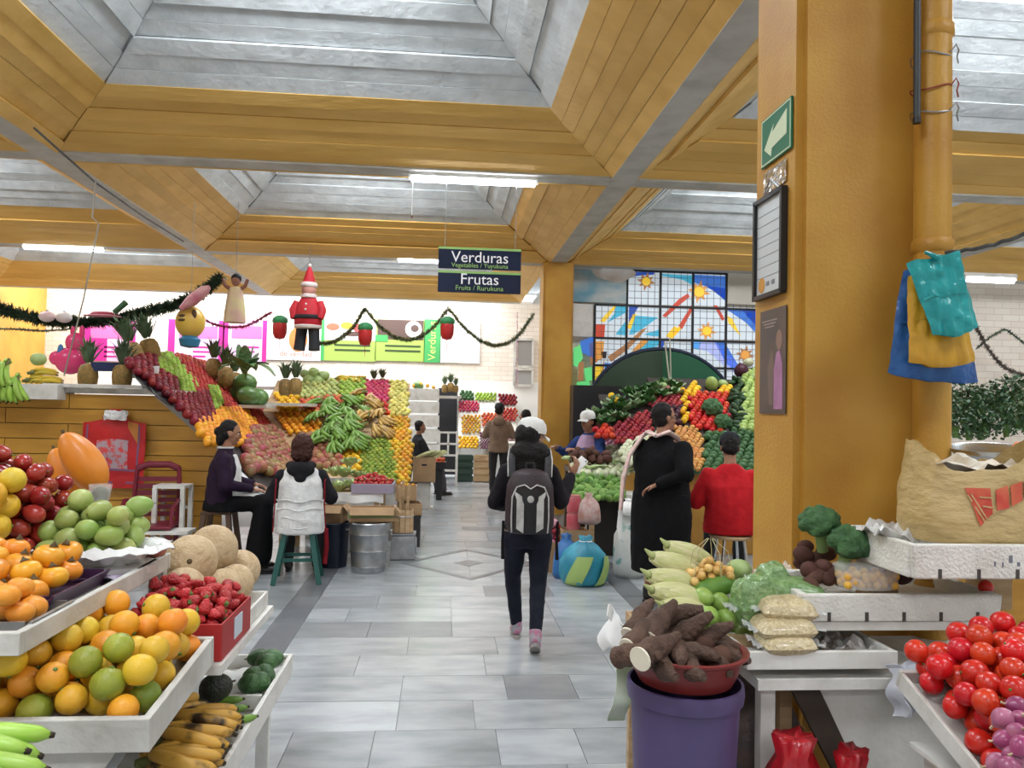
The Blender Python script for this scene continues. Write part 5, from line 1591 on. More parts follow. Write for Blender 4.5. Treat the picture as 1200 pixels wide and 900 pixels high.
G().box((0, 0, .175), (.30, .28, .35)).build('body', mat('dark_crate', (.03, .028, .03), .6), st_); G().box((0, 0, .345), (.32, .30, .02)).build('lid', MATS['dark_crate'], st_)
q = P(476, 552, 9.35)
for p in heap(16, .028, (q.x - .11, q.x + .11, 9.25, 9.45), lambda x, y: .62, 3, k=.4):
    put('mandarin', p, rrot(), .8, 'orange fruit heaped in the small carton beside the aisle', 'orange fruit in the small carton')

# citrus and plantain bank
BC = Bank((-.58, 9.75, .74), (1, 0, 0), (0, 2.35, 1.20))
tag(BC.board(-1.95, -1.06, .52, 2.75, 'x', M_CRATE, '', '').build('citrus_bank_board', M_CRATE), 'wooden sloping board under the pale apples behind the white vest', 'board')
tag(BC.board(-1.05, .06, 0, 2.75, 'x', M_CRATE, '', '').build('citrus_bank_board', M_CRATE), 'wooden sloping board under the limes, mandarins and plantains', 'board')
fr = G(); q0, q1 = BC.pt(-1.05, -.01), BC.pt(.05, -.01)
tag(G().box(((q0.x + q1.x) / 2, q0.y - .02, .37), (1.10, .04, .74)).build('bank_front', M_WHITE2), 'worn white front board of the citrus bank', 'board')
for (nm, poly, key, gap, lab) in (
    ('limes in the citrus bank', [(420, 524), (456, 512), (466, 545), (464, 572), (424, 570)], 'lime', .066, 'lime at the foot of the citrus bank'),
    ('mandarins in the citrus bank', [(452, 492), (478, 490), (484, 535), (482, 572), (466, 572), (456, 512)], 'mandarin', .080, 'mandarin beside the limes of the citrus bank'),
    ('pears in the citrus bank', [(456, 448), (476, 448), (480, 490), (456, 491)], 'pear', .088, 'yellow pear at the top of the citrus bank'),
    ('pink fruit in the citrus bank', [(428, 448), (456, 448), (456, 474), (428, 474)], 'pink_fruit', .076, 'pink fruit beside the yellow pears'),
    ('red peppers in the citrus bank', [(440, 476), (455, 476), (456, 490), (444, 490)], 'red_pepper', .085, 'red pepper among the ripe plantains'),
    ('pale apples in the citrus bank', [(350, 452), (372, 446), (394, 448), (398, 466), (352, 470)], 'pale_apple', .086, 'pale apple on the upper board beside the pineapples'),
    ('peaches in the citrus bank', [(352, 471), (398, 466), (412, 478), (380, 484), (352, 486)], 'peach', .084, 'peach between the pale apples and the green plantains'),
    ('yellow fruit beyond the bank', [(322, 462), (350, 460), (352, 484), (326, 486)], 'yellow_pepper', .09, 'yellow fruit on the board beyond the apple bank'),
    ('red and yellow fruit behind the vest', [(350, 512), (400, 518), (404, 556), (362, 552)], 'red_mango', .11, 'reddish mango behind the person in the white vest'),
    ('oranges behind the vest', [(322, 486), (374, 486), (378, 514), (338, 512)], 'far_orange', .094, 'orange stacked behind the person in the white vest'),
    ('green chillies', [(398, 448), (428, 448), (428, 472), (412, 478), (398, 466)], 'green_apple', .082, 'small green apple at the top of the citrus bank'),
    ('yellow peppers by the lettuce', [(400, 530), (422, 528), (424, 560), (404, 560)], 'yellow_pepper', .09, 'yellow pepper behind the lettuces'),
):
    BC.fill(poly, key, gap, lab, nm, scl=(1.0, 1.15))
def hang(key, name, lab, grp, spots, s_, dirs):
    for i, (px, py) in enumerate(spots):
        a, b = BC.at(px, py)
        q = BC.pt(a, b, .05 + .03 * (i % 3))
        o = bunch(key, name, lab, q, 0, 6, grp, 1.0, .25, s_, 'plantains')
        o.rotation_euler = (R(12), R(18 + 8 * (i % 2)), R(dirs + 34 * ((i * 7) % 5 - 2)))
hang('green_plantain', 'plantain_bunch', 'green plantains heaped in the citrus bank', 'green plantain bunches',
     [(378 + 12.5 * c + 5 * (r_ % 2), 478 + 10 * r_) for r_ in range(6) for c in range(4)], 1.35, -88)
hang('brown_plantain', 'ripe_plantain_bunch', 'yellow-brown plantains beside the green plantains', 'yellow-brown plantain bunches',
     [(427, 466), (436, 474), (430, 482), (440, 490), (446, 500), (434, 498), (426, 490), (444, 512), (450, 494), (438, 508), (428, 506)], 1.25, -80)
# top shelf of the bank: crates of yellow bananas, cabbages, pineapples
for (px, py, s) in ((362, 444, 1.0), (374, 446, 1.0), (368, 436, .9), (380, 440, .9), (357, 438, .8)):
    q = P(px, py, 12.1); put('cabbage', q, rrot(False), s, 'pale green cabbage stacked on the top shelf', 'cabbages on the top shelf')
tray('banana_box', 'wooden box of yellow bananas on the top shelf', P(390, 448, 12.25).x, P(433, 448, 12.25).x, 12.1, 12.4, 1.90, .10, M_CRATE, cat='box')
for i, (px, py) in enumerate(((396, 444), (406, 442), (417, 444), (427, 446), (401, 449), (412, 449), (423, 450))):
    q = P(px, py, 12.2); bunch('yellow_banana', 'yellow_banana_bunch', 'yellow bananas in the wooden box on the top shelf', (q.x, q.y, 1.96 + .04 * (i < 4)), R(40 * i), 5, 'yellow bananas on the top shelf', .8, .2, 1.1)
tag(G().box((-1.95, 12.25, 1.865), (1.9, .45, .04)).build('top_shelf', M_WHITE2), 'white top shelf behind the citrus bank', 'shelf')
for (px, py) in ((438, 455), (448, 454)):
    q = P(px, py, 12.2); pineapple((q.x, q.y, q.z - .02), .95, 'pineapple behind the pink fruit of the citrus bank', 'pineapples behind the citrus bank')
# corn cobs in the box
def cob(loc, rot, s, label, group, husk=True, key=[0]):
    t = thing('corn_cob', label, 'corn', loc, 0, group, rot=rot)
    t.scale = (s, s, s) if isinstance(s, (int, float)) else s
    if not key[0]:
        hm = []
        for k in range(4):
            def fn(u, v, k=k):
                a = k * PI / 2 + (u - .5) * 2.0
                r_ = .026 * math.sin(PI * min(.12 + v * .80, .93)) ** .6 * (1.06 + .03 * (k % 2)) + .001
                return (r_ * math.cos(a), r_ * math.sin(a), .24 * v + .01 * math.sin(k) * v)
            hm.append(G().grid(fn, 6, 9, .0015).mesh('husk_leaf', mat('husk', (.48, .50, .20), .6, (.62, .58, .34), 30, .5, .3, 40, stretch=(4, 4, .5)), 'all'))
        cb = G().lathe([(.001, .03), (.02, .04), (.0235, .09), (.021, .17), (.012, .215), (.001, .225)], 14).mesh('kernels', mat('kernels', (.72, .62, .34), .4, (.62, .50, .22), 90, .5, .5, 120), 'all')
        sl = G().tube([(0, 0, .225), (.004, 0, .255), (.012, .004, .285)], [.013, .008, .002], 8).mesh('silk', mat('silk', (.40, .44, .18), .8), 'all')
        sk_ = G().tube([(0, 0, -.03), (0, 0, .012)], [.008, .012], 8).mesh('stalk', STEMG, 'all')
        key[0] = (hm, cb, sl, sk_)
    hm, cb, sl, sk_ = key[0]
    for nm, me in [('husk_leaf', m) for m in hm[:4]] + [('kernels', cb), ('silk', sl), ('stalk', sk_)]:
        c = bpy.data.objects.new(nm, me); COL.objects.link(c); c.parent = t
    return t
for k in range(7):
    cob((CQ.x - .13 + .045 * k, CQ.y - .06 + .02 * (k % 3), CQ.z + .01 + .02 * (k % 2)), (R(70), R(10 * (k % 3)), R(60 + 10 * k)), 1.1, 'pale corn cob in the cardboard box with hand hole', 'corn in the cardboard box')
# stool under the far seated man
q = P(489, 560, 14.5); stool('dark_stool', 'dark stool under the person in the dark grey shirt', (q.x, 14.5, 0), .52, .28, mat('dark_wood', (.08, .04, .02), .6))
for (px, py, z0) in ((515, 552, .0),):
    q = P(px, py, 13.9)
    t = tray('bucket_of_fruit', 'dark bucket of reddish fruit beside the far seated person', q.x - .12, q.x + .12, 13.75, 14.0, .55, .12, M_BLACK, cat='bucket')
    G().box((0, .12, -.28), (.10, .10, .54)).build('post', M_BLACK, t)
    for p in heap(14, .034, (q.x - .11, q.x + .11, 13.77, 13.99), lambda x, y: .62, 4):
        put('peach', p, rrot(), .9, 'reddish fruit in the dark bucket beside the far seated person', 'fruit in the dark bucket')

# ================================================================ FAR STALL
def ctier(x0, x1, y0, y1, z, n, lab):
    for k in range(n):
        w = (x1 - x0) / n
        tray('white_crate', lab, x0 + k * w + .01, x0 + (k + 1) * w - .01, y0, y1, z, .14, M_WHITE, cat='crate', th=.015, group='white crates of the far stall')
xa, xb = P(537, 500, 17.8).x, P(606, 500, 17.8).x
fs = thing('far_stall', 'white tiered stall under the far crates of fruit', 'stall', ((xa + xb) / 2, 17.5, 0))
for i, (y, z) in enumerate(((0, .78), (.42, 1.16), (.84, 1.56), (1.2, 1.90))):
    G().box((0, y + .2, z - .02), (xb - xa, .42, .04)).build('tier_board', M_WHITE, fs)
    for sx in (-1, 0, 1):
        G().box((sx * (xb - xa) / 2.1, y + .3, (z - .04) / 2), (.05, .05, z - .04)).build('leg', M_WHITE, fs)
BD = Bank((xa, 17.52, .86), (1, 0, 0), (0, 1.2, 1.12))
tag(BD.board(0, xb - xa, .0, 1.60, '', M_WHITE, '', '').build('far_bank_board', M_WHITE), 'white sloping board of the far fruit bank', 'board')
for (nm, poly, key, gap, lab) in (
    ('yellow fruit in the far bank', [(537, 512), (560, 512), (560, 528), (537, 528)], 'yellow_pepper', .085, 'yellow fruit at the foot of the far bank'),
    ('oranges in the far bank', [(540, 487), (562, 487), (562, 510), (540, 510)], 'mandarin', .085, 'orange fruit heaped in the middle of the far bank'),
    ('grapes in the far bank', [(562, 508), (575, 506), (580, 528), (562, 528)], 'grape', .055, 'purple grape at the foot of the far bank'),
    ('pale peaches in the far bank', [(564, 486), (585, 486), (588, 500), (564, 502)], 'peach', .085, 'pale peach in the middle of the far bank'),
    ('red fruit in the far bank', [(537, 472), (562, 472), (562, 484), (537, 484)], 'pink_fruit', .078, 'pinkish red fruit in the upper far bank'),
    ('red apples in the far bank', [(586, 480), (606, 480), (606, 496), (590, 496)], 'red_apple', .085, 'red apple behind the brown jacket'),
    ('green apples in the far bank', [(556, 462), (582, 461), (582, 472), (556, 472)], 'green_apple', .082, 'green apple in the top rows of the far bank'),
    ('dark plums in the far bank', [(584, 463), (606, 463), (606, 477), (584, 477)], 'dark_apple', .085, 'dark purple plum in the top rows of the far bank'),
    ('avocados in the far bank', [(538, 460), (555, 460), (555, 471), (538, 471)], 'far_avocado', .09, 'dark avocado in the top rows of the far bank'),
):
    BD.fill(poly, key, gap, lab, nm)
# crates and boxes under the far stall
for (px, w, m, lab) in ((540, .40, mat('dark_green_crate', (.02, .05, .035), .6), 'dark green crate under the far stall'), (562, .42, M_CRATE, 'slatted wooden box under the far stall')):
    q = P(px + 4, 540, 17.35)
    t = thing('floor_crate', lab, 'crate', (q.x, 17.38, 0))
    G().box((0, 0, .30), (w - .04, .26, .58)).build('body', m, t)
    for k in range(4):
        G().box((0, -.14, .08 + .15 * k), (w, .015, .11)).build('slat', m, t)
# stacked white crates left of the black door
for i, (px, py, n) in enumerate(((497, 455, 1), (497, 470, 1), (497, 486, 1), (497, 503, 1), (497, 520, 1), (497, 537, 1))):
    q = P(px, py + 14, 17.9)
    t = tray('fruit_crate', 'white crate in the stack left of the dark doorway', q.x - .34, q.x + .34, 17.75, 18.15, q.z, .26, M_WHITE, cat='crate', group='white crates left of the doorway')
sp = thing('crate_stand', 'white stand under the crates left of the dark doorway', 'stand', (P(497, 540, 17.95).x, 17.95, 0))
G().box((0, 0, .13), (.66, .40, .22)).build('base', M_WHITE, sp); G().box((0, 0, .01), (.7, .44, .02)).build('foot', M_WHITE, sp)
for i, (px, py) in enumerate(((485, 452), (493, 450), (501, 452), (508, 454), (488, 458), (499, 457))):
    q = P(px, py, 17.95); put('mandarin', q, rrot(), 1.3, 'orange fruit on the top crate left of the doorway', 'orange fruit on the top crate')
for (px, py, s) in ((528, 459, 1.1), (521, 460, 1.0), (534, 460, .9)):
    q = P(px, py, 18.2); pineapple((q.x, q.y, q.z), s * 1.1, 'pineapple on the ledge above the dark doorway', 'pineapples above the doorway')
tag(G().box((P(525, 463, 18.3).x, 18.3, P(525, 463, 18.3).z - .05), (.62, .5, .06)).build('door_ledge', M_WHITE2), 'white ledge above the dark doorway', 'shelf')
put('watermelon', P(490, 452, 18.0), lying(), .8, 'dark green watermelon on the top crate')
# white slatted rack in front of the door
q = PZ(524, 568, 0)
rk = thing('white_rack', 'white open wooden rack in front of the dark doorway', 'rack', (q.x, 16.6, 0))
for x in (-.19, .19):
    for y in (0, .28):
        G().bar((x, y, 0), (x, y, 1.12), .045, .045).build('upright', M_WHITE, rk)
for zz in (.30, .62, .86, 1.10):
    G().bar((-.19, 0, zz), (.19, 0, zz), .04, .04).build('rail', M_WHITE, rk)
G().box((0, .14, .29), (.40, .30, .02)).build('shelf_board', M_WHITE, rk); G().box((0, .14, .61), (.40, .30, .02)).build('shelf_board', M_WHITE, rk)
G().bar((0, 0, .62), (0, 0, 1.10), .04, .04).build('middle_bar', M_WHITE, rk)

# ================================================================ RIGHT MIDDLE: vegetable counter and bank
# counter the vendor stands behind
ct = thing('vegetable_counter', 'vegetable counter with yellow board front facing the aisle', 'counter', (2.05, 8.4, 0))
G().box((.05, .45, .70), (1.00, .98, .04)).build('counter_top', M_WHITE2, ct)
G().box((.30, -.02, .34), (.46, .03, .68)).build('front_board', mat('counter_yellow', (.40, .20, .03), .5, (.30, .15, .02), 5), ct)
for (x, y) in ((-.42, 0), (.50, 0), (-.42, .9), (.50, .9)):
    G().bar((x, y, 0), (x, y, .68), .05, .05).build('leg', M_CRATE, ct)
G().box((-.20, .25, .34), (.45, .03, .66)).build('shadow_board', mat('dark_board2', (.02, .016, .014), .8), ct)  # near-black panel standing in for the shade under the counter
BF = Bank((1.58, 8.42, .735), (1, 0, 0), (0, 1.0, .28))
for (nm, poly, key, gap, lab) in (
    ('cucumbers on the counter', [(667, 562), (722, 562), (735, 592), (664, 592)], 'cucumber', .10, 'green cucumber stacked at the front of the vegetable counter'),
    ('white onions on the counter', [(672, 528), (748, 526), (752, 562), (667, 562)], 'white_onion', .092, 'white onion heaped on the vegetable counter'),
    ('pink onions on the counter', [(692, 512), (735, 508), (742, 528), (690, 530)], 'pink_onion', .092, 'pink onion behind the white onions'),
):
    BF.fill(poly, key, gap, lab, nm, scl=(1.0, 1.2), h=.05)
# spring onions and leaves draped over the counter
M_SPR = mat('spring_leaf', (.30, .44, .14), .5, (.55, .62, .36), 12, .5)
for i, (px, py) in enumerate(((675, 548), (690, 545), (708, 548), (726, 550), (742, 548), (680, 556), (700, 556), (735, 560), (665, 545))):
    a, b = BF.at(px, py); q = BF.pt(a, b, .09)
    t = thing('spring_onion_bunch', 'spring onion bunch lying over the white onions', 'spring onions', q, R(-70 + 17 * i), 'spring onion bunches')
    for k in range(7):
        G().tube([(-.14, .012 * (k - 3), .0), (-.02, .010 * (k - 3), .02), (.10, .02 * (k - 3), .015), (.17, .03 * (k - 3), -.03)], [.011, .009, .007, .003], 6).build('stalk', M_SPR, t, True)
# display bank rising behind
BE = Bank((1.95, 8.75, .98), (1, 0, 0), (0, 2.2, 1.10))
mat('dark_board3', (.035, .025, .02), .8)
tag(BE.board(.95, 2.6, .1, 2.55, '', M_CRATE, '', '').build('vegetable_bank_board', MATS['dark_board3']), 'dark sloping board under the peppers and squashes', 'board')
tag(BE.board(.15, .94, .1, 1.95, '', M_CRATE, '', '').build('vegetable_bank_board', MATS['dark_board3']), 'dark sloping board under the radishes beside the vendor', 'board')
tag(G().box((3.25, 8.83, .46), (2.4, .04, .92)).build('yellow_board', mat('counter_yellow', (.40, .20, .03), .5)), 'yellow front board of the pepper bank', 'board')
for (nm, poly, key, gap, lab) in (
    ('red peppers in the bank', [(806, 470), (818, 462), (850, 464), (856, 500), (838, 512), (808, 500)], 'red_pepper', .095, 'red pepper in the vegetable bank'),
    ('yellow peppers in the bank', [(798, 462), (812, 450), (822, 462), (806, 472), (806, 500), (798, 500)], 'yellow_pepper', .095, 'yellow pepper along the edge of the red peppers'),
    ('orange peppers in the bank', [(842, 452), (856, 452), (856, 466), (842, 466)], 'yellow_pepper', .095, 'orange-yellow pepper above the red peppers'),
    ('small potatoes in the bank', [(790, 502), (812, 502), (824, 520), (822, 556), (786, 556)], 'loose_potato', .072, 'small yellow-orange potato below the peppers'),
    ('zucchinis in the bank', [(856, 450), (870, 446), (870, 500), (858, 510)], 'dark_zucchini', .12, 'dark green zucchini beside the pale squashes'),
    ('pale squashes in the bank', [(870, 440), (890, 436), (892, 512), (866, 512)], 'pale_squash', .105, 'pale green squash against the yellow column'),
    ('beetroots in the bank', [(764, 482), (798, 478), (796, 502), (766, 502)], 'beetroot', .095, 'dark beetroot beside the yellow peppers'),
    ('radishes in the bank', [(752, 472), (796, 462), (797, 480), (762, 482)], 'radish', .078, 'red radish above the dark beetroots'),
    ('lower radishes', [(716, 505), (735, 492), (762, 484), (766, 520), (720, 524)], 'radish', .078, 'red radish behind the pink onions'),
    ('green roots in the bank', [(826, 512), (868, 508), (892, 512), (892, 560), (824, 560)], 'far_avocado', .10, 'dark green avocado below the broccoli'),
    ('onions at the bank foot', [(724, 524), (788, 504), (784, 556), (728, 548)], 'white_onion', .092, 'white onion at the foot of the vegetable bank'),
    ('tomatoes at the bank foot', [(697, 505), (716, 503), (718, 516), (697, 518)], 'red_pepper', .09, 'red pepper beside the vendor'),
):
    BE.fill(poly, key, gap, lab, nm, scl=(1.0, 1.2))
# broccoli heads (large florets)
M_BROC = mat('broccoli', (.03, .09, .03), .8, (.06, .15, .05), 30, .5, .8, 60)
M_BRST = mat('broccoli_stem', (.22, .34, .12), .6)
def broccoli(loc, s, label, rot=(0, 0, 0), group=None, n=22, vox=.006):
    t = thing('broccoli', label, 'broccoli', loc, 0, group, rot=rot)
    t.scale = (s, s, s)
    g = G(); r2 = random.Random(int(s * 1000))
    for k in range(n):
        ph = math.acos(1 - 1.15 * (k + .5) / n); th = k * 2.4
        g.ball((.055 * math.sin(ph) * math.cos(th), .055 * math.sin(ph) * math.sin(th), .05 + .045 * math.cos(ph)), r2.uniform(.019, .025), 9, 6)
    g.ball((0, 0, .05), (.052, .052, .045))
    rm_part('florets', g, vox, M_BROC, t, 1, .004, 70)
    G().tube([(0, 0, -.05), (0, 0, 0), (0, 0, .04)], [.018, .02, .035], 10).build('stem', M_BRST, t, True)
    return t
for (px, py, s) in ((832, 488, 1.9), (845, 504, 1.6)):
    a, b = BE.at(px, py); q = BE.pt(a, b, .04)
    broccoli(q, s, 'broccoli head in front of the red peppers' if s > 1.7 else 'smaller broccoli head below the red peppers', (R(40), 0, 0))
for (px, py, key, s, lab) in ((876, 430, 'cauliflower', 1.0, 'pale cauliflower at the top of the vegetable bank'), (868, 440, 'beetroot', 2.6, 'dark purple cabbage at the top of the vegetable bank'), (883, 448, 'cabbage', .8, 'pale green cabbage beside the purple cabbage'),
                          (833, 455, 'pale_squash', 1.9, 'yellow-green round squash above the peppers'), (846, 455, 'cabbage', .75, 'small green cabbage above the peppers'), (776, 458, 'cabbage', .7, 'small green cabbage above the radishes')):
    a, b = BE.at(px, py); put(key, BE.pt(a, b, .07), rrot(False), s, lab)
# leafy greens along the top of the bank
for i, (px, py) in enumerate(((738, 466), (752, 463), (766, 460), (780, 455), (745, 472), (724, 476), (714, 482), (760, 468), (792, 458), (775, 468), (730, 484), (716, 494), (745, 480), (700, 490), (706, 500), (758, 476), (728, 496), (788, 466))):
    a, b = BE.at(px, py); q = BE.pt(a, b, .02)
    t = thing('chard_bunch', 'dark leafy greens along the top of the vegetable bank', 'greens', q, i * 1.3, 'leafy greens on the vegetable bank')
    for k in range(8):
        aa = k * 2.4
        def fn(u, v, aa=aa, k=k):
            s_ = .20 * v; w = .06 * math.sin(PI * min(.1 + v * .85, 1)) * (2 * u - 1)
            el = R(30 + 6 * k)
            x, z = s_ * math.cos(el), s_ * math.sin(el) * (1 - .3 * v) + .02 * math.sin(9 * u + k) * v
            return (math.cos(aa) * x - math.sin(aa) * w, math.sin(aa) * x + math.cos(aa) * w, z)
        G().grid(fn, 4, 4).build('leaf', [M_DKGREEN, mat('chard_pale', (.20, .32, .14), .5, (.38, .48, .28), 10, .5)][(i + k) % 3 == 0], t, True)
for (px, py) in ((716, 470), (722, 476)):
    a, b = BE.at(px, py); put('yellow_pepper', BE.pt(a, b, .08), rrot(), 1.2, 'orange-yellow pepper beside the leafy greens', 'peppers beside the leafy greens')
# reddish board and black crates behind the vendor
q0, q1 = P(694, 507, 10.25), P(784, 462, 10.6)
tag(G().bar(q0, q1, .05, .30, (0, -.6, .8)).build('red_plank', mat('plank_red', (.34, .12, .09), .6, (.26, .09, .07), 6)), 'reddish sloping plank behind the vendor', 'plank')
tag(G().box((P(690, 480, 11.6).x + .12, 11.65, 1.0), (.75, .3, 2.0)).build('dark_cabinet', M_BLACK), 'black cabinet beside the middle column behind the vendor', 'cabinet')
# dark root vegetables heap left of the vendor
for p in heap(40, .048, (1.50, 2.02, 9.0, 9.42), lambda x, y: .95, 17, k=.25):
    put('beet_root_brown', p, rrot(), 1.1, 'dark brown root heaped beside the vendor', 'brown roots beside the vendor')
rs = tray('root_table', 'dark table of brown roots beside the vendor', 1.48, 2.04, 8.98, 9.44, .90, .06, mat('dark_wood', (.08, .04, .02), .6), cat='table')
for (x, y) in ((-.25, .03), (.25, .03), (-.25, .42), (.25, .42)):
    G().bar((x, y, -.9), (x, y, 0), .05, .05).build('leg', MATS['dark_wood'], rs)
# bench of the red shirted man
q = P(856, 632, 6.6)
st2 = thing('metal_stool', 'round metal legged stool under the person in the red shirt', 'stool', (q.x, 6.60, 0))
G().lathe([(.001, .55), (.17, .55), (.18, .565), (.17, .58), (.001, .585)], 28).build('seat', M_CRATE, st2, 40)
for k in range(4):
    a = PI / 4 + k * PI / 2
    G().tube([(.12 * math.cos(a), .12 * math.sin(a), .55), (.20 * math.cos(a), .20 * math.sin(a), 0)], .014, 8).build('leg', M_STEEL, st2, True)
G().tube([(.165 * math.cos(a), .165 * math.sin(a), .24) for a in [2 * PI * k / 20 for k in range(21)]], .008, 6).build('foot_ring', M_STEEL, st2, True)
# sacks on the floor right of the aisle
M_SKB = mat('sack_blue', (.03, .16, .42), .4, (.02, .10, .30), 9, .4, .3, 14)
t = sack('striped_sack', 'turquoise woven sack with lime green stripes on the floor', 'sack', (1.36, 7.30, 0), .23, .17, .44, mat('sack_turq', (.03, .30, .42), .4, (.02, .22, .34), 9, .4, .3, 14), 1, .22, tie=M_PAPER, lump=.26)
for (a0, w) in ((-2.2, .34), (-1.15, .16)):
    def fn(u, v, a0=a0, w=w):
        a = a0 + (u - .5) * w * 2 + .5 * v
        z = .03 + .60 * v
        r_ = np.interp(z, [0, .08, .25, .45, .65, .80], [.84, 1.04, 1.08, 1.03, .90, .7]) * 1.06
        return (.235 * r_ * math.cos(a), .178 * r_ * math.sin(a), .44 * z)
    G().grid(fn, 4, 12, .004).build('stripe', mat('sack_lime', (.36, .52, .16), .5), t, True)
sack('blue_sack', 'plain blue plastic sack behind the striped sack', 'sack', (1.22, 7.56, 0), .13, .13, .42, M_SKB, 2, .3)
sack('white_sack', 'white and green printed sack of onions beside the yellow counter', 'sack', (1.86, 7.62, 0), .17, .16, .62, mat('sack_white', (.55, .56, .52), .5, (.12, .30, .26), 7, .35, .3, 16, sharp=(.48, .55)), 5, .5)
sack('white_sack', 'knotted white plastic sack on top of the printed sack', 'sack', (1.86, 7.60, .60), .11, .11, .16, M_PAPER, 8, .4)
# stack of cartons and a clear bag of meat-coloured fruit
cs = thing('red_jar_stack', 'two red plastic jars stacked above the floor sacks', 'jars', (P(672, 620, 7.75).x, 7.75, .44))
for z in (0, .17):
    G().lathe([(.001, z), (.07, z), (.072, z + .14), (.06, z + .155), (.001, z + .155)], 18).build('jar', mat('jar_red', (.42, .06, .08), .35, (.5, .2, .2), 8, .4), cs, 40)
    G().lathe([(.001, z + .15), (.064, z + .15), (.064, z + .168), (.001, z + .168)], 18).build('lid', mat('jar_lid', (.5, .16, .16), .4), cs, 40)
cbox('floor_carton', 'brown carton under the red jars beside the sacks', (P(672, 640, 7.78).x, 7.78, 0), .26, .24, .44, 0, None, False)
sack('netted_bag', 'knotted clear bag of pinkish roots above the striped sack', 'bag', (P(690, 605, 7.7).x, 7.72, .50), .12, .11, .30, mat('pink_roots', (.42, .22, .18), .35, (.55, .42, .40), 16, .5, .4, 20), 6, .25)
t_ = tray('red_net_crate', 'low crate of red and white produce between the sacks and the aisle', 1.02, 1.24, 7.78, 8.05, .0, .30, M_CARD, cat='crate')
for p in heap(26, .036, (1.03, 1.23, 7.79, 8.04), lambda x, y: .24, 5, k=.4):
    put('pink_onion' if RF.random() < .5 else 'radish', p, rrot(), 1.0, 'red produce heaped in the low crate beside the sacks', 'red produce in the low crate')

# green arched board in front of the painted wall
AC = P(776, 482, 12.35)
arch = thing('green_arch', 'large green half-round board behind the vegetable bank', 'board', (AC.x, 12.35, 0))
ar, az = 1.22, AC.z - .12
for (a0, a1, m, nm) in ((0, .50 * PI, mat('arch_green', (.010, .10, .045), .5), 'right_half'), (.50 * PI, PI, mat('arch_olive', (.030, .060, .030), .55, (.022, .05, .025), 3), 'left_half')):
    poly = [(0, az)] + [(ar * math.cos(a0 + (a1 - a0) * k / 20), az + 1.10 * math.sin(a0 + (a1 - a0) * k / 20)) for k in range(21)]
    if nm == 'left_half':
        poly = poly + [(-ar, .3), (0, .3)]
    else:
        poly = [(0, .3), (ar, .3)] + poly[1:]
    G().prism(poly, 0, .05, 'y').build(nm, m, arch)
G().tube([(1.03 * ar * math.cos(PI * k / 32), .02, az + 1.13 * math.sin(PI * k / 32)) for k in range(33)], .03, 6).build('rim', mat('arch_rim', (.012, .02, .05), .5), arch, True)
for (x0, x1) in ((690, 655), (705, 690)):
    pass
tag(G().bar(P(786, 458, 12.2), P(779, 400, 12.2), .022, .022).build('thin_stick', mat('stick_pale', (.45, .42, .32), .7)), 'thin pale stick leaning upright before the green arch', 'stick')
tag(G().bar(P(786.5, 458, 12.24), P(785, 396, 12.24), .018, .018).build('thin_stick', MATS['stick_pale']), 'second thin pale stick beside the leaning one before the arch', 'stick')

# stained glass: panes between black bars, with coloured glass pieces
WY = PART_Y - .10
sg_ = struct(bpy.data.objects.new('window_3', None)); COL.objects.link(sg_); sg_.location = (0, WY, 0)
def px2(x, y):
    q = P(x, y, WY); return (q.x, q.z)
M_PANE = glow('milk_glass', (.55, .61, .66), .32)
COLR = {n: glow('glass_' + n, c, s_) for n, c, s_ in (('blue', (.02, .07, .36), .35), ('sky', (.05, .34, .50), .40), ('royal', (.04, .14, .48), .42), ('yellow', (.75, .50, .04), .35), ('red', (.50, .06, .03), .32), ('orange', (.62, .28, .06), .32), ('green', (.10, .50, .16), .5), ('brown', (.36, .17, .07), .30), ('lav', (.30, .34, .60), .45), ('dark', (.03, .02, .03), .05), ('cream', (.60, .56, .46), .40))}
cols = [697, 735, 774, 812, 851, 889, 927, 965]
rows = [317, 357, 396, 428, 462, 500]
for i in range(len(cols) - 1):
    for j in range(len(rows) - 1):
        if i == 0 and j == 0:
            continue
        if i >= 4 and j == 0:
            continue
        x0, zt = px2(cols[i], rows[j] + (i - 1) * .8); x1, _ = px2(cols[i + 1], rows[j]); _, zb = px2(cols[i], rows[j + 1] + (i - 1) * .8)
        G().box(((x0 + x1) / 2, 0, (zt + zb) / 2), (x1 - x0 - .02, .012, zt - zb - .02)).build('pane', M_PANE, sg_)
bars = mat('lead_black', (.006, .007, .010), .5)
for i, c in enumerate(cols[:-1]):
    x, zt = px2(c, rows[1] if (i == 0 or i > 4) else rows[0]); _, zb = px2(c, rows[-1])
    G().box((x, -.01, (zt + zb) / 2), (.035, .05, zt - zb)).build('frame_bar', bars, sg_)
for j, r_ in enumerate(rows):
    x0, z = px2(cols[1] if j == 0 else cols[0], r_); x1 = px2(cols[4] if j == 0 else cols[-1], r_)[0]
    G().box(((x0 + x1) / 2, -.012, z), (x1 - x0, .045, .035)).build('frame_bar', bars, sg_)
lead = G()
for i in range(len(cols) - 1):
    for j in range(len(rows) - 1):
        if (i == 0 or i >= 4) and j == 0:
            continue
        for k in range(1, 5):
            x = px2(cols[i] + (cols[i + 1] - cols[i]) * k / 5, 400)[0]
            _, zt = px2(cols[i], rows[j]); _, zb = px2(cols[i], rows[j + 1])
            lead.box((x, -.013, (zt + zb) / 2), (.006, .006, zt - zb))
            y = rows[j] + (rows[j + 1] - rows[j]) * k / 5
            x0, z = px2(cols[i], y); x1 = px2(cols[i + 1], y)[0]
            lead.box(((x0 + x1) / 2, -.013, z), (x1 - x0, .006, .006))
lo = lead.build('lead_lines', mat('lead_grey', (.10, .11, .13), .6), sg_); lo['kind'] = 'stuff'
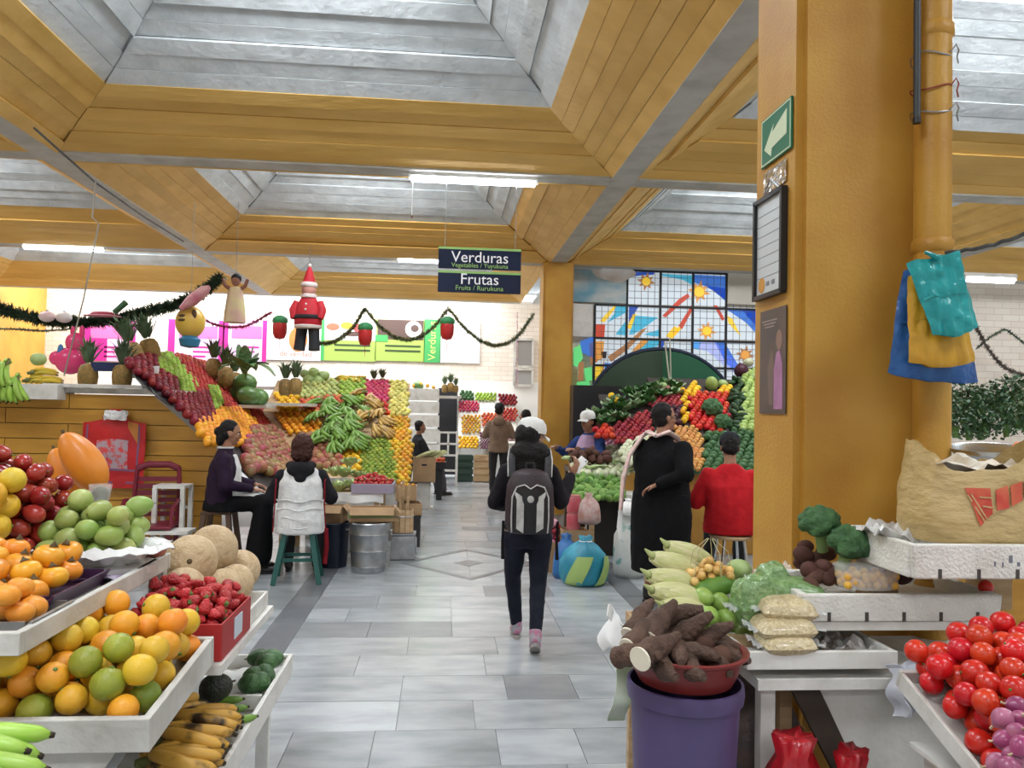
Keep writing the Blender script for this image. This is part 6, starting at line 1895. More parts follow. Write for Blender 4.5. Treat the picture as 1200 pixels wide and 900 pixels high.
def piece(poly, c, lay=0):
    pts = [px2(*p) for p in poly]
    G().prism(pts, -.0135 - .002 * lay, -.0065, 'y').build('glass_piece', COLR[c], sg_)
for poly, c in (
    ([(736, 319), (767, 319), (766, 322), (750, 323), (736, 325)], 'blue'), ([(775, 321), (811, 323), (811, 334), (800, 328), (775, 323)], 'sky'),
    ([(813, 322), (850, 324), (850, 353), (838, 342), (825, 335), (813, 331)], 'royal'), ([(828, 335), (850, 338), (850, 352)], 'blue'),
    ([(852, 363), (887, 365), (887, 392), (874, 378)], 'royal'), ([(868, 362), (887, 363), (887, 384)], 'blue'),
    ([(722, 357), (734, 357), (734, 366), (712, 378), (720, 367)], 'sky'), ([(721, 392), (734, 375), (734, 393)], 'sky'), ([(737, 358), (749, 358), (737, 378)], 'blue'),
    ([(737, 392), (744, 370), (771, 372), (752, 386), (741, 392)], 'sky'), ([(754, 392), (773, 386), (773, 394), (764, 394)], 'sky'),
    ([(748, 410), (762, 397), (773, 397), (773, 404), (760, 410)], 'sky'), ([(774, 397), (780, 397), (776, 410), (774, 412)], 'blue'), ([(812, 398), (836, 399), (850, 412), (862, 425), (866, 440), (850, 430), (830, 412), (812, 408)], 'lav'),
    ([(812, 398), (822, 398), (818, 410), (812, 408)], 'sky'), ([(836, 399), (848, 400), (866, 430), (866, 440), (850, 425)], 'royal'),
    ([(680, 400), (696, 394), (696, 420), (680, 412)], 'royal'), ([(708, 425), (725, 427), (709, 440)], 'royal'),
    ([(698, 380), (709, 380), (708, 395), (698, 396)], 'red'), ([(690, 404), (698, 398), (700, 424), (692, 428)], 'brown'), ([(698, 400), (708, 400), (706, 420), (698, 424)], 'orange'), ([(703, 376), (712, 366), (720, 358), (723, 358), (716, 368), (708, 378)], 'yellow'), ([(735, 384), (741, 368), (746, 368), (739, 386)], 'yellow'),
    ([(712, 418), (735, 402), (752, 386), (758, 384), (745, 400), (735, 410), (716, 424)], 'brown'), ([(740, 412), (752, 398), (762, 398), (750, 410)], 'orange'),
    ([(776, 370), (796, 350), (806, 344), (808, 348), (798, 356), (780, 372)], 'red'), ([(784, 394), (796, 382), (798, 386), (790, 394)], 'yellow'), ([(795, 382), (810, 358), (812, 362), (799, 386)], 'red'), ([(780, 394), (790, 382), (796, 386), (788, 397)], 'yellow'),
    ([(836, 358), (840, 358), (849, 374), (846, 376)], 'red'), ([(852, 370), (858, 374), (866, 390), (868, 394), (860, 386), (853, 378)], 'yellow'),
    ([(696, 430), (706, 428), (703, 450), (696, 456)], 'yellow'), ([(706, 428), (708, 420), (707, 446), (703, 448)], 'brown'), ([(704, 412), (711, 412), (710, 420), (706, 420)], 'dark')):
    piece(poly, c)
def star(cx, cy, r, c1='yellow', c2='brown', n=8):
    pts = []
    for k in range(2 * n):
        a = PI * k / n + .2
        rr = r * (1.0 if k % 2 == 0 else .55) * (1 if k % 4 else 1.15)
        pts.append((cx + rr * math.cos(a), cy + rr * math.sin(a)))
    piece(pts, c2, 1)
    piece([(cx + r * .5 * math.cos(2 * PI * k / 10), cy + r * .5 * math.sin(2 * PI * k / 10)) for k in range(10)], c1, 2)
star(757, 330, 10, 'yellow', 'brown'); star(819, 342, 12, 'yellow', 'orange'); star(828, 388, 10, 'yellow', 'orange'); star(873, 416, 10, 'orange', 'brown')
for poly in ([(672, 408), (680, 404), (683, 420), (676, 430), (672, 428)], [(676, 448), (690, 446), (695, 462), (682, 466), (674, 462)], [(684, 432), (693, 430), (694, 446), (686, 446)]):
    piece(poly, 'green', 1)
piece([(678, 425), (684, 424), (683, 446), (677, 446)], 'brown', 2)
# painted sky panel left of the glass
x0, zt = px2(672, 310); x1, zb = px2(734, 356)
mu = thing('sky_mural', 'painted sky mural panel with white cloud beside the stained glass', 'mural', ((x0 + x1) / 2, WY - .02, zb))
G().box((0, 0, (zt - zb) / 2), (x1 - x0, .03, zt - zb)).build('panel', mat('mural_sky', (.14, .34, .46), .6, (.62, .60, .54), 1.6, .45, stretch=(1, 1, 1.6), detail=4), mu)
g = G()
for k in range(6):
    pass
G().prism([(.12 + .42 * math.cos(a) * (1 + .25 * math.sin(3 * a)), .62 - .08 + .17 * math.sin(a) - .1 * math.cos(a)) for a in [2 * PI * k / 22 for k in range(22)]], -.022, -.012, 'y').build('painted_cloud', mat('cloud_white', (.72, .70, .68), .6, (.62, .52, .46), 4, .4), mu)
x0, zt = px2(851, 314); x1, zb = px2(900, 358)
tag(G().box(((x0 + x1) / 2, WY - .02, (zt + zb) / 2), (x1 - x0, .03, zt - zb)).build('wall_panel', mat('beige_panel', (.50, .47, .40), .6)), 'plain beige wall panel right of the stained glass stars', 'panel')
x0, zt = px2(672, 356); x1, zb = px2(697, 395)
tag(G().box(((x0 + x1) / 2, WY, (zt + zb) / 2), (x1 - x0, .03, zt - zb)).build('wall_panel', M_PAPER), 'white wall panel under the sky mural', 'panel')

# ================================================================ RIGHT FOREGROUND STALL
# purple bin and red-brown basin with cassava
bn = thing('purple_bin', 'tall purple plastic bin under the basin of cassava', 'bin', (.80, 2.50, 0))
M_PUR = mat('bin_purple', (.085, .060, .16), .45, (.07, .05, .13), 6, .4)
G().lathe([(.001, 0), (.135, 0), (.140, .02), (.150, .30), (.158, .31), (.156, .33), (.172, .70), (.184, .705), (.187, .73), (.185, .755), (.176, .757), (.174, .72), (.138, .03), (.001, .03)], 44).build('body', M_PUR, bn, 40)
bs = thing('basin', 'red-brown plastic basin of cassava roots on the purple bin', 'basin', (.80, 2.50, .76))
G().lathe([(.001, 0), (.150, 0), (.165, .03), (.185, .085), (.199, .092), (.201, .100), (.195, .104), (.181, .098), (.158, .03), (.145, .008), (.001, .008)], 44).build('body', mat('basin_red', (.20, .028, .025), .35, (.15, .02, .02), 5, .4), bs, 40)
M_CAS = mat('cassava_skin', (.055, .028, .018), .8, (.11, .06, .04), 14, .5, .8, 45)
M_CASW = mat('cassava_flesh', (.78, .72, .58), .6)
def cassava(loc, rot, L, r, label, cut=True, seed=0, group='cassava roots in the basin'):
    t = thing('cassava_root', label, 'cassava', loc, 0, group, rot=rot)
    r2 = random.Random(seed)
    n = 9
    pts = [(.005 * math.sin(i * .8 + seed), .004 * math.cos(i * .9 + seed), -L / 2 + L * i / (n - 1)) for i in range(n)]
    rad = [r * (1.0 if i < 5 else 1 - .16 * (i - 4)) * (1 + .08 * math.sin(i * 2.1 + seed)) for i in range(n)]
    g = G(); g.tube(pts, rad, 14)
    g.v = [tuple(Vector(p) * (1 + .05 * noise.noise(Vector(p) * 30 + Vector((seed, 0, 0))))) for p in g.v]
    g.build('skin', M_CAS, t, 50)
    if cut:
        d = Vector((0, 0, -1))
        G().tube([Vector(pts[0]) + d * .002, Vector(pts[0]) + d * .008], [rad[0] * .93, rad[0] * .90], 16).build('cut_face', M_CASW, t)
    return t
BCX, BCY, BZ = .80, 2.50, .80
k = 0
for (px, py, d, rx, ry, rz, L, r, cut) in ((757, 738, 2.46, -72, 0, -48, .20, .034, True), (775, 726, 2.50, -66, 0, -42, .20, .036, True), (772, 758, 2.38, -80, 0, -52, .19, .038, True), (748, 768, 2.36, 70, 40, 30, .15, .034, False), (778, 783, 2.34, 90, 82, 5, .19, .032, False), (812, 785, 2.34, 90, 95, 0, .17, .031, False),
                                           (805, 738, 2.54, 55, 10, 60, .20, .036, False), (828, 748, 2.54, 60, 15, 75, .20, .034, False), (790, 722, 2.60, 70, 0, 70, .20, .036, False), (840, 778, 2.42, 90, 80, 10, .17, .032, False), (858, 768, 2.50, 85, 60, 20, .15, .030, False), (845, 756, 2.58, 75, -40, 30, .18, .034, False), (752, 722, 2.56, -62, 0, -44, .17, .032, True), (815, 765, 2.44, 85, 70, 30, .18, .032, False), (795, 768, 2.40, 80, 50, -20, .17, .034, False)):
    q = P(px, py, d)
    cassava(q, (R(rx), R(ry), R(rz)), L, r, 'cassava root with white cut end in the basin' if cut else 'brown uncut cassava root in the basin', cut, k, 'cut cassava roots' if cut else 'uncut cassava roots')
    k += 1
for p in heap(14, .034, (.67, .95, 2.40, 2.66), lambda x, y: .775, 3, k=.1):
    put('beet_root_brown', p, rrot(), .85, 'small dark tuber under the cassava in the basin', 'dark tubers in the basin')
# crate of corn and chayotes behind the basin
tray('corn_crate', 'low wooden crate of corn and chayotes behind the basin', .74, 1.28, 2.74, 3.08, .74, .09, M_CRATE, cat='crate', legs=((-.24, .02, .74), (.24, .02, .74), (-.24, .3, .74), (.24, .3, .74)))
for i, (px, py, d, a, s) in enumerate(((790, 668, 2.98, 72, 1.05), (785, 682, 2.92, 78, 1.05), (783, 695, 2.86, 80, 1.0), (795, 704, 2.82, 76, .95), (800, 655, 3.04, 70, 1.0), (790, 712, 2.78, 80, .9))):
    q = P(px, py, d)
    cob((q.x + .11, q.y, q.z - .01), (R(8), R(-a), R(6 * (i % 3))), (s * 1.45, s * 1.45, s * .85), 'corn ear in pale husk stacked behind the cassava', 'corn ears behind the cassava')
for (px, py, d) in ((825, 700, 2.80), (845, 706, 2.80), (832, 722, 2.74), (852, 725, 2.76), (812, 718, 2.74), (800, 732, 2.70), (872, 690, 2.86), (862, 710, 2.80), (838, 712, 2.90), (815, 738, 2.72), (780, 728, 2.74)):
    q = P(px, py, d)
    put('chayote', q, (R(95), R(20), R(-20 + 9 * (px % 7))), .95, 'green chayote below the corn ears', 'chayotes below the corn')
q = P(838, 688, 2.86); put('cucumber', q, (0, R(80), R(8)), (1.15, 1.15, 1.5), 'long smooth green papaya lying on the chayotes')
q = P(866, 668, 2.98); put('cabbage', q, (0, 0, 0), .52, 'small round green cabbage behind the pea bags')
for p in heap(10, .034, (.78, 1.24, 2.80, 3.05), lambda x, y: .76, 3, k=.0):
    put('chayote', p, rrot(), 1.0, 'green chayote at the bottom of the corn crate', 'chayotes in the corn crate')
nb = thing('net_bag', 'net bag of small golden fruit hanging over the corn', 'bag', P(832, 662, 2.90))
for i, p in enumerate(heap(36, .016, (-.09, .09, -.06, .06), lambda x, y: -.07, 4, k=.5)):
    G().ball(p, .0165, 10, 7).build('golden_fruit', mat('golden_fruit', (.62, .34, .08), .35, (.70, .46, .16), 14, .5, vary=.15), nb, True)
for k in range(5):
    a = k * 1.25
    G().tube([(.09 * math.cos(a), .06 * math.sin(a), -.05), (.07 * math.cos(a), .05 * math.sin(a), .05), (.01 * math.cos(a), .01 * math.sin(a), .10)], .0018, 5).build('net_cord', mat('net_cord', (.45, .40, .22), .6), nb, True)
# white tray of bagged grain
tray('grain_tray', 'white wooden tray of bagged peas and white corn', 1.03, 1.56, 2.56, 2.96, .765, .06, M_WHITE, th=.02)
M_PEAS = mat('pea_bag', (.12, .24, .07), .3, (.26, .40, .18), 60, .5, .6, 55, coat=.4)
M_GRAIN = mat('grain_bag', (.66, .56, .36), .3, (.48, .38, .20), 75, .5, .6, 60, coat=.4)
def pillow(name, label, c, size, m, rot=(0, 0, 0), seed=0, group=None, cat='bag'):
    t = thing(name, label, cat, c, 0, group, rot=rot)
    w, d, h = size
    def side(sg):
        def fn(u, v):
            x, y = 2 * u - 1, 2 * v - 1
            b = max(0, (1 - x ** 4)) ** .5 * max(0, (1 - y ** 4)) ** .5
            q = Vector((x * 2.2, y * 2.2, seed * 3.1 + sg))
            return (x * w / 2 * (1 - .05 * y * y), y * d / 2 * (1 - .05 * x * x), sg * h / 2 * b * (1 + .18 * noise.noise(q)))
        return fn
    g = G(); g.grid(side(1), 18, 14); g.grid(side(-1), 18, 14)
    g.build('filled_bag', m, t, 'all')
    for sx in (-1, 1):
        G().grid(lambda u, v: (sx * (w / 2 - .004 + .03 * u), (v - .5) * d * (.5 + .3 * u), .008 * math.sin(v * 14) * u), 3, 8, .001).build('sealed_end', M_CLEAR, t, True)
    return t
pillow('grain_bag', 'clear bag of white corn kernels, topmost of three', P(921, 712, 2.66), (.20, .12, .070), M_GRAIN, (R(12), R(2), R(-4)), 1)
pillow('grain_bag', 'clear bag of white corn kernels between two others', P(918, 734, 2.63), (.21, .13, .070), M_GRAIN, (R(8), 0, R(3)), 2)
pillow('grain_bag', 'clear bag of white corn kernels at the bottom of the stack', P(920, 752, 2.61), (.19, .13, .065), M_GRAIN, (R(8), 0, R(2)), 3)
pillow('pea_bag', 'clear bag of green peas standing upright at the tray end', P(884, 705, 2.72), (.16, .10, .19), M_PEAS, (R(8), R(-10), R(10)), 4)
pillow('pea_bag', 'clear bag of green peas lying behind the corn bags', P(925, 690, 2.80), (.26, .14, .085), M_PEAS, (R(10), R(8), R(-6)), 5)
pillow('pea_bag', 'small tied bag of green peas on top of the others', P(905, 672, 2.84), (.10, .09, .075), M_PEAS, (R(20), R(-20), 0), 6)
tag(sheet(G(), 0, 0, .16, .14, 0, .07, 5, 16, fq=18).build('dark_plastic', mat('dark_plastic', (.07, .06, .05), .3, (.16, .14, .12), 14, .5), None, True, loc=(1.335, 2.66, .79)), 'crumpled dark plastic bag beside the white corn bags', 'plastic bag')
tag(sheet(G(), 0, 0, .14, .14, 0, .07, 8, 16, fq=18).build('clear_plastic', mat('grey_film', (.30, .28, .26), .25, (.5, .48, .46), 14, .5), None, True, loc=(1.45, 2.70, .79)), 'crumpled greyish plastic film in the grain tray', 'plastic bag')
# table frame under the tray
tb = thing('white_table', 'white painted market table under the grain tray', 'table', (1.62, 2.56, 0))
G().box((0, .25, .715), (1.10, .50, .035)).build('table_top', M_WHITE, tb)
G().prism([(-.32, .70), (.26, .70), (.40, .10), (-.02, .10)], .06, .085, 'y').build('front_panel', M_WHITE, tb)
G().prism([(-.42, .70), (-.32, .70), (-.02, .10), (-.05, .02)], .05, .075, 'y').build('dark_brace', mat('brace_brown', (.05, .035, .025), .7), tb)
G().bar((-.04, .07, .10), (.40, .07, .10), .05, .05).build('rail', M_WHITE, tb)
for (x, y) in ((-.50, .06), (.50, .06), (-.50, .45), (.50, .45)):
    G().bar((x, y, 0), (x, y, .70), .05, .05).build('leg', M_WHITE, tb)
# foam boxes
def foam_box(label, x0, x1, y0, y1, z, h, rz=0, stamp=False):
    t = thing('foam_box', label, 'box', ((x0 + x1) / 2, (y0 + y1) / 2, z), rz)
    w, d = x1 - x0, y1 - y0
    th = .028
    G().box((0, 0, .02), (w - .03, d - .03, .04)).build('base', M_STYRO, t)
    for sd in (-1, 1):
        G().box((0, sd * (d / 2 - th / 2), h / 2), (w, th, h), taper=.97).build('side_panel', M_STYRO, t, bevel=.006)
        G().box((sd * (w / 2 - th / 2), 0, h / 2), (th, d - 2 * th, h)).build('side_panel', M_STYRO, t, bevel=.006)
    for k in range(5):
        G().box((-w / 2 + w * (k + .7) / 5.4, -d / 2 + .004, .018), (.012, .012, .032)).build('slot', mat('slot_dark', (.06, .055, .05), .8), t)
    if stamp:
        lettering('A 7 \u2022 EXPORT', .035, mat('ink', (.10, .11, .14), .7), t, Matrix.Translation((.02, -d / 2 - .004, h * .45)) @ Matrix.Diagonal((1, 1, 1, 1)), 'stamp_print', depth=.001) if False else None
        r2 = random.Random(4)
        for k in range(12):
            G().box((-.08 + .028 * k, -d / 2 - .001 + .003, h * .5 + r2.uniform(-.012, .012)), (r2.uniform(.006, .016), .004, r2.uniform(.008, .03))).build('stamp_print', mat('ink', (.16, .17, .20), .7), t)
    return t
# shelf carrying the foam boxes, beside the column
sh_ = thing('box_shelf', 'white plank shelf under the foam boxes beside the column', 'shelf', (1.66, 2.88, 0))
G().box((0, 0, .885), (.78, .46, .03)).build('plank', M_WHITE, sh_)
for (x, y) in ((-.36, .18), (.36, .18), (.36, -.18)):
    G().bar((x, y, .735), (x, y, .87), .05, .05).build('post', M_WHITE2, sh_)
foam_box('lower white foam box of beets and yellow tomatoes beside the column', 1.26, 2.00, 2.64, 3.08, .902, .095)
foam_box('upper white foam box with dark stamped print under the tan bag', 1.56, 2.30, 2.48, 2.92, 1.085, .115, 0, True)
up = thing('box_support', 'wooden blocks holding up the upper foam box', 'block', (1.95, 2.85, .902))
for x in (-.30, .15):
    G().box((x, .0, .092), (.10, .12, .18)).build('block', M_CRATE, up)
broccoli(P(962, 630, 2.92), 1.12, 'large broccoli head standing against the yellow column', (R(8), R(-12), 0))
broccoli(P(990, 655, 2.82), 1.14, 'paler broccoli head in front of the large one', (R(15), R(10), 0))
for (px, py, d, s) in ((942, 650, 2.95, .75), (948, 668, 2.86, .8), (957, 676, 2.82, .65), (938, 660, 2.98, .6), (1022, 645, 2.90, .85), (1032, 655, 2.98, .8), (970, 678, 2.80, .6), (1018, 660, 2.95, .7), (1058, 676, 2.86, .7), (955, 655, 2.96, .7), (965, 664, 2.90, .7), (976, 670, 2.88, .65), (950, 684, 2.78, .6), (985, 680, 2.82, .6), (1005, 668, 2.96, .7), (944, 640, 3.0, .6), (968, 648, 2.98, .7)):
    q = P(px, py, d); put('beet_root_brown', q, lying(), s, 'brown root around the broccoli heads', 'brown roots beside the broccoli')
# clear tub of yellow tomatoes
tu = thing('tomato_tub', 'clear plastic tub of small yellow tomatoes in the foam box', 'tub', P(1016, 688, 2.74))
for i, p in enumerate(heap(44, .0145, (-.105, .105, -.06, .06), lambda x, y: 0, 6, k=.05)):
    G().ball(p, .015, 10, 7).build('yellow_tomato', mat('yellow_tomato', (.72, .42, .05), .25, (.66, .30, .04), 10, .4, vary=.12), tu, True)
G().lathe([(.085, 0), (.098, .075), (.100, .078), (.097, .078), (.083, .003)], 24, sx=1.25, sy=.75).build('tub_wall', M_CLEAR, tu, True)
G().lathe([(.001, .078), (.100, .078), (.100, .084), (.001, .086)], 24, sx=1.25, sy=.75).build('tub_lid', M_CLEAR, tu, True)
for (px, py, d, rz) in ((1022, 697, 2.72, 20),):
    pass
q = P(1155, 688, 2.72); put('tomato', (q.x, q.y, q.z), rrot(), .75, 'single tomato resting on the foam box edge')
# crumpled clear bag on the upper box, tan shopping bag with red print
tag(sheet(G(), 0, 0, .20, .22, 0, .06, 3, 16, fq=15).build('plastic_wrap', mat('plastic_wrap', (.48, .47, .45), .2, (.62, .62, .6), 18, .5, .5, 30), None, True, loc=(1.63, 2.72, 1.20)), 'crumpled translucent wrap on the upper foam box', 'plastic wrap')
tbg = thing('shopping_bag', 'tan plastic shopping bag with red printed lettering on the upper foam box', 'bag', (1.88, 2.66, 1.195))
def tan(u, v):
    a = 2 * PI * u
    ca, sa = math.cos(a), math.sin(a)
    e = (abs(ca) ** .7 * (1 if ca > 0 else -1), abs(sa) ** .7 * (1 if sa > 0 else -1))
    r_ = [.225, .238, .232, .222, .215, .20][min(int(v * 5), 5)] + ([.238, .232, .222, .215, .20, .20][min(int(v * 5), 5)] - [.225, .238, .232, .222, .215, .20][min(int(v * 5), 5)]) * (v * 5 - int(v * 5))
    f = 1 + .05 * noise.noise(Vector((ca * 2, sa * 2, v * 2.5))) + .03 * noise.noise(Vector((ca * 5, sa * 5, v * 9 + 3)))
    top = .30 + .055 * math.cos(2 * a + .5) * (v ** 3) + .03 * noise.noise(Vector((ca * 3, sa * 3, 7)))
    return (e[0] * r_ * f, e[1] * r_ * f * .62, top * v)
M_TAN = mat('tan_plastic', (.52, .38, .17), .35, (.40, .28, .11), 5, .45, .45, 18, stretch=(1, 1, 2.2))
gb_ = G(); gb_.grid(tan, 56, 18); gb_.build('bag', M_TAN, tbg, 'all')
G().lathe([(.001, .0), (.21, .0), (.20, .02), (.001, .02)], 24, sy=.62).build('bag_bottom', M_TAN, tbg)
sheet(G(), 0, 0, .36, .22, .245, .06, 2, 14, fq=11).build('white_contents', mat('bag_inside', (.66, .62, .54), .5, (.42, .30, .16), 12, .45), tbg, True)
M_RED = mat('print_red', (.52, .05, .03), .5, (.60, .14, .06), 16, .4)
def tan_at(x, z):
    best = min((tan(u / 400, z / .30) for u in range(200, 400)), key=lambda p: abs(p[0] - x))
    return best
for (pts) in ([(-.105, .19), (-.02, .19), (-.015, .105), (-.06, .062)], [(.0, .185), (.045, .20), (.045, .125), (.0, .115)], [(.055, .20), (.10, .215), (.10, .15), (.055, .13)], [(.11, .215), (.15, .225), (.15, .17), (.11, .155)]):
    def fn(u, v, p=pts):
        a = Vector(p[0]).lerp(Vector(p[1]), u); b = Vector(p[3]).lerp(Vector(p[2]), u); c = a.lerp(b, v)
        q = tan_at(c.x, c.y); return (c.x, q[1] - .004, c.y)
    G().grid(fn, 5, 5, .001).build('red_print', M_RED, tbg, True)
for (x0, z0, x1, z1) in ((-.098, .165, -.045, .078), (-.088, .170, -.035, .085), (-.06, .16, -.02, .158), (-.05, .13, -.02, .126)):
    a, b = tan_at(x0, z0), tan_at(x1, z1)
    G().bar((x0, a[1] - .007, z0), (x1, b[1] - .007, z1), .005, .002, (0, 1, 0)).build('print_line', M_TAN, tbg)
# scale pan and carrots behind the bag
sp_ = thing('scale_pan', 'round steel scale pan behind the tan bag', 'pan', P(1156, 530, 2.98), 0, rot=(R(5), R(-4), 0))
G().lathe([(.001, -.03), (.06, -.028), (.11, -.008), (.135, .02), (.140, .021), (.137, .016), (.112, -.014), (.06, -.034), (.001, -.036)], 36).build('bowl', M_STEEL, sp_, True)
G().lathe([(.02, -.30), (.02, -.033)], 12).build('pedestal', M_GREYM, sp_, True)
for (px, py, rz) in ((1188, 528, 30), (1196, 536, 50)):
    q = P(px, py, 2.86)
    c = thing('carrot', 'orange carrot behind the tan bag', 'carrot', q, R(rz), 'carrots behind the tan bag', rot=(0, R(70), R(rz)))
    G().lathe([(.001, -.09), (.008, -.07), (.018, .03), (.020, .05), (.012, .062), (.001, .062)], 14).build('root', mat('carrot', (.72, .20, .03), .45), c, True)
    G().lathe([(.006, .058), (.006, .075), (.001, .076)], 8).build('crown', STEMG, c, True)
# white cloth hanging over the table end
cl = G(); cl.grid(lambda u, v: (1.50 + .20 * u + .015 * math.sin(v * 9), 2.515 - .03 * math.sin(u * 11) - .015 * v + (.02 if v < .1 else 0), .79 - .16 * v * (1 - .3 * u) - .05 * u * v + .01 * math.sin(u * 14)), 20, 12, .003)
tag(cl.build('hanging_cloth', mat('cloth_bluewhite', (.56, .58, .62), .8, (.46, .48, .54), 8, .4, .2, 20), None, True), 'white cloth hanging over the table end beside the tomatoes', 'cloth')
# tomato tray
tray('tomato_tray', 'tilted tray of round red tomatoes', 1.41, 2.00, 1.88, 2.36, .63, .055, M_WHITE2, th=.014, tilt=R(20), legs=())
for p in heap(150, .0345, (1.42, 1.99, 1.905, 2.36), lambda x, y: .66 + (y - 1.88) * .38, 14, k=.30, centre=(1.84, 2.28)):
    put('tomato', p, rrot(), RF.uniform(.95, 1.08), 'glossy red tomato heaped in the tilted tray', 'tomatoes in the tilted tray')
for (px, py, d) in ((1175, 842, 1.88), (1192, 828, 1.92), (1178, 868, 1.84), (1192, 860, 1.83), (1170, 895, 1.80), (1188, 888, 1.78), (1196, 845, 1.88), (1198, 875, 1.76), (1182, 900, 1.74)):
    q = P(px, py, d); put('red_onion', q, rrot(), .85, 'purple red onion beside the tomatoes', 'red onions beside the tomatoes')
op_ = thing('tomato_stand', 'white slanted stand under the tomato tray', 'stand', (1.7, 2.12, 0))
G().box((0, 0, .31), (.44, .34, .60)).build('body', M_WHITE2, op_); G().box((0, 0, .617), (.50, .40, .014)).build('top_board', M_WHITE2, op_)
tray('onion_tray', 'small tray under the red onions', 1.38, 1.62, 1.66, 1.875, .62, .04, M_WHITE2)
# bags under the table
sack('red_bag', 'bright red plastic bag on the floor under the grain tray', 'bag', (1.14, 2.44, 0), .15, .13, .60, mat('bag_red2', (.45, .012, .02), .3, (.30, .006, .012), 8, .45, .4, 16), 4, .35)
sack('red_bag', 'second red plastic bag in front of the white table panel', 'bag', (1.31, 2.40, 0), .11, .12, .56, MATS['bag_red2'], 9, .35)
sack('dark_sack', 'dark grey net sack in the shade under the grain tray', 'sack', (1.22, 2.90, 0), .20, .18, .66, mat('net_dark', (.05, .04, .04), .6, (.10, .06, .05), 18, .5, .5, 30), 7, .4)
sack('blue_bag', 'dark blue plastic bag at the back under the grain tray', 'bag', (1.02, 2.98, 0), .15, .14, .70, mat('bag_navy', (.02, .05, .14), .35), 11, .4)
# white sacks beside the bin
sack('white_feed_sack', 'white woven sack lying on the floor beside the purple bin', 'sack', (.66, 2.86, 0), .16, .14, .26, M_PAPER, 12, .5)
tag(G().grid(lambda u, v: (.565 + .09 * u + .02 * math.sin(v * 6), 2.62 + .06 * math.sin(u * 5 + v * 3), .93 - .12 * v + .03 * math.sin(u * 8)), 12, 10, .003).build('plastic_flap', M_PAPER, None, True), 'white plastic flap hanging beside the cassava basin', 'plastic bag')
tag(G().grid(lambda u, v: (.60 + .06 * u + .015 * math.sin(v * 5), 2.66 + .03 * math.sin(v * 7), .82 - .26 * v), 6, 10, .003).build('printed_bag_strip', mat('strip_green', (.30, .42, .20), .4, (.62, .66, .55), 6, .5), None, True), 'green and white printed plastic strip hanging behind the purple bin', 'plastic bag')
tag(G().grid(lambda u, v: (.70 + .05 * u, 2.95 + .3 * v, .006 + .012 * math.sin(u * 6 + v * 8)), 6, 8, .002).build('fallen_leaf', leafmat('fallen', (.20, .26, .08), (.34, .36, .14)), None, True, loc=(-.02, -.55, 0)), 'scrap of green husk on the floor beside the bin', 'leaf')

# greens stall behind the pipe on the far right
gs = thing('greens_table', 'yellow sided table of dark leafy greens behind the drain pipe', 'table', (3.75, 5.6, 0))
G().box((0, 0, 1.13), (1.7, .7, .05)).build('table_top', M_WHITE2, gs)
G().box((0, -.33, .57), (1.7, .03, 1.08)).build('front_board', M_PLANK, gs)
for x in (-.8, .8):
    G().box((x, .1, .55), (.05, .5, 1.1)).build('side_board', M_PLANK, gs)
RH = random.Random(5)
for i in range(24):
    px = 1118 + (i % 8) * 14 + RH.uniform(-6, 6); py = (494, 478, 462)[i // 8] + RH.uniform(-7, 7)
    q = P(px, py, 5.45 + .17 * (i // 8))
    t = thing('herb_bunch', 'dark leafy herb bunch on the yellow sided table', 'herbs', (q.x, q.y, q.z - .06), i * 1.1, 'herb bunches on the yellow sided table')
    g = G(); r2 = random.Random(i)
    for k in range(170):
        a = r2.uniform(0, 2 * PI); e = r2.uniform(-.3, 1.5); L = r2.uniform(.05, .19)
        c = Vector((math.cos(a) * math.cos(e) * L, math.sin(a) * math.cos(e) * L, math.sin(e) * L + .01))
        w1 = Vector((r2.uniform(-1, 1), r2.uniform(-1, 1), r2.uniform(-1, 1))).normalized() * .016
        w2 = Vector((r2.uniform(-1, 1), r2.uniform(-1, 1), r2.uniform(-1, 1))).normalized() * .016
        g._add([c - w1, c + w2, c + w1, c - w2], [(0, 1, 2, 3)])
    f = g.build('foliage', leafmat('herb_%d' % (i % 3), [(.012, .05, .014), (.02, .07, .02), (.03, .06, .015)][i % 3], [(.03, .10, .03), (.05, .14, .04), (.07, .11, .03)][i % 3]), t); f['kind'] = 'stuff'
    G().tube([(0, 0, -.04), (0, 0, .05)], [.02, .03], 8).build('stems', STEMG, t, True)

# ================================================================ ON THE NEAR COLUMN
CX = 1.466
ar_ = thing('exit_arrow_sign', 'green safety sign with pale arrow on the yellow column', 'sign', (CX, 3.36, 2.88))
G().box((-.004, 0, 0), (.008, .315, .225)).build('plate', mat('sign_green', (.01, .16, .085), .4), ar_)
pale = mat('sign_pale', (.62, .72, .50), .5)
for (c, s_) in (((-.0085, 0, .104), (.002, .30, .006)), ((-.0085, 0, -.104), (.002, .30, .006)), ((-.0085, .150, 0), (.002, .006, .21)), ((-.0085, -.150, 0), (.002, .006, .21))):
    G().box(c, s_).build('border', pale, ar_)
G().prism([(.120, -.035), (.02, .055), (.035, .020), (-.115, .075), (-.115, -.035), (.035, -.050), (.045, -.085)], -.010, -.008, 'x').build('arrow', pale, ar_)
bd_ = thing('price_board', 'white price board in black frame on the yellow column', 'notice board', (CX, 3.41, 2.16))
G().box((-.006, 0, .225), (.012, .28, .45)).build('sheet', mat('board_white', (.60, .65, .68), .35), bd_)
for (c, s_) in (((-.012, 0, 0), (.03, .31, .02)), ((-.012, 0, .45), (.03, .31, .02)), ((-.012, .145, .225), (.03, .02, .45)), ((-.012, -.150, .225), (.03, .02, .45))):
    G().box(c, s_).build('frame_bar', M_BLACK, bd_)
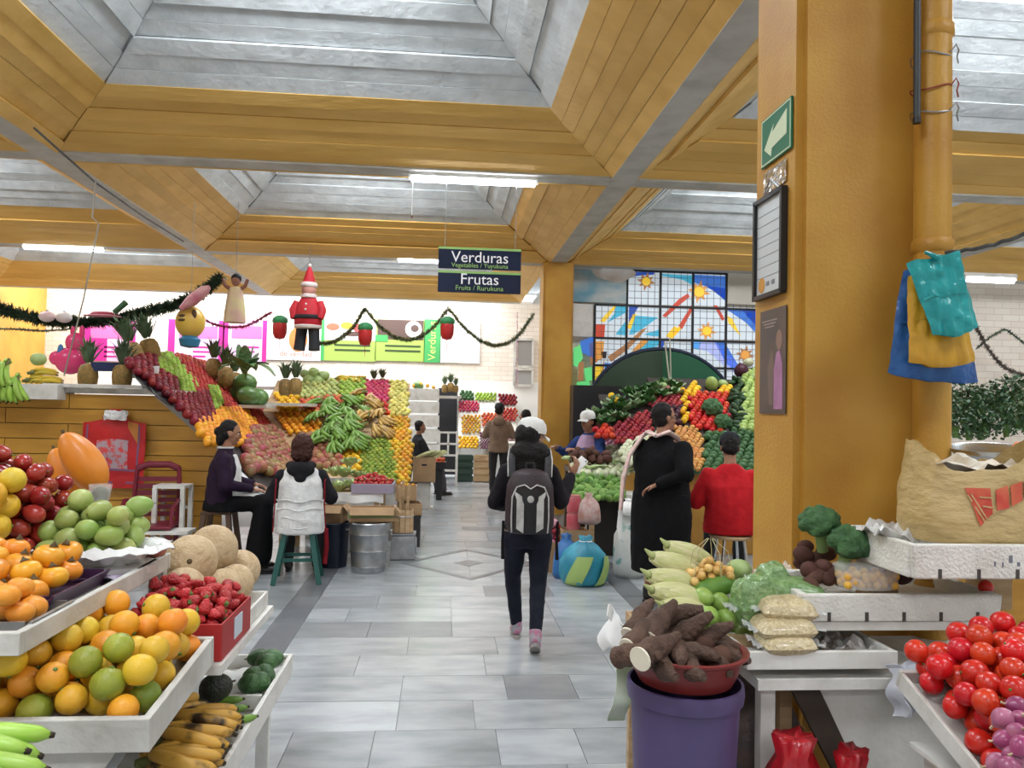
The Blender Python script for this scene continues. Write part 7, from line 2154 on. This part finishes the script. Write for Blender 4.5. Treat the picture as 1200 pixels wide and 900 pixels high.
for k in range(7):
    G().box((-.0125, 0, .09 + .048 * k), (.002, .26, .002)).build('ruled_line', mat('rule_grey', (.22, .25, .28), .6), bd_)
G().lathe([(.001, 0), (.035, 0), (.035, .002), (.001, .003)], 18, M=Matrix.Translation((-.0125, .075, .055)) @ Matrix.Rotation(R(-90), 4, 'Y')).build('orange_dot', mat('dot_orange', (.62, .30, .06), .6), bd_)
for y in (.01, -.05):
    G().box((-.0135, y, .055), (.002, .03, .02)).build('printed_mark', mat('rule_grey', (.22, .25, .28), .6), bd_)
G().tube([(-.005, .10, .46), (-.01, .0, .53), (-.005, -.10, .46)], .003, 6).build('hanging_wire', M_GREYM, bd_, True)
tag(G().grid(lambda u, v: (CX - .003 - .004 * noise.noise(Vector((u * 9, v * 9, 2))), 3.50 - .24 * u, 2.64 + .10 * v), 12, 8, .002).build('foil_tape', mat('foil', (.70, .72, .72), .18, metal=.9), None), 'shiny foil tape between the arrow sign and the price board', 'tape')
po = thing('poster', 'dark portrait poster with a figure in pink on the yellow column', 'poster', (CX, 3.38, 1.625))
G().box((-.002, 0, .235), (.004, .275, .47)).build('sheet', mat('poster_dark', (.045, .035, .035), .4, (.09, .06, .05), 5, .5), po)
G().prism([(-.02, .02), (-.02, .20), (-.045, .27), (-.075, .28), (-.105, .22), (-.11, .02)], -.0055, -.004, 'x').build('printed_figure', mat('poster_pink', (.45, .20, .38), .5, (.30, .14, .26), 12, .5), po)
G().prism([(-.072 + .032 * math.cos(2 * PI * k / 16), .325 + .045 * math.sin(2 * PI * k / 16)) for k in range(16)], -.0055, -.004, 'x').build('printed_head', mat('poster_face', (.26, .16, .12), .5), po)
G().prism([(.03, .04), (.05, .20), (.0, .30), (-.02, .22), (-.01, .04)], -.005, -.004, 'x').build('printed_drape', mat('poster_taupe', (.16, .11, .09), .5), po)
for k in range(3):
    G().box((-.0048, .03, .42 - .014 * k), (.0015, .16 - .03 * k, .006)).build('printed_line', mat('poster_text', (.30, .24, .22), .5), po)

# drain pipe with tie wires, conduit, cable
pp_ = thing('drain_pipe', 'yellow painted drain pipe strapped beside the near column', 'pipe', (2.005, 3.06, 0))
G().lathe([(.072, 0), (.072, SOF - .01)], 28).build('pipe', M_COL, pp_, True)
for z in (.9, 2.3, 3.2):
    G().lathe([(.0725, z), (.080, z + .01), (.080, z + .05), (.0725, z + .06)], 28).build('collar', M_COL, pp_, True)
def tie(z, m, seed):
    r2 = random.Random(seed)
    G().tube([(.076 * math.cos(a) - .01, .076 * math.sin(a), z + .012 * math.sin(a * 2 + seed)) for a in [2 * PI * k / 24 for k in range(25)]], .0035, 6).build('tie_wire', m, pp_, True)
    G().tube([(.03, -.070, z), (.050, -.078, z + .03), (.066, -.070, z + .01), (.052, -.078, z - .02), (.064, -.070, z - .045)], .003, 6).build('wire_end', m, pp_, True)
tie(3.12, M_GREYM, 1); tie(2.88, M_GREYM, 2); tie(2.98, mat('wire_red', (.30, .05, .03), .6), 3)
cd = thing('conduit', 'short dark conduit tied to the drain pipe', 'conduit', (P(1080, 60, 2.96).x, 2.99, 2.82))
G().lathe([(.014, 0), (.014, 1.1)], 12).build('tube', mat('conduit_grey', (.035, .04, .045), .5), cd, True)
G().lathe([(.016, -.004), (.016, .02)], 12).build('end_cap', M_BLACK, cd, True)
a, b = P(1108, 296, 2.95), P(1230, 262, 2.6)
tag(G().tube([a.lerp(b, t / 14) + Vector((0, 0, -.02 * math.sin(PI * t / 14) + .003 * math.sin(t * 2.5))) for t in range(15)], .008, 7).build('overhead_cable', mat('cable_grey', (.06, .065, .065), .6, (.12, .12, .12), 40, .5, stretch=(1, 1, 1))), 'twisted dark cable running from the drain pipe to the right', 'cable')
# bundles of plastic bags tied to the pipe
def bag_bundle(name, label, pts, d, m, seed, bulge=.035, layers=1):
    """Hanging bundle: sheet through the four pixel corners (top left, top right, bottom right, bottom left) at distance d."""
    tl, tr, br, bl = [P(x, y, d) for x, y in pts]
    o = thing(name, label, 'bag', (tl + tr) / 2)
    c0 = (tl + tr) / 2
    def sf(sg):
        def fn(u, v):
            p = tl.lerp(tr, u).lerp(bl.lerp(br, u), v)
            q = Vector((u * 4, v * 5, seed * 4.1))
            e = math.sin(PI * min(max(u, 0), 1)) ** .6
            dy = -sg * bulge * e * (.35 + .65 * v) * (1 if v < .97 else .6) + .012 * noise.noise(q * 1.6) + .005 * math.sin(u * 30 + v * 6)
            dz = .010 * noise.noise(q + Vector((9, 0, 0))) + (-.02 * math.sin(PI * u) if v > .9 else 0)
            return p - c0 + Vector((0, dy, dz))
        return fn
    g = G(); g.grid(sf(1), 18, 20); g.grid(sf(-.3), 18, 20)
    g.build('folded_bags', m, o, 'all')
    f = G(); f.grid(lambda u, v: Vector(sf(1)(.04 + .92 * u, .50 + .025 * v)) + Vector((0, -.004, 0)), 14, 2, .001)
    f.build('fold_crease', m, o, True)
    return o
M_TEAL = mat('bag_teal', (.015, .32, .33), .28, (.03, .42, .42), 9, .4, .45, 26)
M_BAGY = mat('bag_yellow', (.66, .36, .03), .35, (.58, .30, .02), 8, .4, .3, 24)
M_BAGB = mat('bag_blue', (.018, .09, .30), .3, (.03, .14, .40), 10, .4, .5, 26)
bag_bundle('blue_bags', 'bundle of blue plastic bags hanging behind the yellow ones', [(1058, 318), (1122, 300), (1146, 448), (1040, 436)], 2.90, M_BAGB, 1, .03)
bag_bundle('yellow_bags', 'bundle of yellow plastic bags hanging between teal and blue ones', [(1064, 325), (1120, 305), (1142, 424), (1064, 424)], 2.84, M_BAGY, 2, .03)
tb_ = bag_bundle('teal_bags', 'bundle of teal plastic bags tied to the yellow drain pipe', [(1062, 308), (1125, 295), (1146, 384), (1092, 392)], 2.78, M_TEAL, 3, .025)
q = P(1099, 302, 2.76) - tb_.location
G().tube([q + Vector((-.05, 0, .02)), q, q + Vector((.02, .02, .01)), q + Vector((.05, .10, .03))], [.006, .012, .008, .004], 7).build('knot', M_TEAL, tb_, True)

# ================================================================ LAMPS
def tube_lamp(label, c, L, rz=0, group=None, strength=9):
    t = thing('fluorescent_lamp', label, 'lamp', c, rz, group)
    G().box((0, 0, .05), (L, .06, .045)).build('housing', M_WHITE, t)
    G().tube([(-L / 2 + .03, 0, .0), (L / 2 - .03, 0, .0)], .034, 12).build('tube', glow('tube_light', (.86, .92, 1.0), strength), t, True)
    for sx in (-1, 1):
        G().box((sx * (L / 2 - .015), 0, .02), (.03, .045, .05)).build('end_cap', M_WHITE, t)
    return t
q0, q1 = P(480, 209, 7.72), P(629, 213, 7.72)
tl_ = tube_lamp('long lit fluorescent tube lamp under the first beam', (q0 + q1) / 2 - Vector((0, 0, .012)), (q1 - q0).x + .02)
G().tube([(-.60, 0, .0), (-.605, .01, -.30), (-.60, 0, -.36)], .004, 6).build('pull_cord', M_PAPER, tl_, True)
G().ball((-.60, 0, -.38), (.010, .010, .02), 8, 6).build('cord_knob', mat('knob_brown', (.2, .08, .06), .5), tl_, True)
q = P(508, 306, 12.3); tube_lamp('lit tube lamp under the second beam behind the hanging sign', (q.x, 12.3, q.z), 1.15)
q = P(622, 348, 16.9); tube_lamp('lit tube lamp under the third beam beside the middle column', (q.x, 16.9, q.z), .8)
q = P(1160, 328, 8.3); tube_lamp('lit tube lamp on the right beyond the drain pipe', (q.x, 8.3, q.z), .62)
q = P(75, 291, 12.3); tube_lamp('lit tube lamp under the second beam on the left', (q.x, 12.3, q.z), 1.2)

# ================================================================ HANGING DIRECTION SIGN
s0, s1 = P(514, 290, 7.75), P(610, 344, 7.75)
sw, sh2 = s1.x - s0.x, s0.z - s1.z
sgn = thing('direction_sign', 'hanging dark blue sign reading Verduras and Frutas', 'sign', ((s0.x + s1.x) / 2, 7.75, s1.z - .01))
M_NAVY = mat('sign_navy', (.012, .022, .06), .22, (.010, .018, .045), 3, .5)
M_SGRN = mat('sign_lime', (.30, .52, .16), .4)
M_SWHT = mat('sign_white', (.85, .86, .88), .5)
hh = sh2 + .02
for (z0, z1, nm) in ((hh * .52, hh, 'upper_panel'), (0, hh * .475, 'lower_panel')):
    G().box((0, 0, (z0 + z1) / 2), (sw, .02, z1 - z0)).build(nm, M_NAVY, sgn, bevel=.012)
    G().box((0, -.011, z1 - .012), (sw, .004, .022)).build('lime_stripe', M_SGRN, sgn)
TM = lambda x, z: Matrix.Translation((x, -.013, z))
lettering('Verduras', .155, M_SWHT, sgn, TM(0, hh * .775), 'word_verduras', depth=.002)
lettering('Vegetables / Yuyukuna', .062, M_SGRN, sgn, TM(0, hh * .60), 'small_words', depth=.002)
lettering('Frutas', .155, M_SWHT, sgn, TM(0, hh * .29), 'word_frutas', depth=.002)
lettering('Fruits / Rurukuna', .068, M_SGRN, sgn, TM(0, hh * .10), 'small_words', depth=.002)
for x in (-.35, .35):
    G().tube([(x, 0, hh), (x, 0, SOF - (s1.z - .01))], .003, 6).build('hanging_wire', M_GREYM, sgn, True)

# ================================================================ BANNERS ON THE BACK WALL
BY = WALL_Y - .03
def banner(name, label, x0, x1, y0, y1, m):
    a, b = P(x0, y0, BY), P(x1, y1, BY)
    t = thing(name, label, 'banner', ((a.x + b.x) / 2, BY, b.z))
    t['_w'] = 0; del t['_w']
    G().box((0, 0, (a.z - b.z) / 2), (b.x - a.x, .03, a.z - b.z)).build('panel', m, t)
    return t, b.x - a.x, a.z - b.z
def flat(t, poly, m, nm, d=.004):
    G().prism(poly, -.016 - d, -.0145, 'y').build(nm, m, t)
def rect(x0, x1, z0, z1): return [(x0, z0), (x1, z0), (x1, z1), (x0, z1)]
M_BWH = mat('banner_white', (.80, .80, .80), .5)
M_MAG = mat('banner_magenta', (.52, .02, .26), .5)
M_LIL = mat('banner_lilac', (.72, .50, .72), .5)
M_BGR = mat('banner_green', (.34, .48, .10), .5)
M_BGD = mat('banner_darkgreen', (.06, .36, .10), .5)
for i, (xa, xb, lab) in enumerate(((94, 158, 'magenta and lilac banner behind the pineapples'), (198, 262, 'magenta and lilac banner behind the yellow balloon'), (262, 312, 'magenta edged lilac banner behind the striped leaf plant'))):
    t, w, h = banner('pink_banner', lab, xa, xb, 374, 424, M_LIL)
    flat(t, rect(-w / 2, -w / 2 + w * (.5 if i == 0 else .12), 0, h), M_MAG, 'magenta_band')
    flat(t, rect(w / 2 - w * .10, w / 2, 0, h), M_MAG, 'magenta_edge')
    flat(t, rect(-w * .3, w * .38, h * .55, h * .85), mat('banner_pink', (.75, .16, .42), .5), 'pink_picture', .006)
    for k in range(3):
        flat(t, rect(-w * .05, w * .33 - .1 * k, h * .32 - .11 * k, h * .32 - .11 * k + .04), M_MAG, 'text_line')
t, w, h = banner('white_banner', 'white banner with orange fruit print reading de verdad', 313, 376, 374, 423, M_BWH)
flat(t, [(.22 * math.cos(2 * PI * k / 18) + .1, h * .52 + .30 * math.sin(2 * PI * k / 18)) for k in range(18)], mat('print_orange', (.75, .22, .06), .5), 'orange_print')
lettering('de verdad', .19, mat('print_coral', (.70, .22, .16), .5), t, Matrix.Translation((.05, -.018, h * .16)), 'words_de_verdad', depth=.002)
t, w, h = banner('green_banner', 'light green banner with food pictures left of the hanging tinsel peak', 377, 440, 374, 424, M_BGR)
flat(t, rect(-w / 2, -w / 2 + .08, 0, h), M_BGD, 'dark_green_edge')
flat(t, rect(-w / 2 + .08, w / 2, h * .50, h), M_BWH, 'picture_field')
for (cx, cz, rx, rz_, m) in ((-.38, h * .82, .16, .09, mat('food_brown', (.36, .14, .08), .5)), (-.05, h * .86, .15, .09, mat('food_yellow', (.72, .48, .04), .5)), (.30, h * .80, .20, .12, mat('food_red', (.5, .08, .08), .5)), (.10, h * .66, .25, .06, mat('food_dark', (.10, .06, .05), .5))):
    flat(t, [(cx + rx * math.cos(2 * PI * k / 16), cz + rz_ * math.sin(2 * PI * k / 16)) for k in range(16)], m, 'food_picture', .006)
for k in range(2):
    flat(t, rect(-w * .25, w * .40, h * .36 - .12 * k, h * .36 - .12 * k + .05), mat('text_dark', (.05, .08, .03), .5), 'text_line')
t, w, h = banner('green_banner', 'light green banner with dark pot picture right of the hanging tinsel peak', 440.5, 497, 374, 424, M_BGR)
flat(t, rect(-w / 2 + .05, w / 2 - .03, h * .52, h), mat('food_dark', (.10, .06, .05), .5), 'picture_field')
flat(t, [(.32 + .20 * math.cos(2 * PI * k / 18), h * .78 + .20 * math.sin(2 * PI * k / 18)) for k in range(18)], M_BWH, 'white_bowl', .006)
flat(t, [(.35 + .10 * math.cos(2 * PI * k / 18), h * .80 + .09 * math.sin(2 * PI * k / 18)) for k in range(18)], MATS['food_dark'], 'bowl_food', .008)
flat(t, rect(-w / 2, -w / 2 + .30, h * .46, h * .62), M_BGD, 'green_tag', .006)
for k in range(2):
    flat(t, rect(-w * .30, w * .42, h * .34 - .12 * k, h * .34 - .12 * k + .05), MATS['text_dark'], 'text_line')
t, w, h = banner('green_banner', 'narrow bright green banner with vertical Verduras lettering', 497.5, 516, 374, 425, M_BGD)
lettering('Verduras', .26, mat('text_lime', (.62, .72, .20), .5), t, Matrix.Translation((0, -.018, h * .50)) @ Matrix.Rotation(R(-90), 4, 'Y'), 'vertical_word', depth=.002)
banner('white_banner', 'plain white banner at the right end of the row', 516.5, 562, 375, 426, M_BWH)

# ================================================================ CHRISTMAS DECORATION
def garland(name, label, pts, r, m, n=None, seed=0, sag=True, group=None, berries=False):
    """Tinsel: a wire with dense short needles around it."""
    t = thing(name, label, 'garland', pts[0], 0, group)
    o0 = Vector(pts[0])
    P_ = [Vector(p) - o0 for p in pts]
    path = []
    for a, b in zip(P_[:-1], P_[1:]):
        for k in range(10):
            path.append(a.lerp(b, k / 10))
    path.append(P_[-1])
    for _ in range(3):
        path = [path[0]] + [(path[i - 1] + path[i] * 2 + path[i + 1]) / 4 for i in range(1, len(path) - 1)] + [path[-1]]
    G().tube(path, r * .25, 5).build('wire', m, t, True)
    g = G(); r2 = random.Random(seed)
    for i in range(len(path) - 1):
        for k in range(n or 14):
            c = path[i].lerp(path[i + 1], r2.random())
            v = Vector((r2.gauss(0, 1), r2.gauss(0, 1), r2.gauss(0, 1))).normalized() * r * r2.uniform(.7, 1.2)
            w = v.cross(Vector((r2.gauss(0, 1), r2.gauss(0, 1), r2.gauss(0, 1)))).normalized() * r * .16
            g._add([c - w, c + w, c + v], [(0, 1, 2)])
    f = g.build('needles', m, t); f['kind'] = 'stuff'
    return t
M_TIN = mat('tinsel_green', (.05, .09, .04), .4, (.20, .18, .06), 14, .5)
M_TIND = mat('tinsel_dark', (.02, .045, .02), .5, (.05, .08, .04), 20, .5)
M_TINP = mat('tinsel_magenta', (.30, .02, .08), .4, (.40, .05, .12), 14, .5)
gy = 11.9
def cat_(a, b, c, n=6):
    """Points of a swag through three pixels."""
    return [P((1 - t) ** 2 * a[0] + 2 * t * (1 - t) * c[0] + t * t * b[0], (1 - t) ** 2 * a[1] + 2 * t * (1 - t) * c[1] + t * t * b[1], gy) for t in [k / n for k in range(n + 1)]]
garland('tinsel_garland', 'green tinsel swag between the red suited doll and the first peak', cat_((370, 402), (427, 362), (405, 408)), .055, M_TIN, 26, 1)
garland('tinsel_garland', 'green tinsel swag between the two peaks over the green banners', cat_((428, 362), (525, 362), (478, 436)), .055, M_TIN, 26, 2)
garland('tinsel_garland', 'green tinsel swag from the second peak to the middle column', cat_((526, 362), (625, 368), (585, 446)), .055, M_TIN, 26, 3)
gy = 9.2
garland('dark_garland', 'thick dark green garland along the left above the pineapples', [Vector((-9.33, 9.2, 3.25)), Vector((-7.2, 9.2, 2.95))] + [P(x, y, 9.2) for x, y in ((-10, 358), (20, 368), (60, 377), (100, 378), (140, 374), (170, 365), (205, 358), (235, 345), (258, 325))], .10, M_TIND, 60, 4)
garland('thin_garland', 'thin dark garland below the thick one on the left', [Vector((-9.33, 9.4, 2.9)), Vector((-7.2, 9.4, 2.62))] + [P(x, y, 9.4) for x, y in ((-5, 385), (25, 386), (50, 388), (80, 386), (100, 378))], .035, M_TIND, 12, 5)
garland('red_garland', 'red tinsel swag behind the yellow balloon', [P(x, y, 10.5) for x, y in ((232, 370), (250, 380), (270, 384), (290, 382), (305, 374), (318, 366))], .045, M_TINP, 14, 6)
garland('string_of_lights', 'vertical string of small coloured lights by the grey windows', [P(606, y, 18.9) for y in (366, 400, 430, 455)], .05, mat('lights_purple', (.30, .12, .36), .4, (.6, .5, .3), 20, .5), 8, 7)
garland('right_garland', 'dark garland swag on the brick wall at the far right', [P(x, y, 12.2) for x, y in ((1145, 408), (1160, 395), (1178, 385), (1200, 402), (1215, 415))], .05, M_TIND, 14, 8)
garland('right_garland', 'thick garland hanging diagonally behind the teal bags', [P(x, y, 6.5) for x, y in ((1143, 380), (1155, 405), (1170, 425), (1186, 436), (1205, 440))], .035, mat('tinsel_brown', (.07, .05, .04), .6, (.14, .11, .09), 20, .5), 20, 9)
# hanging fruit ornaments
for (px, py, lab) in ((328, 383, 'red fruit ornament with green top beside the red suited doll'), (428, 391, 'red fruit ornament with green top under the first tinsel peak'), (524, 384, 'red fruit ornament with green top under the second tinsel peak')):
    q = P(px, py, 11.8)
    t = thing('fruit_ornament', lab, 'ornament', q, 0, 'hanging red fruit ornaments')
    G().lathe([(.001, -.19), (.07, -.17), (.10, -.10), (.105, .02), (.09, .07), (.001, .08)], 18).build('fruit', mat('ornament_red', (.50, .02, .02), .5, (.42, .012, .015), 8, .5), t, True)
    G().lathe([(.095, .05), (.11, .08), (.10, .13), (.05, .165), (.001, .17)], 18, lobes=6, lobe=.06).build('leaf_top', mat('ornament_green', (.03, .22, .07), .6), t, True)
    G().tube([(0, 0, .16), (0, 0, .34)], .004, 6).build('hanging_cord', M_GREYM, t, True)
    G().tube([(0, 0, -.19), (0, 0, -.34)], .004, 6).build('tail_cord', mat('cord_red', (.5, .1, .1), .6), t, True)
# festive doll in red coat, hung under the beam
q = P(360, 412, 11.6)
dl_ = thing('festive_doll', 'hanging festive cloth doll in red coat and pointed red hat', 'doll', q, R(-6))
M_FRED = mat('felt_red', (.55, .015, .03), .7, (.46, .01, .02), 10, .4, .2, 30)
M_FWHT = mat('felt_white', (.74, .66, .64), .9)
M_FBLK = mat('felt_black', (.012, .012, .016), .7)
for sx in (-1, 1):
    G().tube([(sx * .085, 0, .36), (sx * .10, -.01, .18), (sx * .11, -.03, .02)], [.085, .080, .085], 12).build('leg', M_FBLK, dl_, True)
    G().tube([(sx * .16, 0, .72), (sx * .21, -.03, .60), (sx * .19, -.06, .48)], [.06, .065, .055], 10).build('arm', M_FRED, dl_, True)
G().lathe([(.001, .33), (.16, .34), (.20, .40), (.205, .52), (.17, .68), (.11, .78), (.001, .80)], 22, sy=.8).build('coat', M_FRED, dl_, True)
G().lathe([(.17, .33), (.20, .345), (.205, .375), (.18, .39)], 22, sy=.82).build('coat_trim', M_FWHT, dl_, True)
G().lathe([(.207, .47), (.214, .48), (.214, .52), (.207, .53)], 22, sy=.82).build('belt', M_FBLK, dl_, True)
for z in (.60, .68):
    G().ball((0, -.155 + (z - .6) * .3, z), .018, 8, 6).build('button', M_FWHT, dl_, True)
G().ball((0, -.01, .90), (.105, .10, .11), 16, 10).build('head', mat('felt_skin', (.55, .25, .20), .8), dl_, True)
G().lathe([(.085, .775), (.115, .79), (.115, .83), (.085, .845)], 18).build('neck_scarf', M_FWHT, dl_, True)
G().lathe([(.110, .94), (.122, .96), (.122, .99), (.105, 1.01)], 18).build('hat_band', M_FWHT, dl_, True)
G().lathe([(.105, .98), (.075, 1.08), (.045, 1.18), (.02, 1.24), (.001, 1.25)], 16).build('hat', M_FRED, dl_, True)
G().ball((0, 0, 1.26), .03, 10, 7).build('pompom', M_FWHT, dl_, True)
G().tube([(0, 0, 1.27), (0, 0, SOF - q.z)], .004, 6).build('hanging_cord', M_GREYM, dl_, True)
# yellow balloon with blue collar
q = P(222, 408, 9.3)
yb_ = thing('yellow_balloon', 'yellow round balloon with dark oval marks and blue collar', 'balloon', q)
G().lathe([(.001, 0), (.10, .02), (.12, .10), (.08, .14)], 16).build('collar', mat('collar_blue', (.04, .22, .42), .5), yb_, True)
G().ball((0, 0, .30), (.165, .15, .19), 22, 14).build('balloon', mat('balloon_yellow', (.78, .55, .06), .35, (.80, .48, .12), 3, .5), yb_, True)
for (x, z, rx, rz_) in ((.075, .38, .03, .055), (-.05, .36, .04, .018), (-.05, .31, .045, .016)):
    yy_ = -.15 * math.sqrt(max(0, 1 - (x / .165) ** 2 - ((z - .30) / .19) ** 2))
    G().ball((x, yy_, z), (rx, .012, rz_), 12, 8).build('dark_mark', mat('mark_dark', (.10, .05, .02), .5), yb_, True)
G().tube([(0, 0, .48), (0, 0, SOF - q.z)], .003, 6).build('hanging_cord', M_GREYM, yb_, True)
a_, b_ = BB.at(245, 438); put('papaya', BB.pt(a_, b_, .08), (R(10), R(28), 0), .85, 'orange papaya standing beside the yellow balloon')
# hanging figure with long pale skirt, pink streamer, little hats on the garland
q = P(275, 372, 9.2)
fg = thing('hanging_doll', 'hanging doll in long pale pink dress beside the left beam', 'doll', q)
G().lathe([(.12, -.06), (.115, .05), (.09, .25), (.07, .34), (.001, .36)], 16, lobes=6, lobe=.05).build('dress', mat('dress_pale', (.66, .42, .34), .6, (.70, .60, .30), 6, .45), fg, True)
G().ball((0, 0, .42), (.05, .05, .06), 12, 8).build('head', mat('felt_brown', (.28, .12, .08), .7), fg, True)
G().ball((0, .02, .45), (.06, .06, .06), 12, 8).build('hair', HAIR, fg, True)
for sx in (-1, 1):
    G().tube([(sx * .06, 0, .33), (sx * .11, -.02, .36), (sx * .14, -.03, .44)], [.025, .022, .018], 8).build('arm', MATS['felt_brown'], fg, True)
G().tube([(0, 0, .48), (0, 0, SOF - q.z)], .003, 6).build('hanging_cord', M_GREYM, fg, True)
tag(G().tube([P(212, 362, 9.1), P(225, 352, 9.1), P(240, 340, 9.1), P(246, 336, 9.1)], [.03, .07, .06, .02], 10).build('pink_streamer', mat('streamer_pink', (.55, .16, .22), .5, (.7, .4, .4), 8, .5), None, True), 'pink paper streamer hanging on the dark garland', 'streamer')
for i, (px, py, c, lab) in enumerate(((55, 371, (.70, .30, .32), 'pink and white ball ornament on the dark garland'), (75, 372, (.72, .60, .58), 'white ball ornament on the dark garland'))):
    t = thing('ball_ornament', lab, 'ornament', P(px, py, 9.05))
    G().ball((0, 0, 0), (.085, .07, .06), 16, 10).build('ball', mat('ball_%d' % i, c, .35, (.78, .74, .72), 5, .5), t, True)
    G().lathe([(.015, .055), (.012, .075), (.001, .076)], 8).build('cap', M_GREYM, t, True)
ht = thing('party_hat', 'flat pink hat lying on the dark garland', 'hat', P(120, 370, 9.0))
G().lathe([(.001, .05), (.10, .045), (.13, .01), (.20, 0), (.20, -.006), (.001, -.004)], 22, sy=.6).build('hat', mat('hat_pink', (.66, .25, .32), .6), ht, True)
G().lathe([(.131, .008), (.128, .022), (.118, .03)], 22, sy=.6).build('hat_ribbon', mat('ribbon_red', (.4, .03, .06), .5), ht, True)
tag(G().tube([P(134, 366, 9.0), P(148, 354, 9.0)], [.03, .035], 10).build('green_candle', mat('candle_green', (.04, .12, .05), .5), None, True), 'dark green tube ornament sticking up from the garland', 'ornament')
# hanging wires by the left beam
tag(G().tube([P(112, 212, 7.8), P(108, 255, 7.8), P(116, 262, 7.8), P(108, 300, 7.8), P(98, 350, 7.8), P(75, 440, 8.2)], .008, 6).build('hanging_wire_left', mat('wire_pale', (.35, .32, .26), .7), None, True), 'bent pale wire hanging from the left beam to the planked stall', 'wire')
bpy.data.objects['hanging_wire_left'].name = 'hanging_wire'
tag(G().tube([P(40, 150, 6.9), P(112, 214, 7.9), P(170, 255, 9.2), P(215, 283, 10.4)], .010, 6).build('beam_cable', mat('cable_grey', (.06, .065, .065), .6), None, True), 'thin dark cable clipped along the left ceiling beam', 'cable')
